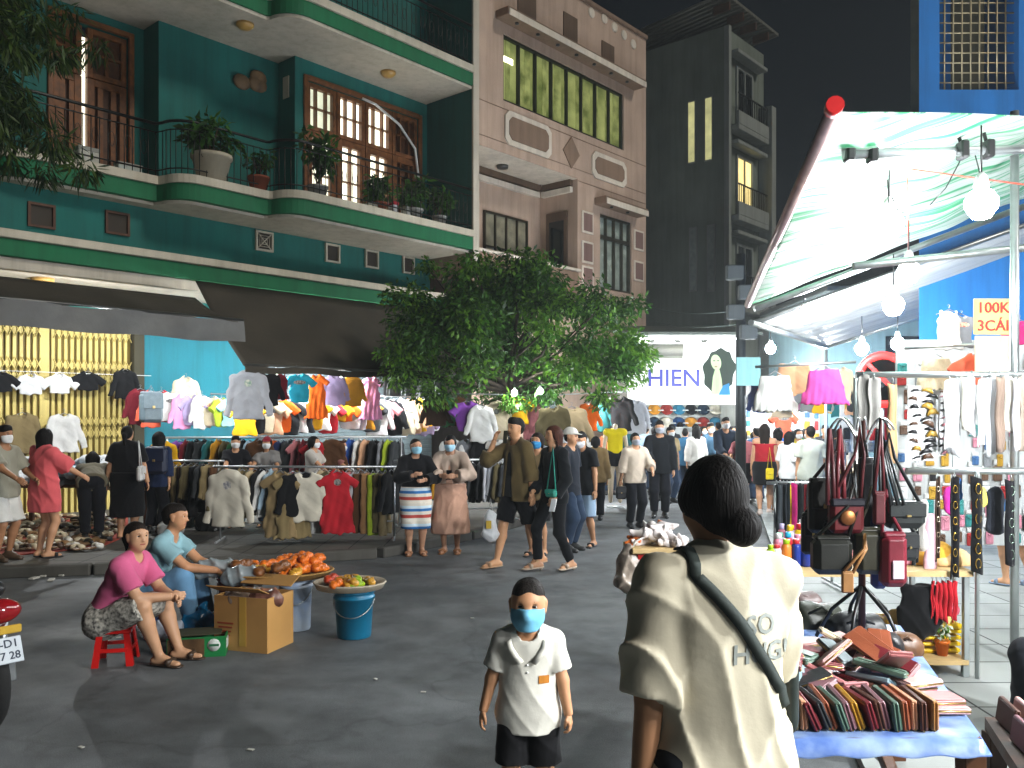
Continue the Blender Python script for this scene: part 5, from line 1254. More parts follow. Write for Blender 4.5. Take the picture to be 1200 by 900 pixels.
FAR = [(768, 17.2, 500, 150, 'brick', 'bob', '#84402f'), (785, 16.8, 501, 30, 'khaki', 'short', '#776848'), (816, 17.6, 500, 195, 'off white', 'long', '#bdbbb4'), (858, 17.8, 500, 20, 'mint', 'bob', '#7fae98'), (887, 16.6, 502, 185, 'denim', 'short', '#3f5a7c'), (935, 15.6, 503, 10, 'lemon', 'bob', '#b8a83c'), (660, 13.2, 505, 20, 'plum', 'bob', '#4e2a44'), (788, 20.0, 498, 200, 'black', 'short', '#15171a'), (815, 22.0, 497, 160, 'white', 'bob', '#b9bcbe'), (842, 21.5, 496, 185, 'olive', 'short', '#55503a'), (893, 19.5, 500, 20, 'mustard', 'long', '#a8842c'), (905, 21.0, 499, 170, 'navy', 'bob', '#1f2a48'),
       (918, 18.2, 501, -15, 'pale pink', 'long', '#b9909a'), (934, 19.8, 500, 190, 'grey', 'short', '#6f7276'), (943, 16.6, 503, 30, 'dark green', 'bob', '#24422f'), (958, 20.5, 498, 175, 'cream', 'long', '#b9ae98'), (977, 14.8, 503, 150, 'charcoal', 'pony', '#26282b'), (713, 18.5, 499, 20, 'rust', 'bob', '#8a4a30'), (757, 18.8, 499, 170, 'pale blue', 'short', '#8fa5b5'),
       (824, 19.0, 500, 25, 'maroon', 'bob', '#5a1c26'), (797, 23.0, 495, 190, 'pale yellow', 'bob', '#c0b27a'), (864, 18.6, 501, 195, 'dusky blue', 'short', '#4a6078'), (886, 22.5, 497, 165, 'dark violet', 'long', '#3c2a4c'), (911, 17.2, 502, 30, 'cobalt', 'short', '#24509a'), (926, 22.5, 497, 10, 'sage', 'bob', '#7c8a6c'), (949, 18.4, 500, 160, 'tomato red', 'short', '#a83424'), (990, 16.2, 501, 20, 'ivory', 'long', '#c2bcae'), (983, 19.5, 498, 185, 'steel grey', 'bob', '#5c636b'), (735, 20.5, 497, 170, 'dark teal', 'short', '#1c4a4e')]
for px, Y, hy, rot, cn, hs_, cc in FAR:
    PP('distant shopper in a %s top %s in the thick of the crowd' % (cn, 'seen from behind' if 100 < rot < 260 else 'facing the camera'), px, Y, hy, rot, .05 if px > 900 else 0, hair=(hs_, HK), mask=None if 100 < rot < 260 else '#c4cace', top=dict(c=cc, sl=.7 if px % 2 else 1.8, hem=.46, g=.02), bottom=jeans if px % 3 else blackt, shoes=('shoe', '#222'))
# --- right edge
PP('shopper with bare legs and dark shorts standing behind the hanging belts', 1194, 8.4, 518, -160, .05, hair=('bob', HK), top=dict(c='#20242c', sl=.7, hem=.48), bottom=dict(k='shorts', c='#17181c', len=.62), shoes=('sandal', '#6d7f94'), fr=(-.06, .05, .045), fl=(.06, -.05, .045))
person('seated seller in a dark red checked shirt at the right edge', loc_y(1300, 4.35, .05), 1.55, -85, '#b9836a', ('bob', HK), pel=(0, .02, .27), lean=14, hr=(-.02, -.22, .42), hl=(.06, -.24, .40), fr=(-.06, -.25, .045), fl=(.06, -.25, .045), top=dict(c='#7c2430', sl=.75, g=.015), bottom=dict(k='trousers', c='#24262c'))
# ================================================================ CLOTHES
GT = {}
def garment_root(kind, var=0):
    key = (kind, var)
    if key in GT: return GT[key]
    b = Blob(); r = random.Random(kind + str(var)); u = (0, 1, 0); ph = r.uniform(0, 6); hook = True
    def body(w0, w1, z0, z1, fl=.22):
        for s in (-1, 1): b.cap((s * w0 * .42, 0, z0 - w0 * .5), (s * w1 * .42, 0, z1), w0 * .5, w1 * .54, fl, u, .04, fe=True)
        [b.cap((0, 0, z0 - .02), (s * w0 * .8, 0, z0 - .08), .035, .04, .8, u, .03) for s in (-1, 1)]; b.cap((0, 0, z0 - .02), (0, 0, z0 - .1), .07, .09, .35, u, .05)
    def sleeve(w0, z0, dx, dz, r0, r1):
        for s in (-1, 1):
            k = 1 + r.uniform(-.15, .1)
            b.cap((s * w0 * .8, 0, z0 - .085), (s * (w0 * .8 + dx * k), r.uniform(-.02, .02), z0 - .07 + dz), r0, r1, .5, u, .012, fe=True)
    z0 = -.06
    if kind in ('tee', 'crop_top'):
        L_ = -.62 if kind == 'tee' else -.42
        body(.2, .2, z0, L_); sleeve(.2, z0, .15, -.16, .065, .08)
    elif kind == 'shirt': body(.21, .23, z0, -.72); sleeve(.21, z0, .14, -.47, .06, .045)
    elif kind == 'jacket': body(.22, .235, z0, -.68, .3); sleeve(.22, z0, .14, -.5, .068, .05)
    elif kind == 'hoodie':
        body(.23, .23, z0, -.72, .3); sleeve(.23, z0, .13, -.54, .072, .045); b.cap((-.08, .02, z0 - .03), (.08, .02, z0 - .03), .07, None, .8, u, .04)
    elif kind == 'dress': body(.17, .26, z0, -.98, .3); sleeve(.17, z0, .13, -.12, .05, .06)
    elif kind == 'tank_top': body(.15, .19, z0 - .05, -.6, .25); b.cap((-.1, 0, z0 + .0), (-.1, 0, z0 - .12), .02, k=.02); b.cap((.1, 0, z0), (.1, 0, z0 - .12), .02, k=.02)
    elif kind == 'skirt': b.cap((0, 0, -.09), (0, 0, -.52), .17, .29, .35, u, .02, fe=True, fs=True)
    elif kind == 'shorts':
        for s in (-1, 1): b.cap((s * .09, 0, -.09), (s * .14, 0, -.48), .12, .145, .45, u, .02, fe=True, fs=True)
    elif kind == 'trousers':
        for s in (-1, 1): b.cap((s * .08, 0, -.09), (s * .1, 0, -1.0), .1, .1, .45, u, .015, fe=True, fs=True)
    if kind in ('tee', 'crop_top', 'shirt', 'dress', 'jacket'): b.ball((0, -.04, z0 + .015), .075, 1, k=.01, sub=True)
    if kind in ('jacket', 'shirt') and var % 2 == 0: b.cap((.006, -.09, z0 - .05), (.0, -.12, -.75), .03, .035, 1, k=.005, sub=True)
    fr = {'skirt': 85, 'dress': 60}.get(kind, 34)
    amp = {'skirt': .016, 'dress': .014, 'jacket': .012}.get(kind, .011)
    def nz(X, Y, Z):
        g = np.clip((-.06 - Z) * 2.0, .25, 1.2)
        return amp * g * (np.sin(fr * X + 3.5 * np.sin(3.7 * Z + ph) + ph) * .55 + .35 * np.sin(.57 * fr * X + 14 * Z + 2 * ph)) + .006 * np.sin(21 * Z + 17 * X + ph) - .007 * (1 - np.abs(np.sin(15 * X * np.sign(X) + 19 * Z + ph))) ** 2
    V, Fc = b.mesh(.013, nz)
    o = mk(kind, V, Fc, cloth('#888888'), None, True)
    if kind in ('tee', 'dress', 'hoodie') and var != 2:
        tr_ = [tuple(f) for f in Fc.tolist()]; bv = BVHTree.FromPolygons([Vector(v) for v in V], tr_)
        PW, PH, pz = r.choice(((.09, .07, -.24), (.12, .04, -.22), (.07, .1, -.26), (.05, .05, -.2))); P = []; ok = True
        for j in range(7):
            for i in range(7):
                h_ = bv.ray_cast(Vector(((i / 3 - 1) * PW * (1 - .25 * abs(j / 3 - 1) ** 2), -.5, pz + (j / 3 - 1) * PH)), Vector((0, 1, 0)))
                if not h_[0]: ok = False; break
                P.append(h_[0] + Vector((0, -.003, 0)))
        if ok:
            mm = MB(); mm.add(P, [(j * 7 + i, j * 7 + i + 1, j * 7 + i + 8, j * 7 + i + 7) for j in range(6) for i in range(6) if (i, j) not in ((0, 0), (5, 0), (0, 5), (5, 5))], True); mm.build('print', cloth('#888888'), o, world=False)
    m = MB(); hw = .17 if kind not in ('skirt', 'shorts', 'trousers') else .12
    m.tube([(-hw, 0, -.1), (-hw * .4, 0, -.06), (0, 0, -.03), (hw * .4, 0, -.06), (hw, 0, -.1)], .007, 5); m.tube([(0, 0, -.03), (0, 0, -.0), (.018, 0, .02), (.0, 0, .04), (-.02, 0, .025)], .0035, 5)
    m.build('hanger', metal('#8e9094', .4), o, world=False)
    GT[key] = [o, 0]
    return GT[key]
NG = [0]
PRN = [mat('print_%d' % i, a, rough=.8, scale=sc_, col2=b, bump=0) for i, (a, b, sc_) in enumerate((('#1c2a5a', '#c9c4b8', 30), ('#b03028', '#d9c9a8', 24), ('#17171a', '#9a9a94', 36), ('#c9922a', '#3a2a5a', 26), ('#2f7a6a', '#d0ccbc', 22)))]
CATN = {'crop_top': 'crop top', 'tank_top': 'tank top', 'tee': 't-shirt'}
def hang(kind, p, rz, col, label, group, scale=1.0, var=None, tilt=0):
    NG[0] += 1
    T = garment_root(kind, (NG[0] % 3) if var is None else var)
    o = T[0]
    rot = (0, tilt, rz)
    if T[1]: o = dup(T[0], p, 0, label, group, rot=rot, cat=CATN.get(kind, kind))
    else: T[1] = 1; o.location = p; o.rotation_euler = rot; tag(o, label, CATN.get(kind, kind), group)
    o.scale = (scale * rnd.uniform(.96, 1.04), scale, scale * rnd.uniform(.96, 1.04))
    o.material_slots[0].link = 'OBJECT'; o.material_slots[0].material = cloth(col)
    for ch in o.children:
        if ch.name.startswith('print'): ch.material_slots[0].link = 'OBJECT'; ch.material_slots[0].material = PRN[NG[0] % len(PRN)]
    return o
CN = {'white': '#c9c8c4', 'cream': '#bfb196', 'ivory': '#c6c0b0', 'beige': '#9c8a6a', 'black': '#131315', 'charcoal': '#2a2c2e', 'olive': '#4c442c', 'khaki': '#776848', 'brown': '#4f3420', 'dark brown': '#33241a', 'tan': '#8c6844', 'navy': '#1b2444', 'blue': '#2b4f94', 'pale blue': '#93a9b8', 'turquoise': '#1f8fa6',
      'teal': '#1c5a5e', 'aqua': '#8fc4c4', 'green': '#2c5a38', 'lime': '#92a52a', 'yellow': '#d3a017', 'mustard': '#a8781c', 'orange': '#cf5a14', 'red': '#a8202a', 'dark red': '#5e1620', 'coral': '#c4553c', 'pink': '#c583a8', 'hot pink': '#b52a6a', 'rose': '#a8686c', 'lilac': '#9a8cae', 'purple': '#6d3a8a', 'peach': '#c99a78', 'grey': '#74767a', 'pale grey': '#a3a5aa', 'floral': '#8a7654'}
USED = set()
def uniq(lb):
    assert lb not in USED, lb
    USED.add(lb); return lb
def row(seq, a, b, where, group, rz, jit=.1, drop=.02, scale=1.0, ends=('the left end', 'the right end'), at_t=None):
    """seq of (colour, kind[, facing]); hung evenly from a to b"""
    a, b = Vector(a), Vector(b); n = len(seq)
    for i, it in enumerate(seq):
        c, k = it[0], it[1]; u = (i + .5) / n if at_t is None else at_t[i]
        p = a.lerp(b, u) + Vector((0, 0, -rnd.uniform(0, drop)))
        l = 'next to the %s %s' % (seq[i - 1][0], CATN.get(seq[i - 1][1], seq[i - 1][1])) if i else 'at ' + ends[0]
        r_ = 'before the %s %s' % (seq[i + 1][0], CATN.get(seq[i + 1][1], seq[i + 1][1])) if i < n - 1 else 'at ' + ends[1]
        lb = '%s %s %s and %s on %s' % (c, CATN.get(k, k), l, r_, where)
        if lb in USED or len(lb.split()) > 16: lb = '%s %s %s, %s' % (c, CATN.get(k, k), r_, where)
        j = 0
        while lb in USED: j += 1; lb = '%s %s, %s from the left on %s' % (c, CATN.get(k, k), ['first', 'second', 'third', 'fourth', 'fifth', 'sixth', 'seventh', 'eighth', 'ninth', 'tenth', 'eleventh', 'twelfth'][min(i, 11)] if i < 12 else 'number %d' % (i + 1), where)
        face = len(it) > 2
        z = rz if not face else it[2] if not isinstance(it[2], bool) else 0
        dy = Vector((0, -.3, 0)) if face and abs(rz) > .5 else Vector((0, 0, 0))
        hang(k, p + dy, z + rnd.uniform(-jit, jit), CN[c], uniq(lb), group, scale * (1.12 if c == 'ivory' else 1))
def rack(a, b, z0, label, posts=2, name='clothes_rack'):
    a, b = Vector(a), Vector(b); base = Vector(((a.x + b.x) / 2, (a.y + b.y) / 2, z0)); r = thing(name, label, 'clothes rack', base)
    e = (b - a).normalized(); q = Vector((-e.y, e.x, 0)); MT = metal('#b7babc', .3)
    m = MB(); m.tube([a - e * .08, b + e * .08], .016, 8); m.build('rail', MT, r)
    for p in (a, b):
        g = Vector((p.x, p.y, z0 + .04)); m = MB(); m.tube([p, g], .014, 8); m.build('post', MT, r); m = MB(); m.tube([g - q * .26, g + q * .26], .014, 8); m.build('foot', MT, r)
    m = MB(); m.tube([(a.x, a.y, z0 + .25), (b.x, b.y, z0 + .25)], .01, 6); m.build('lower_bar', MT, r)
    return r
S = math.pi / 2
# ---- on the yellow gate
G0 = 'clothes hung on the yellow gate'
for px, py, k, c, s, lb in ((2, 433, 'crop_top', 'black', .8, 'black short top hanging at the left end of the yellow gate'), (36, 436, 'crop_top', 'white', .85, 'white cropped top with a dark neckline on the yellow gate, left of the pair'), (70, 436, 'crop_top', 'white', .85, 'plain white cropped top on the yellow gate, right of the pair'),
                           (103, 433, 'crop_top', 'black', .85, 'black cropped top with a frilled neck on the yellow gate'), (147, 431, 'jacket', 'black', .8, 'black denim jacket hanging on the gate post beside the turquoise wall'),
                           (26, 481, 'jacket', 'khaki', 1.0, 'khaki brown jacket on the lower row of the yellow gate'), (75, 482, 'jacket', 'white', 1.0, 'off white jacket on the lower row of the yellow gate')):
    t, z = tz(px, py, .3); o = hang(k, F(t, .3, z), FR, CN[c], uniq(lb), G0, s)
    if k == 'crop_top' and px == 36: o.material_slots[0].material = cloth('#b9b9b8')
m = MB()
t0_, z_ = tz(-20, 432, .3)
m.tube([F(-3, .3, z_ - .02), F(1.0, .3, z_ - .02)], .006, 5); c_ = tag(m.build('clothes_line', WHT, org=F(-3, .3, z_)), 'thin line holding the row of cropped tops on the yellow gate', 'line')
# ---- between gate and brown awning
t, z = tz(218, 440, 1.2); hang('jacket', F(t, 1.2, z), FR, CN['cream'], uniq('cream buttoned jacket hanging in front of the turquoise wall'), 'jackets by the turquoise wall', .92)
r = handbag(at(177, 477, 13.4), .36, .5, .16, '#5d6b72', 'grey clear backpack hanging below the turquoise wall', FR, [(-.06, 0, .22), (0, 0, .34), (.06, 0, .22)], 'backpack', 'backpack')
row([('dark red', 'shirt'), ('coral', 'shirt'), ('red', 'tee'), ('white', 'tee'), ('pink', 'shirt'), ('lilac', 'tee'), ('white', 'shirt'), ('cream', 'tee'), ('lime', 'tee'), ('aqua', 'tee')], at(158, 452, 13.9), at(276, 462, 14.9), 'the line below the turquoise wall', 'clothes below the turquoise wall', FR, .25, .06, .85)
# ---- top row on the awning tube
seq = [('pale grey', 'hoodie'), ('black', 'shirt'), ('dark red', 'tank_top'), ('turquoise', 'tee'), ('orange', 'dress'), ('lilac', 'shirt'), ('mustard', 'shirt'), ('pink', 'dress')]
pxs = [291, 314, 328, 351, 371, 392, 412, 435]
for (c, k), px in zip(seq, pxs):
    t, _ = tz(px, 430, 2.9); sc_ = {291: 1.15, 371: .78, 435: .82}.get(px, .8)
    hang(k, F(t, 2.9, 2.46), FR * .35 + rnd.uniform(-.1, .1), CN[c], uniq('%s %s in the top row under the edge of the brown awning' % (c, CATN.get(k, k))), 'top row under the brown awning', sc_)
PL = mat('grey_plastic_sheet', '#4a4c4a', rough=.3, var=.3, scale=3, bump=.5, bscale=8, dist=.02)
ta, tb = tz(448, 437, 2.8)[0], tz(520, 437, 2.8)[0]
tag(sheet(lambda u, v: F(ta + (tb - ta) * u, 2.8 + .05 * math.sin(u * 26 + v), 2.5 - .42 * v), 40, 4).build('plastic_sheet', PL, org=F(ta, 2.8, 2.3)), 'crumpled grey plastic sheet hanging beside the pink dress', 'plastic sheet')
# ---- second row, brightly lit
seq = [('yellow', 'tee'), ('black', 'tee'), ('cream', 'tee'), ('peach', 'tee'), ('orange', 'tee'), ('charcoal', 'tee'), ('white', 'tee'), ('black', 'tank_top'), ('yellow', 'tee'), ('white', 'tee'), ('red', 'tee'), ('yellow', 'crop_top'), ('orange', 'crop_top'), ('white', 'tee'), ('pale grey', 'tee'), ('mustard', 'tee'), ('charcoal', 'tee'),
       ('white', 'shirt'), ('rose', 'tee'), ('black', 'shirt'), ('white', 'tee'), ('cream', 'shirt'), ('peach', 'shirt'), ('yellow', 'shirt'), ('lilac', 'shirt'), ('white', 'shirt')]
row(seq, F(tz(282, 470, 2.3)[0], 2.3, 2.06), F(tz(506, 468, 2.3)[0], 2.3, 2.1), 'the lit second row', 'lit second row of shirts', .25, .3, .05, 1.0)
m = MB(); m.tube([F(1.0, 2.3, 2.07), F(5.6, 2.3, 2.1)], .012, 6); tag(m.build('display_rail', metal('#b7babc'), org=F(1, 2.3, 2.05)), 'long rail carrying the lit second row of shirts', 'rail')
# ---- back rack
a, b = at(196, 513, 12.7), at(470, 512, 12.9)
rack(a, b, .1, 'long chrome rack behind the front rack full of coloured tops')
seq = [('yellow', 'shirt', 0.2), ('purple', 'tee'), ('dark red', 'shirt'), ('black', 'shirt'), ('charcoal', 'jacket'), ('teal', 'shirt'), ('mustard', 'jacket'), ('olive', 'shirt'), ('green', 'shirt'), ('black', 'jacket'), ('pale blue', 'shirt'), ('white', 'shirt'), ('brown', 'jacket', .1), ('orange', 'shirt'), ('navy', 'jacket'), ('charcoal', 'shirt'),
       ('rose', 'dress'), ('dark red', 'shirt'), ('white', 'tank_top'), ('red', 'dress', .1), ('khaki', 'shirt'), ('brown', 'hoodie', .15), ('tan', 'jacket'), ('blue', 'shirt'), ('white', 'shirt'), ('peach', 'shirt'), ('black', 'jacket'), ('grey', 'shirt'), ('lime', 'shirt'), ('charcoal', 'jacket')]
row(seq, a, b, 'the back rack', 'tops on the back rack', S * .8, .18, .02, .8)
# ---- front rack
a, b = at(258, 547, 10.9), at(462, 547, 11.15)
rack(a, b, .1, 'chrome front rack with jackets, a cream hooded top and a white jacket')
seq = [('olive', 'jacket'), ('dark brown', 'jacket'), ('ivory', 'hoodie', True), ('khaki', 'jacket'), ('olive', 'shirt'), ('beige', 'jacket'), ('black', 'jacket'), ('white', 'shirt'), ('pale blue', 'shirt'), ('charcoal', 'jacket'), ('floral', 'dress', True), ('olive', 'trousers'), ('khaki', 'dress', .3), ('black', 'jacket', .2), ('ivory', 'jacket', True), ('white', 'trousers'), ('beige', 'shirt'), ('olive', 'jacket'),
       ('pale blue', 'trousers'), ('red', 'dress', .2), ('rose', 'trousers'), ('pale grey', 'trousers'), ('brown', 'trousers'), ('tan', 'trousers'), ('lime', 'trousers'), ('olive', 'trousers'), ('khaki', 'trousers'), ('black', 'jacket')]
row(seq, a, b, 'the front rack', 'garments on the front rack', S * .78, .15, .02, .86)
# ---- left of the front rack: trousers rail
a, b = at(198, 540, 12.0), at(256, 540, 12.1)
rack(a, b, .1, 'short rack of olive trousers left of the front rack')
row([('olive', 'trousers'), ('khaki', 'trousers'), ('dark brown', 'trousers'), ('olive', 'jacket'), ('black', 'trousers'), ('charcoal', 'jacket'), ('khaki', 'jacket'), ('brown', 'trousers')], a, b, 'the short rack', 'trousers on the short rack', S * .8, .15, .02, .8)
# ---- right rack of dark jackets
a, b = at(468, 540, 12.2), at(612, 538, 12.9)
rack(a, b, .1, 'chrome rack of dark jackets behind the two women with blue masks')
row([('khaki', 'jacket'), ('black', 'jacket'), ('lime', 'shirt'), ('navy', 'jacket'), ('charcoal', 'jacket'), ('mustard', 'shirt'), ('dark brown', 'jacket'), ('black', 'shirt'), ('grey', 'jacket'), ('brown', 'jacket'), ('charcoal', 'shirt'), ('black', 'jacket'), ('pale grey', 'jacket'), ('grey', 'shirt'), ('olive', 'jacket'), ('charcoal', 'jacket'), ('beige', 'jacket'), ('black', 'jacket')], a, b, 'the dark jacket rack', 'jackets on the right rack', S * .85, .2, .02, .86)
# ---- big pieces under the tree
G1 = 'clothes hung under the tree'
for px, py, Y, k, c, s in ((511, 462, 14.6, 'jacket', 'dark brown', .8), (521, 461, 14.8, 'shirt', 'green', .8), (532, 462, 14.9, 'jacket', 'brown', .8), (547, 468, 14.4, 'tee', 'purple', .9), (564, 472, 14.3, 'shirt', 'white', .9), (582, 470, 14.5, 'hoodie', 'cream', .9), (600, 466, 14.9, 'shirt', 'beige', .8), (609, 464, 14.7, 'tee', 'yellow', .75),
                           (625, 468, 14.9, 'dress', 'rose', .72), (638, 466, 15.2, 'shirt', 'pale blue', .8), (649, 473, 14.2, 'jacket', 'olive', 1.0), (670, 474, 14.4, 'jacket', 'beige', 1.0), (690, 470, 16.2, 'shirt', 'orange', .8), (703, 469, 16.6, 'shirt', 'teal', .85), (713, 466, 16.8, 'tank_top', 'charcoal', .9), (727, 463, 16.6, 'shirt', 'black', 1.0), (745, 466, 17, 'shirt', 'pale grey', 1.0)):
    hang(k, at(px, py, Y), rnd.uniform(-.2, .35), CN[c], uniq('%s %s hanging below the leafy tree above the shoppers' % (c, CATN.get(k, k))), G1, s)
m = MB(); m.tube([at(505, 461, 14.7), at(640, 463, 14.9), at(760, 458, 16.9)], .012, 5); tag(m.build('display_rail', metal('#b7babc'), org=at(505, 461, 14.7)), 'rail under the tree carrying the large hung clothes', 'rail')
row([('white', 'shirt'), ('grey', 'shirt'), ('black', 'jacket'), ('white', 'tee'), ('charcoal', 'tee'), ('cream', 'shirt'), ('black', 'shirt'), ('pale grey', 'shirt'), ('olive', 'shirt'), ('white', 'jacket')], at(520, 510, 14.6), at(690, 508, 15.2), 'the lower line behind the walkers', 'lower line of clothes under the tree', .3, .4, .05, .8)
# yellow mannequin top
mq = thing('mannequin', 'headless mannequin in a yellow crop top and black shorts beside the hat shop', 'mannequin', loc_y(721, 16.0), 0)
b = Blob(); b.cap((-.1, 0, .95), (.1, 0, .95), .09); b.cap((0, 0, .98), (0, 0, 1.2), .12, .1, .7, k=.05); b.cap((-.08, 0, 1.36), (.08, 0, 1.36), .09, None, .8, k=.05); b.cap((0, 0, 1.4), (0, 0, 1.52), .045, k=.03)
for s in (-1, 1): b.cap((s * .08, 0, .92), (s * .09, 0, .12), .085, .04, k=.03); b.cap((s * .17, 0, 1.38), (s * .24, -.02, .95), .045, .03, k=.03)
V, Fc = b.mesh(.016); mk('figure', V, Fc, plastic('#b9a88f'), mq, True, world=False)
b = Blob(); b.cap((0, 0, 1.06), (0, 0, 1.38), .14, .13, .75, fe=True, k=.03); b.cap((-.15, 0, 1.4), (.15, 0, 1.4), .07, k=.05); V, Fc = b.mesh(.014, rfolds(.01, 20, 1)); mk('crop_top', V, Fc, cloth('#c9b410'), mq, True, world=False)
b = Blob(); b.cap((-.07, 0, .98), (.07, 0, .98), .12, None, .9); b.cap((-.08, 0, .95), (-.1, 0, .78), .11, .12, fe=True); b.cap((.08, 0, .95), (.1, 0, .78), .11, .12, fe=True); V, Fc = b.mesh(.014); mk('shorts', V, Fc, cloth('#17171a'), mq, True, world=False)
m = MB(); m.lathe((0, 0, 0), [(.001, .03), (.16, .02), (.17, 0)], 16); m.build('base', metal(), mq, world=False)

# ---- goods on the ground by the gate
MATR = mat('red_mat', '#8e3a2c', rough=.85, var=.2, scale=6, bump=.3, bscale=30)
q = [gp(px, py, .1) for px, py in ((-60, 659), (118, 642), (150, 628), (150, 604), (-60, 612))]
m = MB(); m.slab([p + Vector((0, 0, .004)) for p in q], (0, 0, .012)); tag(m.build('ground_sheet', MATR, org=q[0]), 'faded red sheet spread on the pavement under the sandals', 'ground sheet')
sh0 = None
SC = [('cream', '#b3a78c'), ('black', '#1a1a1a'), ('tan', '#7d5f3e'), ('white', '#c4c2ba'), ('brown', '#3f2a1c')]
k = 0
for r_ in range(9):
    for c_ in range(14):
        py = 607 + r_ * 4.6; px = -30 + c_ * 12.5 + (r_ % 2) * 5
        if px > 150 - r_ * 4: continue
        p = gp(px + rnd.uniform(-2, 2), py, .116); nm, cc = SC[rnd.choice((0, 0, 0, 1, 2, 3, 3, 4, 1))]
        if sh0 is None:
            sh0 = thing('sandal', 'x', 'sandal', (0, 0, 0)); b = Blob(); b.cap((0, -.09, .012), (0, .08, .012), .042, .034, .3, (0, 0, 1)); V, Fc = b.mesh(.008); mk('sole', V, Fc, leather('#6b5138'), sh0, True, world=False)
            b = Blob(); b.cap((-.04, -.05, .02), (.04, -.05, .02), .03, None, 1); b.cap((-.03, -.02, .03), (.03, -.06, .03), .022); b.cap((0, -.05, .0), (0, -.05, .01), .03, sub=True); V, Fc = b.mesh(.008); mk('upper', V, Fc, leather('#b3a78c'), sh0, True, world=False); o = sh0
        else: o = dup(sh0, p)
        o.location = p + Vector((0, 0, rnd.uniform(0, .02))); o.rotation_euler = (rnd.uniform(-.1, .3), rnd.uniform(-.2, .2), rnd.uniform(-.5, .5) + (math.pi if rnd.random() < .4 else 0)); o.scale = (1.25,) * 3
        for ch in o.children:
            if ch.name.startswith('upper'): ch.material_slots[0].link = 'OBJECT'; ch.material_slots[0].material = leather(cc)
        tag(o, '%s sandal lying among the many pairs on the faded red sheet' % nm, 'sandal', 'sandals on the red sheet')
# heap of folded clothes on a low table by the gate
fb = None
tb_ = thing('low_table', 'low plank table under the heap of folded clothes by the gate', 'table', loc_y(88, 12.3, .1))
m = MB(); m.box(loc_y(88, 12.3, .75), (2.1, 1.0, .05), b=.01); m.build('table_top', WOOD2, tb_)
for sx in (-.85, .85):
    for sy in (-.4, .4): m = MB(); m.box(loc_y(88, 12.3, .41) + Vector((sx, sy, 0)), (.06, .06, .62), b=.005); m.build('leg', WOOD2, tb_)
SC2 = [('white', '#b9bcbe'), ('pale blue', '#8fa3b4'), ('navy', '#27324a'), ('grey', '#6d7278'), ('cream', '#b0a68c')]
for i in range(46):
    nm, cc = SC2[rnd.choice((0, 0, 0, 1, 2, 3, 3, 4))]
    lay = i // 18
    p = loc_y(88, 12.3, .8 + .1 * lay) + Vector((rnd.uniform(-.95, .95) * (1 - .12 * lay), rnd.uniform(-.45, .4) * (1 - .2 * lay), rnd.uniform(0, .04)))
    if fb is None:
        b = Blob(); b.cap((-.1, -.04, 0), (.1, -.04, 0), .07, None, .6, (0, 0, 1), .03); b.cap((-.09, .05, .01), (.1, .06, 0), .07, None, .6, (0, 0, 1), .03); V, Fc = b.mesh(.014, rfolds(.018, 36, 2)); fb = mk('folded_garment', V, Fc, cloth('#888888'), None, True); o = fb
    else: o = dup(fb, p)
    o.location = p; o.rotation_euler = (rnd.uniform(-.3, .3), rnd.uniform(-.3, .3), rnd.uniform(0, 6)); o.scale = (rnd.uniform(1.1, 1.6),) * 3
    o.material_slots[0].link = 'OBJECT'; o.material_slots[0].material = cloth(cc); tag(o, '%s crumpled garment in the heap on the low table by the gate' % nm, 'garment', 'heap of folded clothes')
for i, (px, py, w, c, lb) in enumerate(((214, 607, .5, '#6f8080', 'large clear plastic sack on the pavement under the short rack'), (233, 604, .35, '#9c4a36', 'small orange plastic sack beside the clear sack'), (246, 612, .42, '#2a2c2e', 'black plastic sack left of the cream hooded top'), (200, 618, .3, '#b9bcb8', 'small white plastic sack at the foot of the navy jacket shopper'))):
    p = gp(px, py + 10, .1); r = thing('plastic_sack', lb, 'sack', p); b = Blob(); b.cap((-w * .2, 0, w * .25), (w * .2, 0, w * .25), w * .3, None, .9, k=.05); b.cap((0, 0, w * .4), (0, 0, w * .7), w * .18, w * .06, 1, k=.08); b.cut((0, 0, 0), (0, 0, -1)); V, Fc = b.mesh(.02, rfolds(.03, 22, i)); mk('sack_body', V, Fc, mat('sack' + str(i), c, rough=.25, var=.3, scale=6, bump=.4, bscale=25), r, True, world=False)
    m = MB(); m.ell((0, 0, w * .68), (w * .07, w * .07, w * .03), 8, 6); m.build('knot', MATS['sack' + str(i)], r, world=False)
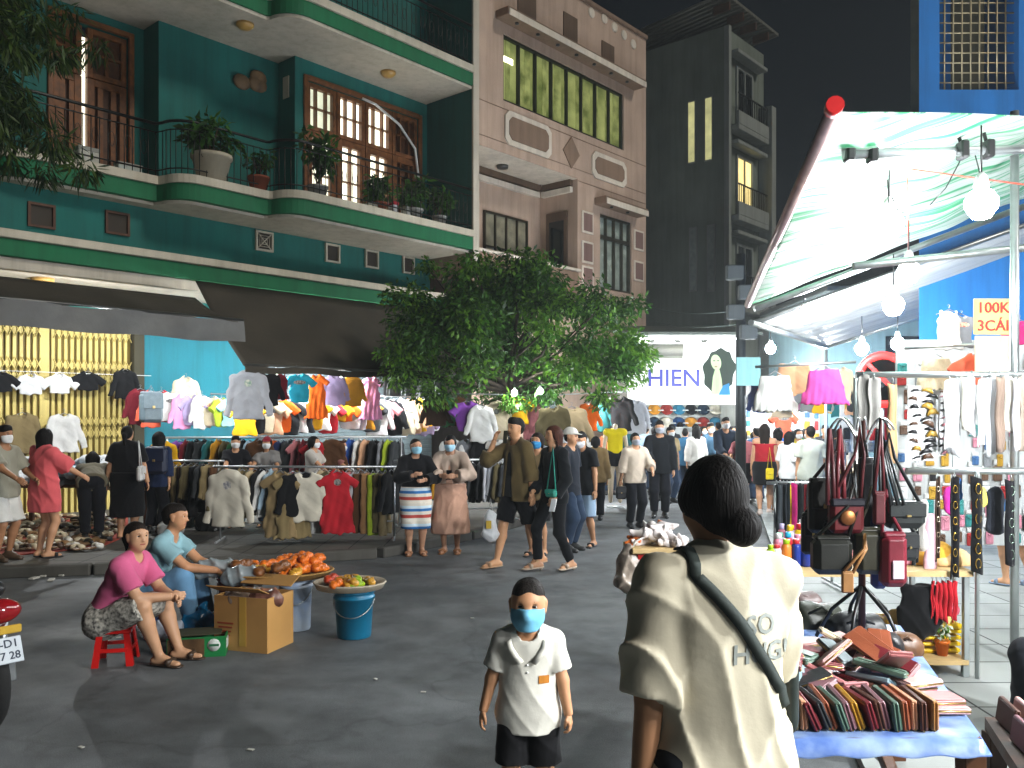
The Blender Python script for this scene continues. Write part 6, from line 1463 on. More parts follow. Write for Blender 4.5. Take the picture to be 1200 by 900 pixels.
# ================================================================ RIGHT HAND STALLS
MT = metal('#aab0b0', .35)
def tarp_mat(name, base, line, amt, ang):
    m = mat(name, base, rough=.5, var=.04, bump=.25, bscale=5, dist=.02)
    nt = m.node_tree; N = nt.nodes; L = nt.links; b = N['Principled BSDF']; tc = N['Texture Coordinate']
    mp = N.new('ShaderNodeMapping'); mp.inputs['Rotation'].default_value = (0, 0, ang); mp.inputs['Scale'].default_value = (.07, 8.5, .0); L.new(tc.outputs['Object'], mp.inputs[0])
    nz = N.new('ShaderNodeTexNoise'); nz.inputs['Scale'].default_value = 1.6; nz.inputs['Detail'].default_value = 6; nz.inputs['Roughness'].default_value = .7; L.new(mp.outputs[0], nz.inputs['Vector'])
    r = N.new('ShaderNodeValToRGB'); e = r.color_ramp.elements; e[0].position = amt; e[0].color = (*lin(line), 1); e[1].position = amt + .09; e[1].color = (*lin(base), 1); L.new(nz.outputs['Fac'], r.inputs['Fac'])
    L.new(r.outputs[0], b.inputs['Base Color'])
    tr = N.new('ShaderNodeBsdfTranslucent'); mx = N.new('ShaderNodeMixShader'); mx.inputs[0].default_value = .22
    L.new(r.outputs[0], tr.inputs[0]); L.new(b.outputs[0], mx.inputs[1]); L.new(tr.outputs[0], mx.inputs[2]); L.new(mx.outputs[0], N['Material Output'].inputs[0])
    return m
A_, B_2, C_, D_2 = at(975, 131, 4.37), at(876, 357, 9.06), at(1275, 200, 9.5), at(1290, 139, 5.7)
T1 = thing('market_tarpaulin', 'large white tarpaulin with green streaks stretched over the right hand stalls', 'tarpaulin', Vector((3, 7, 0)))
TM = tarp_mat('striped_tarp', '#a9b3ac', '#2f8a5c', .44, math.atan2(-.85, 4.7) * -1 * -1)
def t1(u, v):
    p = (A_.lerp(D_2, u)).lerp(B_2.lerp(C_, u), v)
    return p + Vector((0, 0, -.16 * math.sin(math.pi * u) * math.sin(math.pi * v) + .02 * math.sin(u * 26 + 3 * v) * math.sin(v * 9) + .012 * math.sin(v * 60 + 4 * u)))
sheet(t1, 48, 60, .006).build('sheet', TM, T1)
m = MB(); m.tube([A_ + (A_ - B_2).normalized() * .03, B_2], .036, 12); m.build('edge_pole', metal('#b9a0a0', .35), T1)
m = MB(); d_ = (A_ - B_2).normalized(); m.tube([A_ + d_ * .02, A_ + d_ * .09], .045, 12); m.build('pole_cap', plastic('#a01c1c'), T1)
for pa, pb_, r_ in (((990, 181, 5.0), (1290, 172, 5.6), .03), ((884, 362, 9.0), (1280, 212, 9.3), .035), ((1000, 312, 6.6), (1290, 281, 6.6), .03), ((880, 378, 9.3), (968, 406, 12.5), .035)):
    m = MB(); m.tube([at(*pa), at(*pb_)], r_, 8); m.build('cross_tube', MT, T1)
for px, Y in ((1189, 5.9), (1262, 9.2)):
    p = at(px, 300, Y); m = MB(); m.tube([(p.x, p.y, .05), (p.x, p.y, p.z + 1.0)], .028, 10); m.build('post', MT, T1)
for px, py, Y in ((995, 178, 5.0), (1022, 180, 5.03), (1128, 176, 5.2), (1158, 175, 5.3)):
    m = MB(); m.box(at(px, py, Y), (.05, .09, .11), b=.01); m.tube([at(px, py, Y), at(px - 6, py - 22, Y)], .012, 5); m.build('clamp', BLK, T1)
m = MB(); m.tube([at(1060, 197, 5.6), at(1130, 207, 5.5), at(1290, 228, 5.4)], .005, 5); m.build('red_wire', plastic('#b03a2a'), T1)
m = MB(); m.tube([at(1063, 197, 5.6), at(1064, 250, 5.6), at(1064, 300, 6.2)], .003, 5); m.build('wire', plastic('#b03a2a'), T1)
for k, (x0, y0, x1, y1) in enumerate(((1127, 185, 1090, 240), (1142, 178, 1160, 235), (1040, 210, 1042, 240), (1045, 230, 1060, 250))):
    m = MB(); a, b = at(x0, y0, 5.3), at(x1, y1, 5.3); m.tube([a, a.lerp(b, .5) + Vector((0, 0, -.04)), b], .004, 5); m.build('wire', BLK, T1)
T2 = thing('inner_tarpaulin', 'plain white inner tarpaulin sloping behind the striped one', 'tarpaulin', Vector((6, 11, 0)))
a2, b2, c2_, d2 = at(884, 378, 10.2), at(966, 407, 13.2), at(1280, 308, 13.2), at(1290, 232, 10.2)
sheet(lambda u, v: a2.lerp(d2, u).lerp(b2.lerp(c2_, u), v) + Vector((0, 0, -.1 * math.sin(math.pi * u) * math.sin(math.pi * v) + .015 * math.sin(40 * v))), 30, 24, .006).build('sheet', tarp_mat('plain_tarp', '#c9cccb', '#b4b8ba', .4, 0), T2)
for a, b in ((a2, d2), (b2, c2_), (a2, b2)): m = MB(); m.tube([a, b], .03, 8); m.build('edge_tube', MT, T2)
for px, Y in ((968, 13.2), (1240, 13.2)): p = at(px, 407, Y); m = MB(); m.tube([(p.x, p.y, .05), (p.x, p.y, p.z)], .025, 8); m.build('post', MT, T2)

# ---- frame of rails with belts and hair goods
YF = 5.5
FRM = thing('rail_stand', 'grey metal frame of rails holding belts and hair ornaments above the pale table', 'display frame', loc_y(1090, YF, .05))
x0, x1, x2 = at(1003, 0, YF).x, at(1320, 0, YF).x, at(1143, 0, YF).x
zt_, zm_ = 1.75 + .046 * YF, 1.75 - .067 * YF
for a, b, r_ in (((x0, YF, zt_), (x1, YF, zt_), .02), ((at(1062, 0, YF).x, YF, zm_), (x1, YF, zm_), .022), ((x0, YF, .75), (x0, YF, zt_ - .02), .017), ((x2, YF - .02, .05), (x2, YF - .02, zm_), .014), ((x1, YF, .05), (x1, YF, zt_), .018), ((at(1118, 0, YF + .9).x, YF + .9, .05), (at(1118, 0, YF + .9).x, YF + .9, 1.6), .014)):
    m = MB(); m.tube([a, b], r_, 8); m.build('tube', MT, FRM)
BC = [('grey', '#7f7d78'), ('dove grey', '#8f8d88'), ('tan', '#b08c66'), ('silver', '#b4b6b8'), ('ivory', '#c3bfb4'), ('white', '#cfcfce'), ('taupe', '#7d6c60'), ('mushroom', '#9a8d80'), ('pearl', '#c4c4c8'), ('sand', '#a89478')]
def strip(px, py, w, L_, Y, c, lb, group, name='belt', cat='belt', wob=.008):
    p = at(px, py, Y); W = w * Y / 1000; Lm = L_ * Y / 1000
    fn = lambda u, v: Vector(((u - .5) * W * (1 + .1 * math.sin(7 * v + px)), wob * math.sin(9 * v + px) + .012 * math.sin(u * 6 + px), -v * Lm + .012 * math.sin(u * 3 + px)))
    o = sheet(fn, 6, 14).build(name, cloth(c), org=(0, 0, 0)); md = o.modifiers.new('thickness', 'SOLIDIFY'); md.thickness = .008; o.location = p; tag(o, lb, cat, group)
    m = MB(); m.tube([(0, 0, -.01), (0, -.012, .02), (0, 0, .035), (0, .02, .03)], .003, 5); h_ = m.build('hook', MT, o, world=False)
    return o
for i, (px, w, L_, ci, dz) in enumerate(((1011, 13, 62, 0, 0), (1024, 13, 60, 1, 3), (1046, 11, 92, 2, 8), (1112, 11, 80, 5, 6), (1120, 9, 90, 3, 4), (1133, 10, 62, 4, 2), (1139, 8, 70, 8, 0), (1149, 9, 78, 5, 4), (1160, 13, 92, 3, 0), (1172, 11, 88, 6, 0), (1183, 11, 66, 4, 0), (1191, 9, 84, 8, 2), (1201, 12, 90, 7, 0))):
    strip(px, 441 + dz, w, L_, YF - .03 * (i % 2) - .02, BC[ci][1], '%s fabric belt, %s on the top rail' % (BC[ci][0], ['leftmost', 'second from the left', 'beside the metal post', 'fourth from the left', 'fifth from the left', 'sixth from the left', 'seventh from the left', 'eighth from the left', 'ninth from the left, wide', 'tenth from the left', 'eleventh from the left', 'twelfth from the left', 'rightmost'][i]), 'fabric belts on the top rail')
# hair ornament cards
CARD = paint('#c3c4c4', .6)
clip0 = None
for ci_, (px, py, w, h_, lb) in enumerate(((1071, 452, 15, 88, 'pale card with black hair clips, between the tan belt and the next card'), (1088, 456, 17, 84, 'card of broad black and brown hair clips beside the pale card'), (1104, 460, 9, 74, 'narrow card with tiny pink and dark pins left of the white belts'))):
    Y = YF + .05; p = at(px, py + h_ / 2, Y); m = MB(); m.box((0, 0, 0), (w * Y / 1000, .006, h_ * Y / 1000)); o = m.build('display_card', CARD, org=(0, 0, 0)); o.location = p; tag(o, lb, 'display card', 'hair ornament cards')
    for k in range(9 if ci_ != 1 else 13):
        q = p + Vector((rnd.uniform(-.25, .25) * w * Y / 1000, -.012, (k / (9 if ci_ != 1 else 13) - .46) * h_ * Y / 1000)); nm, cc = rnd.choice((('black', '#121214'), ('black', '#121214'), ('brown', '#4a3222'), ('gold', '#9a7a2a')) if ci_ != 2 else (('pink', '#b87a84'), ('black', '#121214')))
        if clip0 is None: m = MB(); m.tube([(-.028, 0, 0), (-.01, -.008, .008), (.012, -.008, .006), (.028, 0, -.004)], [.004, .008, .009, .003], 6); clip0 = m.build('hair_clip', plastic('#121214'), org=(0, 0, 0)); o = clip0
        else: o = dup(clip0, q)
        o.location = q; s_ = (1.0, 1.35, .7)[ci_]; o.scale = (s_, 1, s_ * rnd.uniform(.8, 1.8)); o.rotation_euler = (0, rnd.uniform(-.4, .4), 0); o.material_slots[0].link = 'OBJECT'; o.material_slots[0].material = plastic(cc)
        tag(o, 'small %s hair clip pinned on the %s card of hair ornaments' % (nm, ('leftmost', 'middle', 'narrow right')[ci_]), 'hair clip', 'hair clips on the cards')
# board of small packets behind the belts
BO = MB(); Yb_ = 7.4; p0, p1 = at(1052, 640, Yb_), at(1300, 398, Yb_); BO.box(((p0.x + p1.x) / 2, Yb_ + .04, (p0.z + p1.z) / 2), (p1.x - p0.x, .03, p1.z - p0.z), b=.005)
bo = tag(BO.build('pegboard', paint('#b9bdbd'), org=((p0.x + p1.x) / 2, Yb_, p0.z)), 'pale pegboard crowded with small packets behind the hanging belts', 'board')
for sx in (p0.x + .1, p1.x - .1): m = MB(); m.tube([(sx, Yb_ + .07, .05), (sx, Yb_ + .07, p1.z)], .02, 6); m.build('stand', MT, bo)
pk0 = None
PKC = [('black', '#17171a'), ('white', '#c9cacc'), ('pink', '#c07f90'), ('grey', '#7a7d80'), ('blue', '#3a5f8a'), ('brown', '#5a4334'), ('red', '#9a2a2a'), ('mustard', '#a8842c'), ('teal', '#2f7a78')]
def packet(p, s_, group, where, rz=0, cset=PKC):
    global pk0
    nm, cc = rnd.choice(cset)
    if pk0 is None:
        m = MB(); m.box((0, 0, -.005), (.056, .016, .09), b=.006); m.box((.006, -.009, -.012), (.034, .006, .05), b=.002); m.tube([(-.02, -.012, .025), (.0, -.016, .01), (.02, -.012, .028)], .005, 5); pk0 = m.build('packet', plastic('#17171a'), None)
        m = MB(); m.box((0, 0, .062), (.05, .004, .03), b=.001); m.build('header_card', CARD, pk0, world=False); o = pk0
    else: o = dup(pk0, p)
    o.location = p; o.rotation_euler = (0, 0, rz); o.scale = (s_ * rnd.uniform(.7, 1.3), s_, s_ * rnd.uniform(.7, 1.3)); o.material_slots[0].link = 'OBJECT'; o.material_slots[0].material = plastic(cc); tag(o, 'small %s packet hanging %s' % (nm, where), 'packet', group)
for r_ in range(12):
    for c_ in range(15):
        if rnd.random() < .88: packet(Vector((p0.x + .06 + c_ * .118 + rnd.uniform(-.03, .03), Yb_ - .005, p0.z + .08 + r_ * .135 + rnd.uniform(-.02, .02))), 1.2, 'packets on the pegboard', 'on the pegboard behind the belts')
# lower strips from the middle rail
def ring_strip(px, py, w, L_, c, lb, rings, rc='#a88a3a'):
    o = strip(px, py, w, L_, YF - .03, c, lb, 'dark strips under the middle rail', 'display_strip', 'display strip', .004)
    for k in range(rings):
        m = MB(); z = -(k + .7) / (rings + .4) * L_ * YF / 1000; R = w * YF / 1000 * .42
        m.tube([(R * .6 * math.cos(a), -.016, z + R * 1.2 * math.sin(a)) for a in np.linspace(0, 6.283, 13)], .0035, 5, cap=False); m.build('chain_loop', metal(rc, .25), o, world=False)
ring_strip(1118, 560, 9, 118, '#141316', 'black strip with gold loops below the middle rail, left one', 6); ring_strip(1145, 560, 12, 112, '#121214', 'long black strip with gold chain loops beside the frame post', 6)
ring_strip(1184, 562, 11, 100, '#16161a', 'black strip with silver green loops near the right edge', 5, '#8aa090'); ring_strip(1098, 560, 6, 96, '#3a2a20', 'thin brown strip with pale loops under the middle rail', 5, '#b9a890'); ring_strip(1072, 590, 9, 70, '#1a1c1c', 'dark strip with loops right of the black box purse', 4, '#9aa09a')
for px, py, w, h_, c, lb in ((1166, 574, 20, 48, '#22252c', 'dark square pouch between the two black strips'), (1114, 575, 16, 22, '#b5308a', 'magenta hair band bundle over the black strip'), (1122, 562, 10, 22, '#2f62a0', 'blue hair bow at the middle rail'), (1152, 572, 8, 20, '#c9bc5a', 'pale yellow ribbon bow beside the long black strip'), (1090, 600, 14, 72, '#c9a0aa', 'pink and white scarf hanging above the pale table'), (1082, 585, 12, 60, '#c9c5c0', 'white scarf beside the pink one above the pale table')):
    p = at(px, py + h_ / 2, YF + .1); b = Blob(); W, Hh = w * YF / 1000, h_ * YF / 1000; b.cap((0, 0, -Hh * .4), (0, 0, Hh * .4), W * .5, W * .42, .45, k=.02); V, Fc = b.mesh(.009, rfolds(.008, 50, px)); o = mk('hair_bow' if h_ < 30 else ('pouch' if h_ < 50 else 'scarf'), V, Fc, cloth(c), None, True); o.location = p; tag(o, lb, 'accessory')

# ---- pale table with bottles
def table(name, label, pts, z, th, mt, legs=True, lm=MT, lr=.018, z0=.05):
    c = sum((Vector((p[0], p[1], 0)) for p in pts), Vector()) / len(pts); r = thing(name, label, 'table', Vector((c.x, c.y, z0)))
    m = MB(); m.slab([Vector((p[0], p[1], z - th)) for p in pts], (0, 0, th)); m.build('table_top', mt, r)
    if legs:
        for p in pts: q = Vector((p[0], p[1], 0)).lerp(Vector((c.x, c.y, 0)), .06); m = MB(); m.box((q.x, q.y, (z - th - .002 + z0) / 2), (lr * 2, lr * 2, z - th - .002 - z0), b=.003); m.build('leg', lm, r)
    return r
PALE = mat('pale_wood', '#b59a6a', rough=.55, var=.18, scale=5, bump=.15, bscale=30)
xa, xb = at(905, 0, YF).x, at(1141, 0, YF).x
table('display_table', 'pale wooden display table covered with bottles and small goods', [(xa, YF), (xb, YF), (xb + .1, YF + 1.0), (xa + .1, YF + 1.0)], .735, .035, PALE)
sh_t = table('low_shelf', 'low pale wooden shelf under the display table with a yellow basket', [(at(1030, 0, YF).x, YF), (xb - .03, YF), (xb + .05, YF + .8), (at(1030, 0, YF).x + .05, YF + .8)], .16, .03, PALE)
BOT = [('lime green', '#8fb81c'), ('white', '#c9cac9'), ('orange', '#c9702a'), ('navy', '#1c2f7a'), ('cyan', '#1f9ac0'), ('lavender', '#b0a4cc'), ('red', '#b0222a'), ('yellow', '#cfae1c'), ('pink', '#c97f94'), ('brown', '#6a4630'), ('mint', '#7fc0a4'), ('gold', '#a98a3c')]
bt0 = None
prev = {}
seqb = [1, 2, 3, 3, 4, 5, 7, 1, 8, 6, 9, 10, 1, 11, 2, 8, 1, 5, 7, 4, 6, 1, 10, 9, 8, 1, 2, 3, 11, 7, 5, 6]
ORD = ['first', 'second', 'third', 'fourth', 'fifth', 'sixth', 'seventh', 'eighth']
for i, ci in enumerate([0] + seqb):
    rw_, cl_ = (0, 0) if i == 0 else (1 + (i - 1) // 8, (i - 1) % 8)
    nm, cc = BOT[ci]
    px = 903 if i == 0 else 908 + cl_ * 11.5 + rw_ * 2; Y = YF + .12 + rw_ * .16 - (.1 if i else 0); p = Vector(((px - 600) / 1000 * Y, Y, .737))
    hgt = rnd.uniform(.8, 1.25) + .12 * rw_
    if bt0 is None:
        bt0 = thing('bottle', 'x', 'bottle', (0, 0, 0)); m = MB(); m.lathe((0, 0, 0), [(.028, 0), (.031, .005), (.031, .112), (.027, .122), (.016, .126), (.016, .135)], 14); m.build('bottle_body', plastic('#8fb81c', .25), bt0, world=False)
        m = MB(); m.lathe((0, 0, 0), [(.021, .127), (.021, .15), (.018, .153)], 12); m.build('cap', plastic('#c9cac9'), bt0, world=False); m = MB(); m.lathe((0, 0, 0), [(.0305, .03), (.0308, .085)], 14); m.build('label_band', plastic('#d2d2cc'), bt0, world=False); o = bt0
    else: o = dup(bt0, p)
    o.location = p; o.scale = (rnd.uniform(.85, 1.2),) * 2 + (hgt,); o.rotation_euler = (0, 0, 0)
    for ch in o.children:
        ch.material_slots[0].link = 'OBJECT'; st = ch.name.split('.')[0]
        ch.material_slots[0].material = plastic(cc, .25) if st == 'bottle_body' else plastic(BOT[(ci * 5 + i) % 12][1] if st == 'cap' else ('#d2d2cc', cc)[i % 2])
    tag(o, 'lime green bottle at the left corner of the pale table' if i == 0 else '%s bottle, %s from the left in the %s row on the pale table' % (nm, ORD[cl_], ['front', 'second', 'third', 'back'][rw_ - 1]), 'bottle', 'bottles on the pale table')
for px, py, c, s_, lb, Y in ((1082, 652, '#c98a9c', .13, 'heap of pink cloth on the right half of the pale table', 5.8), (1100, 655, '#cf9c3a', .12, 'heap of golden yellow cloth on the right half of the pale table', 5.75), (1060, 655, '#b9c3c8', .1, 'small heap of white cloth behind the crimson backpack', 5.9), (1120, 657, '#c9a878', .09, 'small peach cloth at the right end of the pale table', 5.7),
                             (1092, 720, '#b04a5a', .12, 'red cloth bundle over the yellow basket', 6.0), (1046, 722, '#c57f98', .17, 'large pink cloth heap on the low shelf behind the bag stand', 5.9)):
    z = .735 if py < 680 else .16
    if py > 680 and px > 1080: z = .34
    b = Blob(); b.cap((-s_, 0, s_ * .25), (s_, 0, s_ * .3), s_ * .6, s_ * .5, .8, (0, 0, 1), .05); b.cap((0, 0, s_ * .4), (.02, 0, s_ * .7), s_ * .5, k=.05); b.cut((0, 0, 0), (0, 0, -1)); V, Fc = b.mesh(.013, rfolds(.014, 34, px)); o = mk('cloth_heap', V, Fc, cloth(c), None, True); o.location = Vector(((px - 600) / 1000 * Y, Y, z + .001)); tag(o, lb, 'cloth')
# yellow basket and flower pot on the low shelf
bp_ = Vector((at(1080, 0, 5.75).x, 5.8, .162)); r = thing('basket', 'yellow plastic basket full of goods on the low shelf', 'basket', bp_)
m = MB(); m.slab([bp_ + Vector(q) for q in ((-.2, -.14, 0), (.2, -.14, 0), (.2, .14, 0), (-.2, .14, 0))], (0, 0, .012))
for a, b in (((-.2, -.14), (.2, -.14)), ((.2, -.14), (.2, .14)), ((.2, .14), (-.2, .14)), ((-.2, .14), (-.2, -.14))):
    for k in range(4): z = .02 + k * .042; f_ = 1 + .25 * z; m.tube([bp_ + Vector((a[0] * f_, a[1] * f_, z)), bp_ + Vector((b[0] * f_, b[1] * f_, z))], .014, 6)
m.build('basket_body', plastic('#cba708'), r)
m = MB(); m.tube([bp_ + Vector((x * 1.06, y * 1.06, .18)) for x, y in ((-.2, -.14), (.2, -.14), (.2, .14), (-.2, .14), (-.2, -.14))], .018, 8); m.build('rim', plastic('#dbb510'), r)
m = MB(); b = Blob(); b.cap((-.12, 0, .16), (.14, 0, .2), .1, .07, 1, k=.03); b.cap((0, .02, .24), (.1, 0, .26), .06, k=.04); V, Fc = b.mesh(.012, rfolds(.014, 40, 4)); o = mk('cloth_heap', V, Fc, cloth('#c9b878'), None, True); o.location = bp_ + Vector((0, 0, .0)); tag(o, 'pale yellow cloth piled inside the yellow basket', 'cloth')
pp_ = Vector((at(1106, 0, 5.6).x, 5.62, .162)); r = thing('flower_pot', 'little orange flower pot with a green and white plant on the low shelf', 'flower pot', pp_); m = MB(); m.lathe(pp_, [(.032, 0), (.044, .08), (.048, .08), (.048, .1), (.04, .1)], 16); m.build('pot', plastic('#c9641c'), r)
leaf_mesh('foliage', [(pp_ + Vector((0, 0, .13)), (.05, .05, .04), 1), (pp_ + Vector((0, 0, .19)), (.05, .05, .04), 1)], 90, .045, [LEAF[2], paint('#c3c9b4')], r, seed=2)
for k in range(6): strip(1092 + k * 5.2, 682, 4, 42 + 5 * (k % 2), YF + .04, '#b0202a', 'bright red strap hanging in the bunch under the pale table', 'red straps under the pale table', 'strap', 'strap')
b = Blob(); b.cap((0, 0, -.06), (0, 0, -.26), .1, .13, .5, k=.03, fs=True); V, Fc = b.mesh(.012, rfolds(.016, 40, 3)); o = mk('cloth_bag', V, Fc, cloth('#141416'), None, True); o.location = at(1077, 676, YF + .1); tag(o, 'black cloth bag hanging under the pale table beside the red straps', 'bag')

# ---- wallet table with blue cloth
WT = [(.78, 2.78), (1.53, 2.78), (1.93, 4.25), (1.05, 4.3)]
zW = .70
wt = table('wallet_table', 'wooden table under a blue plastic cloth heaped with wallets', WT, zW - .006, .035, WOOD2, True, WOOD2, .035)
m = MB(); m.box((1.17, 2.95, .32), (.62, .05, .05), b=.006); m.build('stretcher', WOOD2, wt); m = MB(); m.box((1.52, 3.4, .3), (.05, 1.1, .05), math.atan2(-.35, 1.3) , b=.006); m.build('stretcher', WOOD2, wt)
m = MB(); m.slab([(.86, 2.9, .2), (1.5, 2.9, .2), (1.62, 3.4, .2), (.95, 3.4, .2)], (0, 0, .02)); m.build('lower_board', PALE, wt)
CLB = mat('blue_plastic_cloth', '#93a9c6', rough=.35, var=.3, scale=9, bump=.4, bscale=20, col2='#3f62ac')
def wcloth(u, v):
    uu = -.03 + 1.06 * u; vv = -.03 + 1.03 * v
    a = Vector((*WT[0], 0)).lerp(Vector((*WT[1], 0)), uu); b = Vector((*WT[3], 0)).lerp(Vector((*WT[2], 0)), uu); p = a.lerp(b, vv)
    over = max(0, -uu, uu - 1) + max(0, -vv) * 1.2
    return Vector((p.x, p.y, zW - min(.05, over * 1.3) * (1 + .1 * math.sin(30 * u + 20 * v)) + .001 * math.sin(25 * u) * math.sin(31 * v)))
cl_o = sheet(wcloth, 40, 40, .004).build('table_cloth', CLB, org=(1.2, 3.4, zW)); tag(cl_o, 'blue and white plastic cloth spread over the wallet table', 'tablecloth')
wl0 = None
WC = {'pink': '#b97f80', 'dusty pink': '#a86a68', 'blush': '#c49a94', 'grey': '#6f7a7c', 'green grey': '#4f6658', 'brown': '#4c2c20', 'tan': '#a0703c', 'mustard': '#a87a1e', 'dark red': '#6c1f26', 'rust': '#8a4a30', 'black': '#1b1b1d', 'olive': '#4f4a34', 'pale blue': '#8fa9b0', 'peach': '#c08a68', 'cream': '#b8a98c', 'charcoal': '#2c2f30', 'mauve': '#7a565c'}
def wallet(p, rot, col, label, s_=1.0, group='wallets on the blue cloth'):
    global wl0
    if wl0 is None:
        m = MB(); m.box((0, 0, .006), (.185, .095, .011), b=.005); m.box((0, 0, -.006), (.185, .095, .011), b=.005); m.box((0, .047, 0), (.18, .01, .02), b=.004); wl0 = m.build('wallet', leather('#888888'), None)
        m = MB(); m.box((.0, -.018, .0135), (.17, .055, .004), b=.0015); m.build('flap', leather('#888888'), wl0, world=False); m = MB(); m.tube([(-.09, -.046, 0), (.09, -.046, 0)], .0035, 5); m.build('zip', metal('#a58a55', .3), wl0, world=False); o = wl0
    else: o = dup(wl0, p)
    o.location = p; o.rotation_euler = rot; o.scale = (s_,) * 3
    for q in [o] + [c for c in o.children if c.name.startswith('flap')]: q.material_slots[0].link = 'OBJECT'; q.material_slots[0].material = leather(WC[col])
    return tag(o, label, 'wallet', group)
fr_ = ['olive', 'olive', 'peach', 'dark red', 'charcoal', 'rust', 'green grey', 'mauve', 'mustard', 'dark red', 'brown', 'mauve', 'green grey', 'rust', 'peach', 'brown', 'tan']
for i, c in enumerate(fr_):
    x = .905 + i * .0305; lean_ = .32 * math.sin(i * .9) + .18
    Rm = Matrix.Rotation([0, .03, -.05, -.42, -.4, -.36, -.34, -.3, -.33, -.28, -.25, -.24, -.12, -.1, -.05, -.03, .0][i], 3, 'Y') @ Matrix.Rotation(RAD(90) + rnd.uniform(-.08, .08), 3, 'Z') @ Matrix.Rotation(RAD(90), 3, 'X')
    wallet(Vector((x, 2.9 + .006 * (i % 3), zW + .05)), Rm.to_euler(), c, uniq('%s upright wallet, %s, front row on the blue cloth' % (c, 'leftmost' if i == 0 else 'rightmost' if i == 16 else 'number %d from the left' % (i + 1))))
placed = []
for i in range(60):
    lay = i // 20
    u = rnd.uniform(.06, .74) if lay else rnd.uniform(.04, .8); v = rnd.uniform(.2, .5)
    a = Vector((*WT[0], 0)).lerp(Vector((*WT[1], 0)), u); b = Vector((*WT[3], 0)).lerp(Vector((*WT[2], 0)), u); p = a.lerp(b, v)
    c = rnd.choice(['pink', 'dusty pink', 'blush', 'grey', 'pale blue', 'brown', 'black', 'green grey', 'cream', 'charcoal', 'mauve', 'blush', 'rust', 'pale blue', 'dark red']); dirn = 'near the front row' if v < .3 else ('near the bag stand' if v > .42 else 'in the middle of the heap')
    tilt = rnd.choice(('flat', 'tilted', 'steeply tilted'))
    k = {'flat': .1, 'tilted': .28, 'steeply tilted': .55}[tilt]
    lb = '%s wallet lying %s %s' % (c, tilt, dirn)
    j = 0
    while lb in USED: j += 1; lb = '%s wallet lying %s %s, %s' % (c, tilt, dirn, ['half buried', 'towards the left', 'towards the right', 'on top'][min(j - 1, 3)]) if j < 5 else '%s wallet %s %s, piece %s' % (c, tilt, dirn, 'abcdefghij'[j])
    wallet(Vector((p.x, p.y, zW + .02 + .04 * lay + rnd.uniform(0, .02) + k * .04)), (rnd.uniform(-k, k), rnd.uniform(-k, k), rnd.uniform(0, 6.28)), c, uniq(lb), rnd.uniform(.8, 1.05))
for p, c, rz, lb in (((1.50, 3.22, .72), 'dusty pink', .35, 'large dusty pink wallet lying flat near the right edge of the blue cloth'), ((1.515, 3.2, .747), 'blush', .45, 'large blush wallet stacked on the dusty pink one'), ((1.50, 3.0, .72), 'blush', .1, 'blush wallet at the right front corner of the blue cloth'), ((1.49, 3.01, .745), 'dusty pink', .2, 'dusty pink wallet on top at the right front corner'), ((1.49, 3.42, .74), 'pink', 1.2, 'pink wallet leaning at the right rear of the heap')):
    wallet(Vector(p), (rnd.uniform(-.08, .08), .05, rz), c, uniq(lb), 1.0)

# ---- bag stand
bsx, bsy = 1.62, 3.95
BS = thing('bag_stand', 'dark stand with curved chrome hooks carrying many small bags', 'bag stand', (bsx, bsy, zW))
m = MB(); m.tube([(bsx, bsy, zW), (bsx, bsy, 1.72)], .016, 10); m.build('pole', metal('#4a2a24', .4), BS)
for k in range(5): a = k * 1.2566 + .3; m = MB(); m.tube([(bsx, bsy, zW + .26), (bsx + .13 * math.cos(a), bsy + .13 * math.sin(a), zW + .14), (bsx + .2 * math.cos(a), bsy + .2 * math.sin(a), zW + .005)], .009, 6); m.build('leg', BLK, BS)
for k in range(6):
    a = k * 1.047; m = MB(); m.tube([(bsx, bsy, 1.62)] + [(bsx + (.02 + .13 * u) * math.cos(a), bsy + (.02 + .13 * u) * math.sin(a), 1.62 + .11 * math.sin(u * 2.6)) for u in np.linspace(0, 1, 8)], .006, 6); m.build('hook', metal('#c9cccc', .2), BS)
def hbag(px, py, w, h_, Y, col, lb, sl, sc__='', name='handbag', flap=True, spread=.3, d=.06):
    p = at(px, py, Y); W, Hh = w * Y / 1000, h_ * Y / 1000
    top = (bsx - p.x) * .45
    zt = sl
    return handbag(p, W, Hh, d, col, lb, 0, [(-W * .42, 0, Hh * .4), (top - W * .15, .01, zt * .7), (top, .015, zt), (top + W * .15, .02, zt * .7), (W * .42, 0, Hh * .4)], name, 'backpack' if name == 'backpack' else 'bag', flap, 'bags on the bag stand', sc__ or None)
hbag(963, 592, 32, 66, 3.9, '#15130f', 'tall black bag hanging at the left of the bag stand', .36, '#241012')
rp_ = hbag(991, 604, 40, 42, 3.76, '#5a1014', 'dark red purse with a round gold emblem on the bag stand', .38, '#4a1a1c', flap=False)
m = MB(); m.lathe((-.005, -.04, -.005), [(.0, .004), (.03, .004), (.034, 0), (.034, -.006)], 20, M=Matrix.Rotation(RAD(90), 3, 'X')); m.build('emblem', metal('#8a5a34', .4), rp_, world=False)
m = MB(); m.box((0, -.03, .06), (.15, .02, .035), b=.008); m.build('dark_top', leather('#1c1a22'), rp_, world=False)
hbag(1058, 603, 48, 32, 3.8, '#181d1c', 'black box purse with many thin straps on the right of the bag stand', .36, '#161a1a', d=.09)
hbag(1016, 585, 22, 100, 3.9, '#121013', 'long narrow black bag behind the red strap in the middle of the stand', .26, d=.05, flap=False)
hbag(1030, 595, 14, 40, 3.7, '#4a1418', 'narrow wine red phone purse in the centre of the bag stand', .38, '#4a181c', flap=False, d=.03)
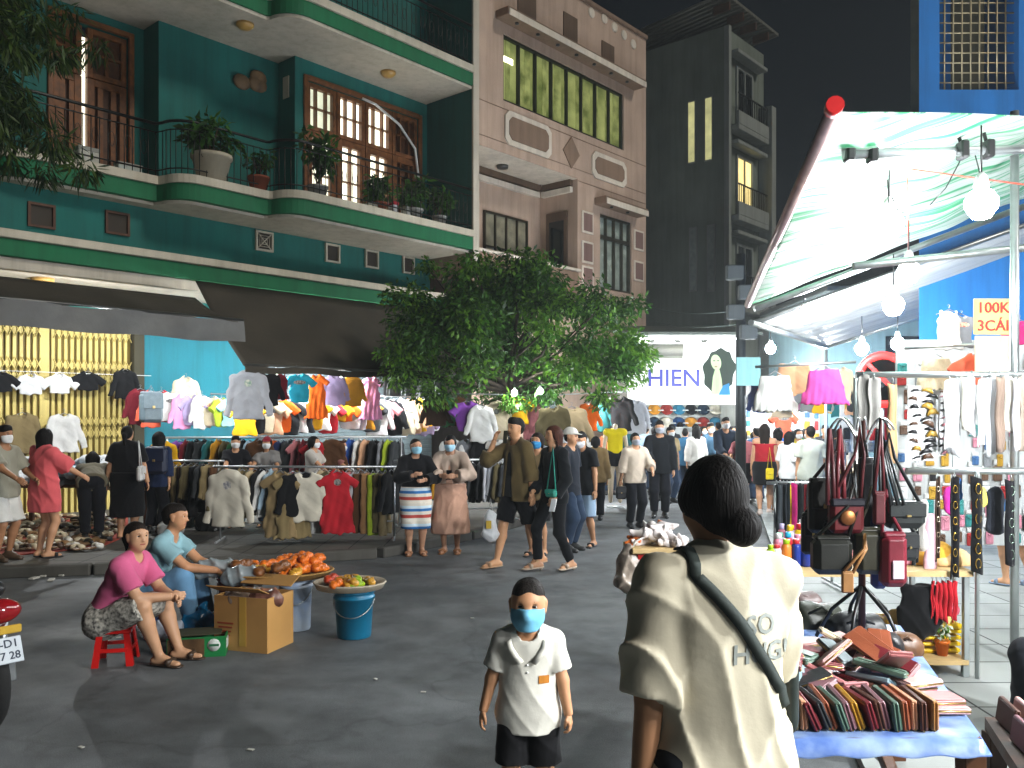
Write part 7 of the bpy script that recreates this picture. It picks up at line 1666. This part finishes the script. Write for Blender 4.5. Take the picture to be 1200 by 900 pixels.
hbag(974, 650, 46, 46, 3.72, '#171813', 'round black shoulder bag hanging low on the left of the stand', .3, d=.09, flap=False)
hbag(1018, 645, 34, 56, 3.78, '#2c2a1c', 'dark olive pouch hanging low in the middle of the stand', .28, d=.08, flap=False)
cb = hbag(1046, 655, 30, 66, 3.74, '#641422', 'crimson mini backpack with a white label on the bag stand', .3, d=.08, name='backpack', flap=False)
m = MB(); m.box((.005, -.046, -.04), (.05, .006, .08), b=.002); m.build('label_patch', paint('#b9a8b0'), cb, world=False)
hbag(1030, 668, 18, 44, 3.85, '#23306a', 'navy blue bag tucked behind the crimson backpack', .3, d=.06, flap=False)
hbag(993, 682, 14, 26, 3.66, '#8a6238', 'tan tag purse hanging below the bags on the stand', .2, d=.02, flap=False)
hbag(980, 628, 30, 40, 3.85, '#141211', 'small black pouch behind the dark red purse on the stand', .32, d=.05)
hbag(1002, 622, 24, 44, 3.98, '#1d1713', 'dark brown pouch deep in the middle of the bag stand', .32, d=.06)
hbag(1062, 640, 26, 34, 3.95, '#1a1c1d', 'charcoal purse hanging behind the crimson backpack', .36, d=.06)
hbag(950, 625, 22, 50, 4.0, '#191613', 'slim dark bag at the far left of the bag stand', .34, d=.05)
for k, (x, c) in enumerate(((972, '#4a1a1e'), (984, '#6a2228'), (1022, '#191b1d'), (1034, '#1d2021'), (1044, '#15181a'), (1050, '#1f2425'))):
    a, b = at(x if k < 2 else 1026 + k, 503, 3.85), at(x + (2 if k < 2 else 6), 592, 3.74); m = MB()
    for s in (-1, 1): m.box((0, 0, 0), (.001, .001, .001)) if False else m.tube([a, a.lerp(b, .5) + Vector((s * .012, 0, 0)), b + Vector((s * .014, 0, 0))], .007 if k > 1 else .011, 5)
    tag(m.build('bag_strap', leather(c), org=b), ['wide patterned red strap, left of the two on the stand', 'wide patterned red strap, right of the two on the stand', 'thin black strap fan on the stand, first from the left', 'thin black strap fan on the stand, second from the left', 'thin black strap fan on the stand, third from the left', 'thin black strap fan on the stand, rightmost'][k], 'strap')
for px, py, w, h_, Y, c, lb in ((955, 728, 54, 52, 4.25, '#23261a', 'crumpled dark camouflage bag on the table left of the stand legs'), (1002, 738, 62, 44, 4.1, '#121315', 'shiny black bag under the stand legs'), (1030, 752, 52, 24, 3.6, '#1c1a1a', 'flat black pouch with a zip behind the wallet heap'), (940, 705, 40, 22, 4.35, '#5a4a48', 'brown and white pouch on top of the camouflage bag'), (1058, 757, 24, 34, 3.75, '#5a3c24', 'brown leather pouch at the right of the black pouch')):
    p = at(px, py, Y); W, Hh = w * Y / 1000, h_ * Y / 1000; r = thing('soft_bag', lb, 'bag', p); b = Blob(); b.cap((-W * .3, 0, -Hh * .2), (W * .3, 0, -Hh * .2), Hh * .38, None, 1, k=.05); b.cap((-W * .2, 0, Hh * .1), (W * .22, 0, Hh * .05), Hh * .34, None, 1, k=.05); V, Fc = b.mesh(.011, rfolds(.014, 32, px)); mk('bag_body', V, Fc, leather(c), r, True, world=False)
    m = MB(); m.tube([(-W * .3, -Hh * .3, Hh * .2), (0, -Hh * .42, Hh * .42), (W * .3, -Hh * .3, Hh * .2)], .008, 5); m.build('handle', leather(c), r, world=False)
# ---- second wallet stall at the lower right corner
ST2 = [(1.66, 2.62), (2.7, 2.4), (2.9, 3.4), (1.95, 3.52)]
table('wallet_table', 'low dark table at the lower right corner packed with rows of wallets', ST2, .5, .05, WOOD2, True, WOOD2, .035)
for r_ in range(4):
    for c_ in range(15):
        u = .06 + c_ * .062; v = .86 - r_ * .24
        a = Vector((*ST2[0], 0)).lerp(Vector((*ST2[1], 0)), u); b = Vector((*ST2[3], 0)).lerp(Vector((*ST2[2], 0)), u); p = a.lerp(b, v); c = ['brown', 'mauve', 'blush', 'charcoal', 'brown', 'dusty pink'][(c_ * 2 + r_) % 6]
        wallet(Vector((p.x, p.y, .552)), (RAD(90 + 8), 0, RAD(90) - .2), c, uniq('%s wallet in the %s row, %s, on the corner table' % (c, ['back', 'second', 'third', 'front'][r_], 'leftmost' if c_ == 0 else 'number %d from the left' % (c_ + 1))), 1.0, 'wallets on the lower right table')

# ---- hung skirts and the price sign
row_ = [(908, 432, 8.6, 'skirt', 'white', .8, 'plain white skirt hanging beside the utility pole'), (931, 420, 9.4, 'shorts', 'peach', .8, 'peach shorts hanging between the white and the pink skirts'), (966, 425, 8.3, 'skirt', 'pink', .78, 'bright pink pleated skirt hanging under the inner tarpaulin'), (985, 428, 8.8, 'shirt', 'cream', .55, 'cream blouse partly behind the pink skirt'),
        (1097, 412, 7.0, 'skirt', 'cream', .6, 'pale pleated skirt hanging right of the round road sign'), (1145, 411, 6.6, 'crop_top', 'coral', .62, 'coral orange crop top below the yellow price sign'), (1112, 360, 7.2, 'tank_top', 'white', .62, 'white top hanging left of the yellow price sign'), (1127, 366, 7.3, 'tee', 'grey', .5, 'grey shirt behind the white top by the price sign'),
        (1078, 402, 8.9, 'jacket', 'blue', .6, 'dark blue denim jacket between the road sign and the pale skirt'), (1128, 418, 7.6, 'tee', 'turquoise', .7, 'turquoise t-shirt behind the coral crop top'), (1160, 440, 6.9, 'tank_top', 'pale grey', .5, 'pale grey vest under the price sign'), (1195, 372, 7.0, 'crop_top', 'hot pink', .5, 'hot pink top at the right edge near the metal post'), (1035, 470, 11.6, 'tank_top', 'red', .9, 'red top showing under the round road sign'), (918, 478, 17.5, 'tee', 'coral', 1.0, 'red t-shirt hanging high over the crowd'), (897, 482, 18, 'shirt', 'white', .9, 'white shirt hanging over the crowd left of the red t-shirt')]
for px, py, Y, k, c, s_, lb in row_:
    o = hang(k, at(px, py, Y), rnd.uniform(-.2, .2), {'pink': '#c9488e'}.get(c, CN[c]), uniq(lb), 'clothes hung over the right stalls', s_)
for pa, pb_, lb in (((885, 430, 8.6), (1003, 424, 8.4), 'rail carrying the white and pink skirts'), ((1060, 408, 7.1), (1240, 398, 7.0), 'rail carrying the pale skirt and the coral top')):
    m = MB(); m.tube([at(*pa), at(*pb_)], .014, 6); tag(m.build('display_rail', MT, org=at(*pa)), lb, 'rail')
YS = 6.45; pS = at(1164, 395, YS); sg = thing('price_sign', 'yellow and cream price sign with red lettering hanging beside the metal post', 'sign', pS)
m = MB(); m.box(at(1164, 371, YS), (.30, .012, .27), b=.003); m.build('board', mat('sign_yellow', '#d6bf6a', rough=.5, var=.05), sg)
m = MB(); m.box(at(1164, 416, YS + .01), (.28, .012, .29), b=.003); m.build('lower_board', paint('#b8ac90'), sg)
RED = mat('sign_red', '#b8201c', rough=.5, var=.05, bump=0)
text('100K', .115, RED, sg, upright(at(1164, 361, YS - .012))); text('3CÁI', .115, RED, sg, upright(at(1164, 382, YS - .012)))
# round no-lorries sign
YR = 10.5; pR = at(1035, 445, YR); rs = thing('road_sign', 'round red bordered no lorries road sign on a post among the stalls', 'road sign', Vector((pR.x, pR.y, .05)))
RX = Matrix.Rotation(RAD(90), 3, 'X')
m = MB(); m.lathe(pR, [(0, 0), (.35, 0), (.35, -.015), (0, -.015)], 40, M=RX); m.build('disc', paint('#c9caca', .4), rs)
m = MB(); m.lathe(pR + Vector((0, -.003, 0)), [(.255, .0), (.26, .008), (.345, .008), (.35, .0)], 40, M=RX); m.build('red_border', mat('sign_border', '#b81c1a', rough=.4, var=.08), rs)
m = MB(); m.box(pR + Vector((.02, -.008, -.0)), (.28, .006, .12), b=.002); m.box(pR + Vector((-.16, -.008, -.02)), (.07, .006, .08), b=.002)
for x in (-.15, -.02, .1): m.lathe(pR + Vector((x, -.008, -.07)), [(0, .003), (.03, .003), (.03, -.003)], 14, M=RX)
m.build('lorry_symbol', paint('#15171a'), rs)
m = MB(); m.box(pR + Vector((0, -.016, 0)), (.56, .006, .05), M=Matrix.Rotation(RAD(45), 3, 'Y')); m.build('slash', MATS['sign_border'], rs)
m = MB(); m.tube([(pR.x, pR.y + .04, .05), (pR.x, pR.y + .04, pR.z + .35)], .03, 8); m.build('post', MT, rs)

row([('white', 'shirt'), ('navy', 'jacket'), ('coral', 'tee'), ('cream', 'shirt'), ('black', 'tee'), ('pink', 'tee'), ('grey', 'jacket'), ('yellow', 'tee'), ('white', 'tee'), ('teal', 'shirt'), ('peach', 'tee'), ('charcoal', 'jacket'), ('lilac', 'shirt'), ('white', 'jacket')], at(880, 440, 16.5), at(1056, 436, 13.2), 'the far right line', 'clothes on the far right line', .1, .3, .1, .95)
# ---- dark rack of long strips behind the bottles
a, b = at(908, 566, 8.4), at(975, 566, 8.4); rack(a, b, .05, 'low rack of long dark and bright sashes behind the bottles')
for i in range(16):
    c, nm = [('#23272c', 'charcoal'), ('#17181b', 'black'), ('#3a3f44', 'slate'), ('#c9a81c', 'yellow'), ('#b5246a', 'magenta'), ('#2c2a30', 'dark grey'), ('#7a1c24', 'dark red'), ('#5a3d7a', 'violet')][[0, 2, 1, 0, 3, 4, 5, 1, 6, 5, 1, 7, 0, 3, 1, 2][i]]
    strip(910 + i * 4.2, 567, 6, 62 + 6 * (i % 3), 8.4 - .03 * (i % 2), c, '%s sash, %s on the low rack behind the bottles' % (nm, 'leftmost' if i == 0 else 'rightmost' if i == 15 else 'number %d from the left' % (i + 1)), 'sashes on the low rack', 'sash', 'sash')
# ---- far stalls behind the crowd
for bi, (px0, px1, py0, py1, Y, lb) in enumerate(((872, 938, 474, 512, 19.5, 'bright far board of small goods behind the crowd, left one'), (940, 1000, 470, 516, 18.0, 'bright far board of small goods behind the crowd, right one'), (985, 1062, 458, 530, 14.2, 'bright board of small goods behind the bag stand'))):
    p0, p1 = at(px0, py1, Y), at(px1, py0, Y); m = MB(); m.box(((p0.x + p1.x) / 2, Y + .05, (p0.z + p1.z) / 2), (p1.x - p0.x, .05, p1.z - p0.z), b=.01); bo = tag(m.build('pegboard', paint('#c4c8ca'), org=(p0.x, Y, .05)), lb, 'board')
    for sx in (p0.x + .1, p1.x - .1): m = MB(); m.tube([(sx, Y + .1, .0), (sx, Y + .1, p1.z)], .03, 6); m.build('stand', MT, bo)
    nx, nz_ = int((p1.x - p0.x) / .2), int((p1.z - p0.z) / .22)
    for i in range(nx):
        for j in range(nz_):
            if rnd.random() < .8: packet(Vector((p0.x + .1 + i * .2, Y - .01, p0.z + .1 + j * .22)), 1.7, 'packets on the far boards', 'on the bright board %s' % ('left of the far crowd', 'right of the far crowd', 'behind the bag stand')[bi])
for px, Y, lb in ((905, 21.5, 'far stall table behind the crowd'), (1010, 14.6, 'stall table behind the bag stand')):
    p = loc_y(px, Y); table('stall_table', lb, [(p.x - 1.2, p.y - .4), (p.x + 1.2, p.y - .4), (p.x + 1.2, p.y + .4), (p.x - 1.2, p.y + .4)], .8, .04, PALE)
# ================================================================ SNACK CART in the middle
cp = loc_y(772, 5.7)
fc = thing('snack_cart', 'red snack stand with a wooden board heaped with white packets', 'cart', cp, .05)
REDP = plastic('#a01a16'); RB = Matrix.Rotation(.05, 3, 'Z')
m = MB(); m.box(cp + Vector((0, 0, .86)), (.42, .34, .035), .05, .005); m.build('board', PALE, fc)
m = MB(); V = [cp + RB @ Vector((x * k, y * k, z)) for z, k in ((.5, .78), (.84, 1)) for x, y in ((-.17, -.14), (.17, -.14), (.17, .14), (-.17, .14))]; m.add(V, [(3, 2, 1, 0), (4, 5, 6, 7), (0, 1, 5, 4), (1, 2, 6, 5), (2, 3, 7, 6), (3, 0, 4, 7)]); m.build('red_box', REDP, fc)
m = MB(); m.box(cp + RB @ Vector((0, -.136, .70)), (.18, .006, .09), .05, .002); m.build('picture_panel', paint('#9c9a94'), fc)
m = MB(); m.lathe(cp, [(.19, .0), (.2, .03), (.13, .06), (.11, .49)], 16); m.build('pedestal', REDP, fc)
sp0 = None
for i in range(44):
    lay = i // 18; a = rnd.uniform(0, 6.28); rr = (.19 - .05 * lay) * math.sqrt(rnd.random())
    p = cp + Vector((rr * math.cos(a), rr * .8 * math.sin(a), .895 + lay * .045 + rnd.uniform(0, .015)))
    if sp0 is None: b = Blob(); b.cap((-.026, 0, 0), (.026, 0, 0), .033, .03, .75, k=.02); b.cap((.05, 0, 0), (.068, .008, .008), .008, .018, .4, k=.02); V, Fc = b.mesh(.008, rfolds(.004, 70, 3)); sp0 = mk('snack_packet', V, Fc, mat('packet_white', '#d6cdca', rough=.25, var=.12, scale=14, bump=.3, bscale=60), None, True); o = sp0
    else: o = dup(sp0, p)
    o.location = p; o.rotation_euler = (rnd.uniform(-.7, .7), rnd.uniform(-.7, .7), rnd.uniform(0, 6.28)); o.scale = (rnd.uniform(.7, .95),) * 3
    tag(o, 'small white cellophane snack packet in the heap on the red stand', 'snack packet', 'snack packets on the red stand')
    if i % 11 == 5: o.material_slots[0].link = 'OBJECT'; o.material_slots[0].material = plastic('#c0601c'); tag(o, 'orange snack packet among the white ones on the red stand', 'snack packet', 'orange snack packets on the red stand')
r = thing('hanging_bag', 'crumpled pale plastic bag hanging from the left of the snack stand', 'bag', at(738, 663, 5.6)); b = Blob(); b.cap((0, 0, -.08), (0, 0, .02), .085, .06, .8, k=.05); b.cap((0, 0, .02), (0, 0, .1), .05, .02, .8, k=.05); V, Fc = b.mesh(.01, rfolds(.02, 45, 2)); mk('bag_body', V, Fc, mat('pale_bag', '#94877a', rough=.3, var=.35, scale=18, bump=.4, bscale=40), r, True, world=False); m = MB(); m.tube([(0, 0, .09), (.04, 0, .16), (.1, .0, .19)], .006, 5); m.build('handle', WHT, r, world=False)

# ================================================================ SELLERS' GOODS on the road
def stool(p, rz, col, label):
    r = thing('plastic_stool', label, 'stool', p, rz); R_ = Matrix.Rotation(rz, 3, 'Z'); mt = plastic(col); g = lambda x, y, z: Vector(p) + R_ @ Vector((x, y, z))
    m = MB(); m.box(g(0, 0, .262), (.25, .25, .03), rz, .012); m.box(g(0, 0, .236), (.235, .235, .026), rz, .004); m.build('seat', mt, r)
    for sx in (-1, 1):
        for sy in (-1, 1):
            m = MB(); V = []
            for z, o_, w in ((0, .135, .046), (.235, .105, .04)):
                for dx, dy in ((0, 0), (-w, 0), (-w, -.012), (-.012, -.012), (-.012, -w), (0, -w)): V.append(g(sx * (o_ + dx), sy * (o_ + dy), z))
            n = 6; m.add(V, [tuple(range(n)), tuple(range(n, 2 * n))] + [(i, (i + 1) % n, (i + 1) % n + n, i + n) for i in range(n)]); m.build('leg', mt, r)
    for a in range(4): Q = Matrix.Rotation(rz + a * S, 3, 'Z'); m = MB(); m.box(Vector(p) + Q @ Vector((0, -.118, .11)), (.2, .01, .028), rz + a * S, .003); m.build('stretcher', mt, r)
    return r
stool(loc_y(136, 6.02), .25, '#b81410', 'red plastic stool under the woman in pink')
stool(loc_y(168, 6.95), .2, '#27427a', 'blue plastic stool under the man in jeans')
CARDB = mat('cardboard', '#a67c44', rough=.85, var=.12, scale=3, bump=.15, bscale=30)
def openbox(name, label, p, w, d, h_, rz, mt, inner=True):
    r = thing(name, label, 'box', p, rz); R_ = Matrix.Rotation(rz, 3, 'Z'); g = lambda x, y, z: Vector(p) + R_ @ Vector((x, y, z)); m = MB(); t = .008
    m.box(g(0, 0, t / 2 + .002), (w - .02, d - .02, t), rz)
    for x, y, sx, sy in ((0, -d / 2 + t / 2, w, t), (0, d / 2 - t / 2, w, t), (-w / 2 + t / 2, 0, t, d - 2 * t - .002), (w / 2 - t / 2, 0, t, d - 2 * t - .002)): m.box(g(x, y, h_ / 2), (sx, sy, h_), rz)
    m.build('box_body', mt, r); return r, g
bxp = loc_y(298, 6.45); rzb = -.42
bx, g = openbox('cardboard_box', 'large open cardboard box with brown tape between the sellers and the trays', bxp, .46, .34, .4, rzb + .1, CARDB)
for x0_, y0_, sx, sy, ax in ((0, -.17, .45, .16, -1), (0, .17, .45, .16, 1)):
    m = MB(); R_ = Matrix.Rotation(rzb + .1, 3, 'Z') @ Matrix.Rotation(ax * -1.15, 3, 'X'); m.box(g(0, y0_ + ax * .035, .462), (sx, .006, .14), M=R_); m.build('flap', CARDB, bx)
m = MB(); m.box(g(.02, -.172, .22), (.06, .003, .36), rzb + .1); m.build('tape', plastic('#b08a3c'), bx)
for k in range(4): m = MB(); m.box(g(-.13, -.1725, .2 - k * .03), (.14 - .02 * k, .002, .012), rzb + .1); m.build('printed_line', paint('#8a3a1e'), bx)
for i, (x, y, c) in enumerate(((-.1, 0, '#6a4a36'), (.05, .03, '#8a5a44'), (.12, -.06, '#5a3a30'), (-.02, -.08, '#7a6a5c'))):
    b = Blob(); b.cap((-.08, 0, 0), (.08, 0, .01), .06, k=.03); V, Fc = b.mesh(.012, rfolds(.014, 40, i)); o = mk('wrapped_bundle', V, Fc, mat('bundle' + str(i), c, rough=.3, var=.4, scale=10, bump=.4, bscale=40), None, True); o.location = g(x, y, .36); tag(o, '%s wrapped bundle inside the open cardboard box' % ['dark brown left', 'reddish brown rear', 'nearly black right', 'greyish front'][i], 'bundle')
gcp = loc_y(233, 6.25); gc, g = openbox('drink_carton', 'flat green and brown drink carton lying in front of the seated man', gcp, .40, .26, .145, .22, mat('carton_green', '#0f6a34', rough=.5, var=.15, bump=.1))
m = MB(); m.box(g(-.07, -.1315, .075), (.25, .003, .12), .22); m.build('brown_side', mat('carton_brown', '#4a3620', rough=.5, var=.5, scale=9), gc)
m = MB(); m.lathe(g(.12, -.1325, .085), [(0, .002), (.045, .002), (.045, -.002)], 16, M=Matrix.Rotation(.22, 3, 'Z') @ RX); m.build('white_patch', paint('#b9beb8'), gc)
m = MB(); m.box(g(.12, -.136, .085), (.07, .002, .016), .22); m.build('patch_lines', paint('#1f5a3a'), gc)
m = MB(); m.box(g(.202, 0, .08), (.003, .16, .07), .22); m.build('white_patch', paint('#b9beb8'), gc)
m = MB(); m.box(g(-.02, .02, .152), (.36, .22, .006), .26); m.build('lid_flap', mat('carton_inside', '#3a3a26', rough=.7), gc)
def bucket(p, r0, r1, h_, mt, label, rimm=None, cat='bucket'):
    r = thing('bucket', label, cat, p); m = MB(); m.lathe(p, [(r0, 0), (r0 + .005, .01), (r1, h_ * .82), (r1 + .012, h_ * .83), (r1 + .012, h_ * .87), (r1 + .002, h_ * .88), (r1 + .006, h_), (r1 + .016, h_), (r1 + .016, h_ - .02)], 28); m.build('bucket_body', mt, r)
    m = MB(); m.tube([Vector(p) + Vector((r1 * math.cos(a) * 1.05, -abs(r1 * math.sin(a)) * 1.08, h_ * .8 - .12 * abs(math.sin(a)))) for a in np.linspace(0, math.pi, 13)], .004, 5); m.build('handle', MT, r); return r
bucket(loc_y(415, 6.72), .128, .15, .37, plastic('#106a8c', .4), 'bright blue bucket carrying the small tray of orange snacks')
bucket(loc_y(347, 6.95), .11, .125, .42, mat('white_bucket', '#b4bcc2', rough=.4, var=.25, scale=7, col2='#8aa0c0'), 'white and blue paint bucket behind the cardboard box')
bucket(loc_y(277, 7.0), .12, .14, .42, plastic('#6a2018', .5), 'dark red bucket under the left end of the big tray')
WOV = mat('woven_tray', '#94703a', rough=.8, var=.4, scale=60, bump=.5, bscale=120)
def tray(c, rx, ry, label, mt):
    r = thing('snack_tray', label, 'tray', c); m = MB(); prof = [(.02, 0), (.93, .0), (1.0, .04), (1.03, .045), (1.0, .055), (.95, .02), (.02, .012)]
    n = 40; V = []; Fc = []
    for q, z in prof:
        for k in range(n): a = 6.2832 * k / n; V.append(Vector(c) + Vector((rx * q * math.cos(a), ry * q * math.sin(a), z)))
    for i in range(len(prof) - 1):
        for k in range(n): a, b = i * n + k, i * n + (k + 1) % n; Fc.append((a, b, b + n, a + n))
    m.add(V, Fc, True); m.build('tray_body', mt, r); return r
tc1 = loc_y(322, 7.0, .425); tray(tc1, .47, .34, 'big woven tray of bagged orange snacks resting on buckets', WOV)
tc2 = loc_y(410, 6.75, .375); tray(tc2, .28, .24, 'small pale tray of orange snacks on the blue bucket', paint('#b4a894'))
sn0 = []
SNM = [('orange', mat('snack_orange', '#c8641a', rough=.3, var=.45, scale=26, bump=.7, bscale=50, dist=.01)), ('golden', mat('snack_gold', '#b8862c', rough=.3, var=.45, scale=22, bump=.6, bscale=50, dist=.01)), ('brown', mat('snack_brown', '#6a3f1c', rough=.35, var=.4, scale=22, bump=.6, bscale=50, dist=.01)), ('lime green', mat('snack_lime', '#8aa81c', rough=.35, var=.35, scale=22, bump=.5, bscale=50, dist=.01)), ('reddish', mat('snack_red', '#a8381c', rough=.35, var=.4, scale=22, bump=.6, bscale=50, dist=.01))]
def snack(p, mi_, s_, where, rz, tl=0):
    if not sn0: b = Blob(); b.cap((-.07, 0, .03), (.07, 0, .035), .042, .036, .8, (0, 0, 1), .02); [b.ball((rnd.uniform(-.08, .08), rnd.uniform(-.03, .03), rnd.uniform(.03, .06)), .02, k=.015) for _ in range(14)]; V, Fc = b.mesh(.009, rfolds(.003, 90, 1)); o = mk('snack_bag', V, Fc, SNM[0][1], None, True); sn0.append(o)
    else: o = dup(sn0[0], p)
    o.location = p; o.rotation_euler = (0, tl, rz); o.scale = (s_,) * 3; o.material_slots[0].link = 'OBJECT'; o.material_slots[0].material = SNM[mi_][1]; tag(o, '%s snack bag among the heap on the %s' % (SNM[mi_][0], where), 'snack', 'snack bags on the trays')
for i in range(40):
    a = rnd.uniform(0, 6.28); q = math.sqrt(rnd.random()) * .8; x, y = .47 * q * math.cos(a), .34 * q * math.sin(a)
    mi_ = 0 if x > .02 and y > -.12 else (3 if x < -.05 and y > .12 else rnd.choice((1, 2, 1, 2, 0)))
    snack(Vector(tc1) + Vector((x, y, .015 + (.07 if x > 0 and y > -.1 else .02) * rnd.random() + (.05 if i > 28 else 0))), mi_, rnd.uniform(.8, 1.1), 'big woven tray', rnd.uniform(-.6, .6) + 1.2, rnd.uniform(-.2, .2))
for i in range(14):
    a = rnd.uniform(0, 6.28); q = math.sqrt(rnd.random()) * .72; x, y = .28 * q * math.cos(a), .24 * q * math.sin(a); snack(Vector(tc2) + Vector((x, y, .015 + .03 * rnd.random())), 3 if .05 < x < .14 and y < 0 else (4 if x < -.08 else rnd.choice((0, 1, 0))), rnd.uniform(.6, .85), 'small pale tray', rnd.uniform(0, 3), 0)
CLR = mat('clear_plastic', '#9aa6aa', rough=.15, var=.2, scale=9, bump=.5, bscale=20, alpha=.65)
for px, py, Y, w, lb, mt in ((252, 668, 6.9, .16, 'heap of clear plastic bags at the left end of the big tray', CLR), (286, 678, 6.75, .12, 'folded clear plastic bags hanging over the front of the big tray', CLR)):
    b = Blob(); b.cap((-w, 0, 0), (w, 0, .01), .055, .05, 1, k=.05); b.cap((-w * .4, 0, .04), (w * .5, 0, .03), .045, k=.05); V, Fc = b.mesh(.012, rfolds(.02, 40, px)); o = mk('plastic_bag', V, Fc, mt, None, True); o.location = at(px, py, Y); tag(o, lb, 'plastic bag')
b = Blob(); b.cap((-.06, 0, .08), (.07, 0, .09), .09, .08, 1, k=.05); b.cap((0, 0, .14), (.02, 0, .24), .05, .02, k=.06); b.cut((0, 0, 0), (0, 0, -1)); V, Fc = b.mesh(.012, rfolds(.02, 38, 5)); o = mk('plastic_bag', V, Fc, mat('blue_bag', '#0f5f8a', rough=.25, var=.35, scale=8, bump=.4, bscale=25), None, True); o.location = loc_y(236, 6.75); tag(o, 'dark blue plastic bag on the road beside the cardboard box', 'plastic bag')
b = Blob(); b.cap((-.05, 0, .07), (.05, 0, .07), .07, k=.05); b.cut((0, 0, 0), (0, 0, -1)); V, Fc = b.mesh(.012, rfolds(.018, 38, 1)); o = mk('plastic_bag', V, Fc, mat('white_bag2', '#a8aeb8', rough=.3, var=.3, scale=8), None, True); o.location = loc_y(196, 6.6); tag(o, 'small white plastic bag between the two sellers', 'plastic bag')

# ================================================================ MOTORBIKE at the left edge
mb = Vector((-3.15, 4.9, 0)); MBK = thing('motorbike', 'dark red motor scooter with a white number plate cut by the left edge', 'motorbike', mb, RAD(-38))
def g(x, y, z): return WM[MBK.name] @ Vector((x, y, z))
R_ = Matrix.Rotation(RAD(-38), 3, 'Z'); RT = R_ @ RX
for x, nm in ((.28, 'wheel'), (-.95, 'wheel')):
    m = MB(); prof = [(.2 + .05 * math.cos(a) + .03, .05 * math.sin(a)) for a in np.linspace(-math.pi, math.pi, 13)]; m.lathe(g(x, 0, .275), [(r_ + .0, z) for r_, z in prof], 28, M=RT); wh = m.build('wheel', mat('tyre', '#101010', rough=.85, var=.2, bump=.5, bscale=60), MBK)
    m = MB(); m.lathe(g(x, 0, .275), [(.03, -.03), (.16, -.02), (.185, -.03), (.185, .03), (.16, .02), (.03, .03)], 24, M=RT); m.build('rim', metal(), wh)
RP = mat('scooter_paint', '#5c0f14', rough=.2, var=.1, bump=0, spec=.6)
b = Blob(); b.cap((.25, 0, .62), (-.35, 0, .66), .13, .15, 1, k=.05); b.cap((-.35, 0, .6), (-.75, 0, .32), .12, .1, 1, k=.06); b.cap((-.75, 0, .32), (-.98, 0, .85), .11, .13, 1, k=.06); b.cap((-.98, 0, .8), (-1.0, 0, 1.0), .12, .1, k=.05); b.cap((.25, 0, .62), (.44, 0, .66), .11, .06, k=.04); V, Fc = b.mesh(.016); mk('fairing', V, Fc, RP, MBK, True, world=False)
b = Blob(); b.cap((.3, 0, .78), (-.4, 0, .76), .1, .12, .6, (0, 0, 1), k=.04); V, Fc = b.mesh(.014); mk('saddle', V, Fc, leather('#141414'), MBK, True, world=False)
m = MB(); m.ell(g(.47, 0, .68), (.06, .12, .07), 14, 10, M=R_); m.build('tail_light', mat('tail_glass', '#7a0f14', rough=.1, var=.1, bump=0, spec=.7), MBK)
m = MB(); m.tube([g(-.93, -.32, 1.02), g(-.98, 0, 1.08), g(-.93, .32, 1.02)], .014, 8); m.build('handlebar', BLK, MBK)
for s in (-1, 1): m = MB(); m.tube([g(-.95, s * .2, 1.05), g(-.93, s * .26, 1.2)], .006, 6); m.ell(g(-.93, s * .28, 1.24), (.02, .06, .045), 10, 8, M=R_); m.build('mirror', BLK, MBK)
for s in (-1, 1): m = MB(); m.tube([g(.3, s * .1, .62), g(.28, s * .09, .3)], .022, 8); m.build('shock_absorber', MT, MBK)
PT = R_ @ Matrix.Rotation(RAD(-22), 3, 'Y')
m = MB(); m.box(g(.52, 0, .585), (.02, .2, .045), M=R_, b=.006); m.build('plate_bracket', paint('#b8952c'), MBK)
m = MB(); m.box(g(.545, 0, .48), (.008, .19, .14), M=PT, b=.004); pl = m.build('number_plate', paint('#b4bcc4', .4), MBK)
PM = Matrix.Translation(g(.5505, 0, .482)) @ PT.to_4x4() @ Matrix.Rotation(RAD(90), 4, 'Z') @ Matrix.Rotation(RAD(90), 4, 'X')
INKB = paint('#2a3444'); text('43-D1', .06, INKB, pl, PM @ Matrix.Translation((0, .032, 0)), depth=.001); text('077 28', .058, INKB, pl, PM @ Matrix.Translation((0, -.032, 0)), depth=.001)
m = MB(); m.box(g(.5, 0, .36), (.012, .16, .12), M=R_ @ Matrix.Rotation(RAD(-12), 3, 'Y'), b=.005); m.build('mudguard', plastic('#4a4e50', .5), MBK)
m = MB(); m.tube([g(.05, -.14, .3), g(.4, -.17, .34)], [.035, .045], 12); m.build('exhaust', metal('#55585a'), MBK)
m = MB(); m.tube([g(-.1, .1, .3), g(-.06, .24, .01)], .01, 6); m.build('kick_stand', MT, MBK)

# ================================================================ thin volume added for bloom round the lamps and lifted blacks
hz = bpy.data.materials.new('bloom_haze'); hz.use_nodes = True
nt = hz.node_tree; nt.nodes.clear(); o_ = nt.nodes.new('ShaderNodeOutputMaterial'); v_ = nt.nodes.new('ShaderNodeVolumePrincipled')
v_.inputs['Color'].default_value = (.85, .93, .95, 1); v_.inputs['Density'].default_value = .0014; v_.inputs['Anisotropy'].default_value = .3
nt.links.new(v_.outputs[0], o_.inputs['Volume'])
m = MB(); m.box((5, 12, 7.6), (60, 60, 17.2)); tag(m.build('added_haze', hz), kind='stuff')
sc.cycles.volume_bounces = 0
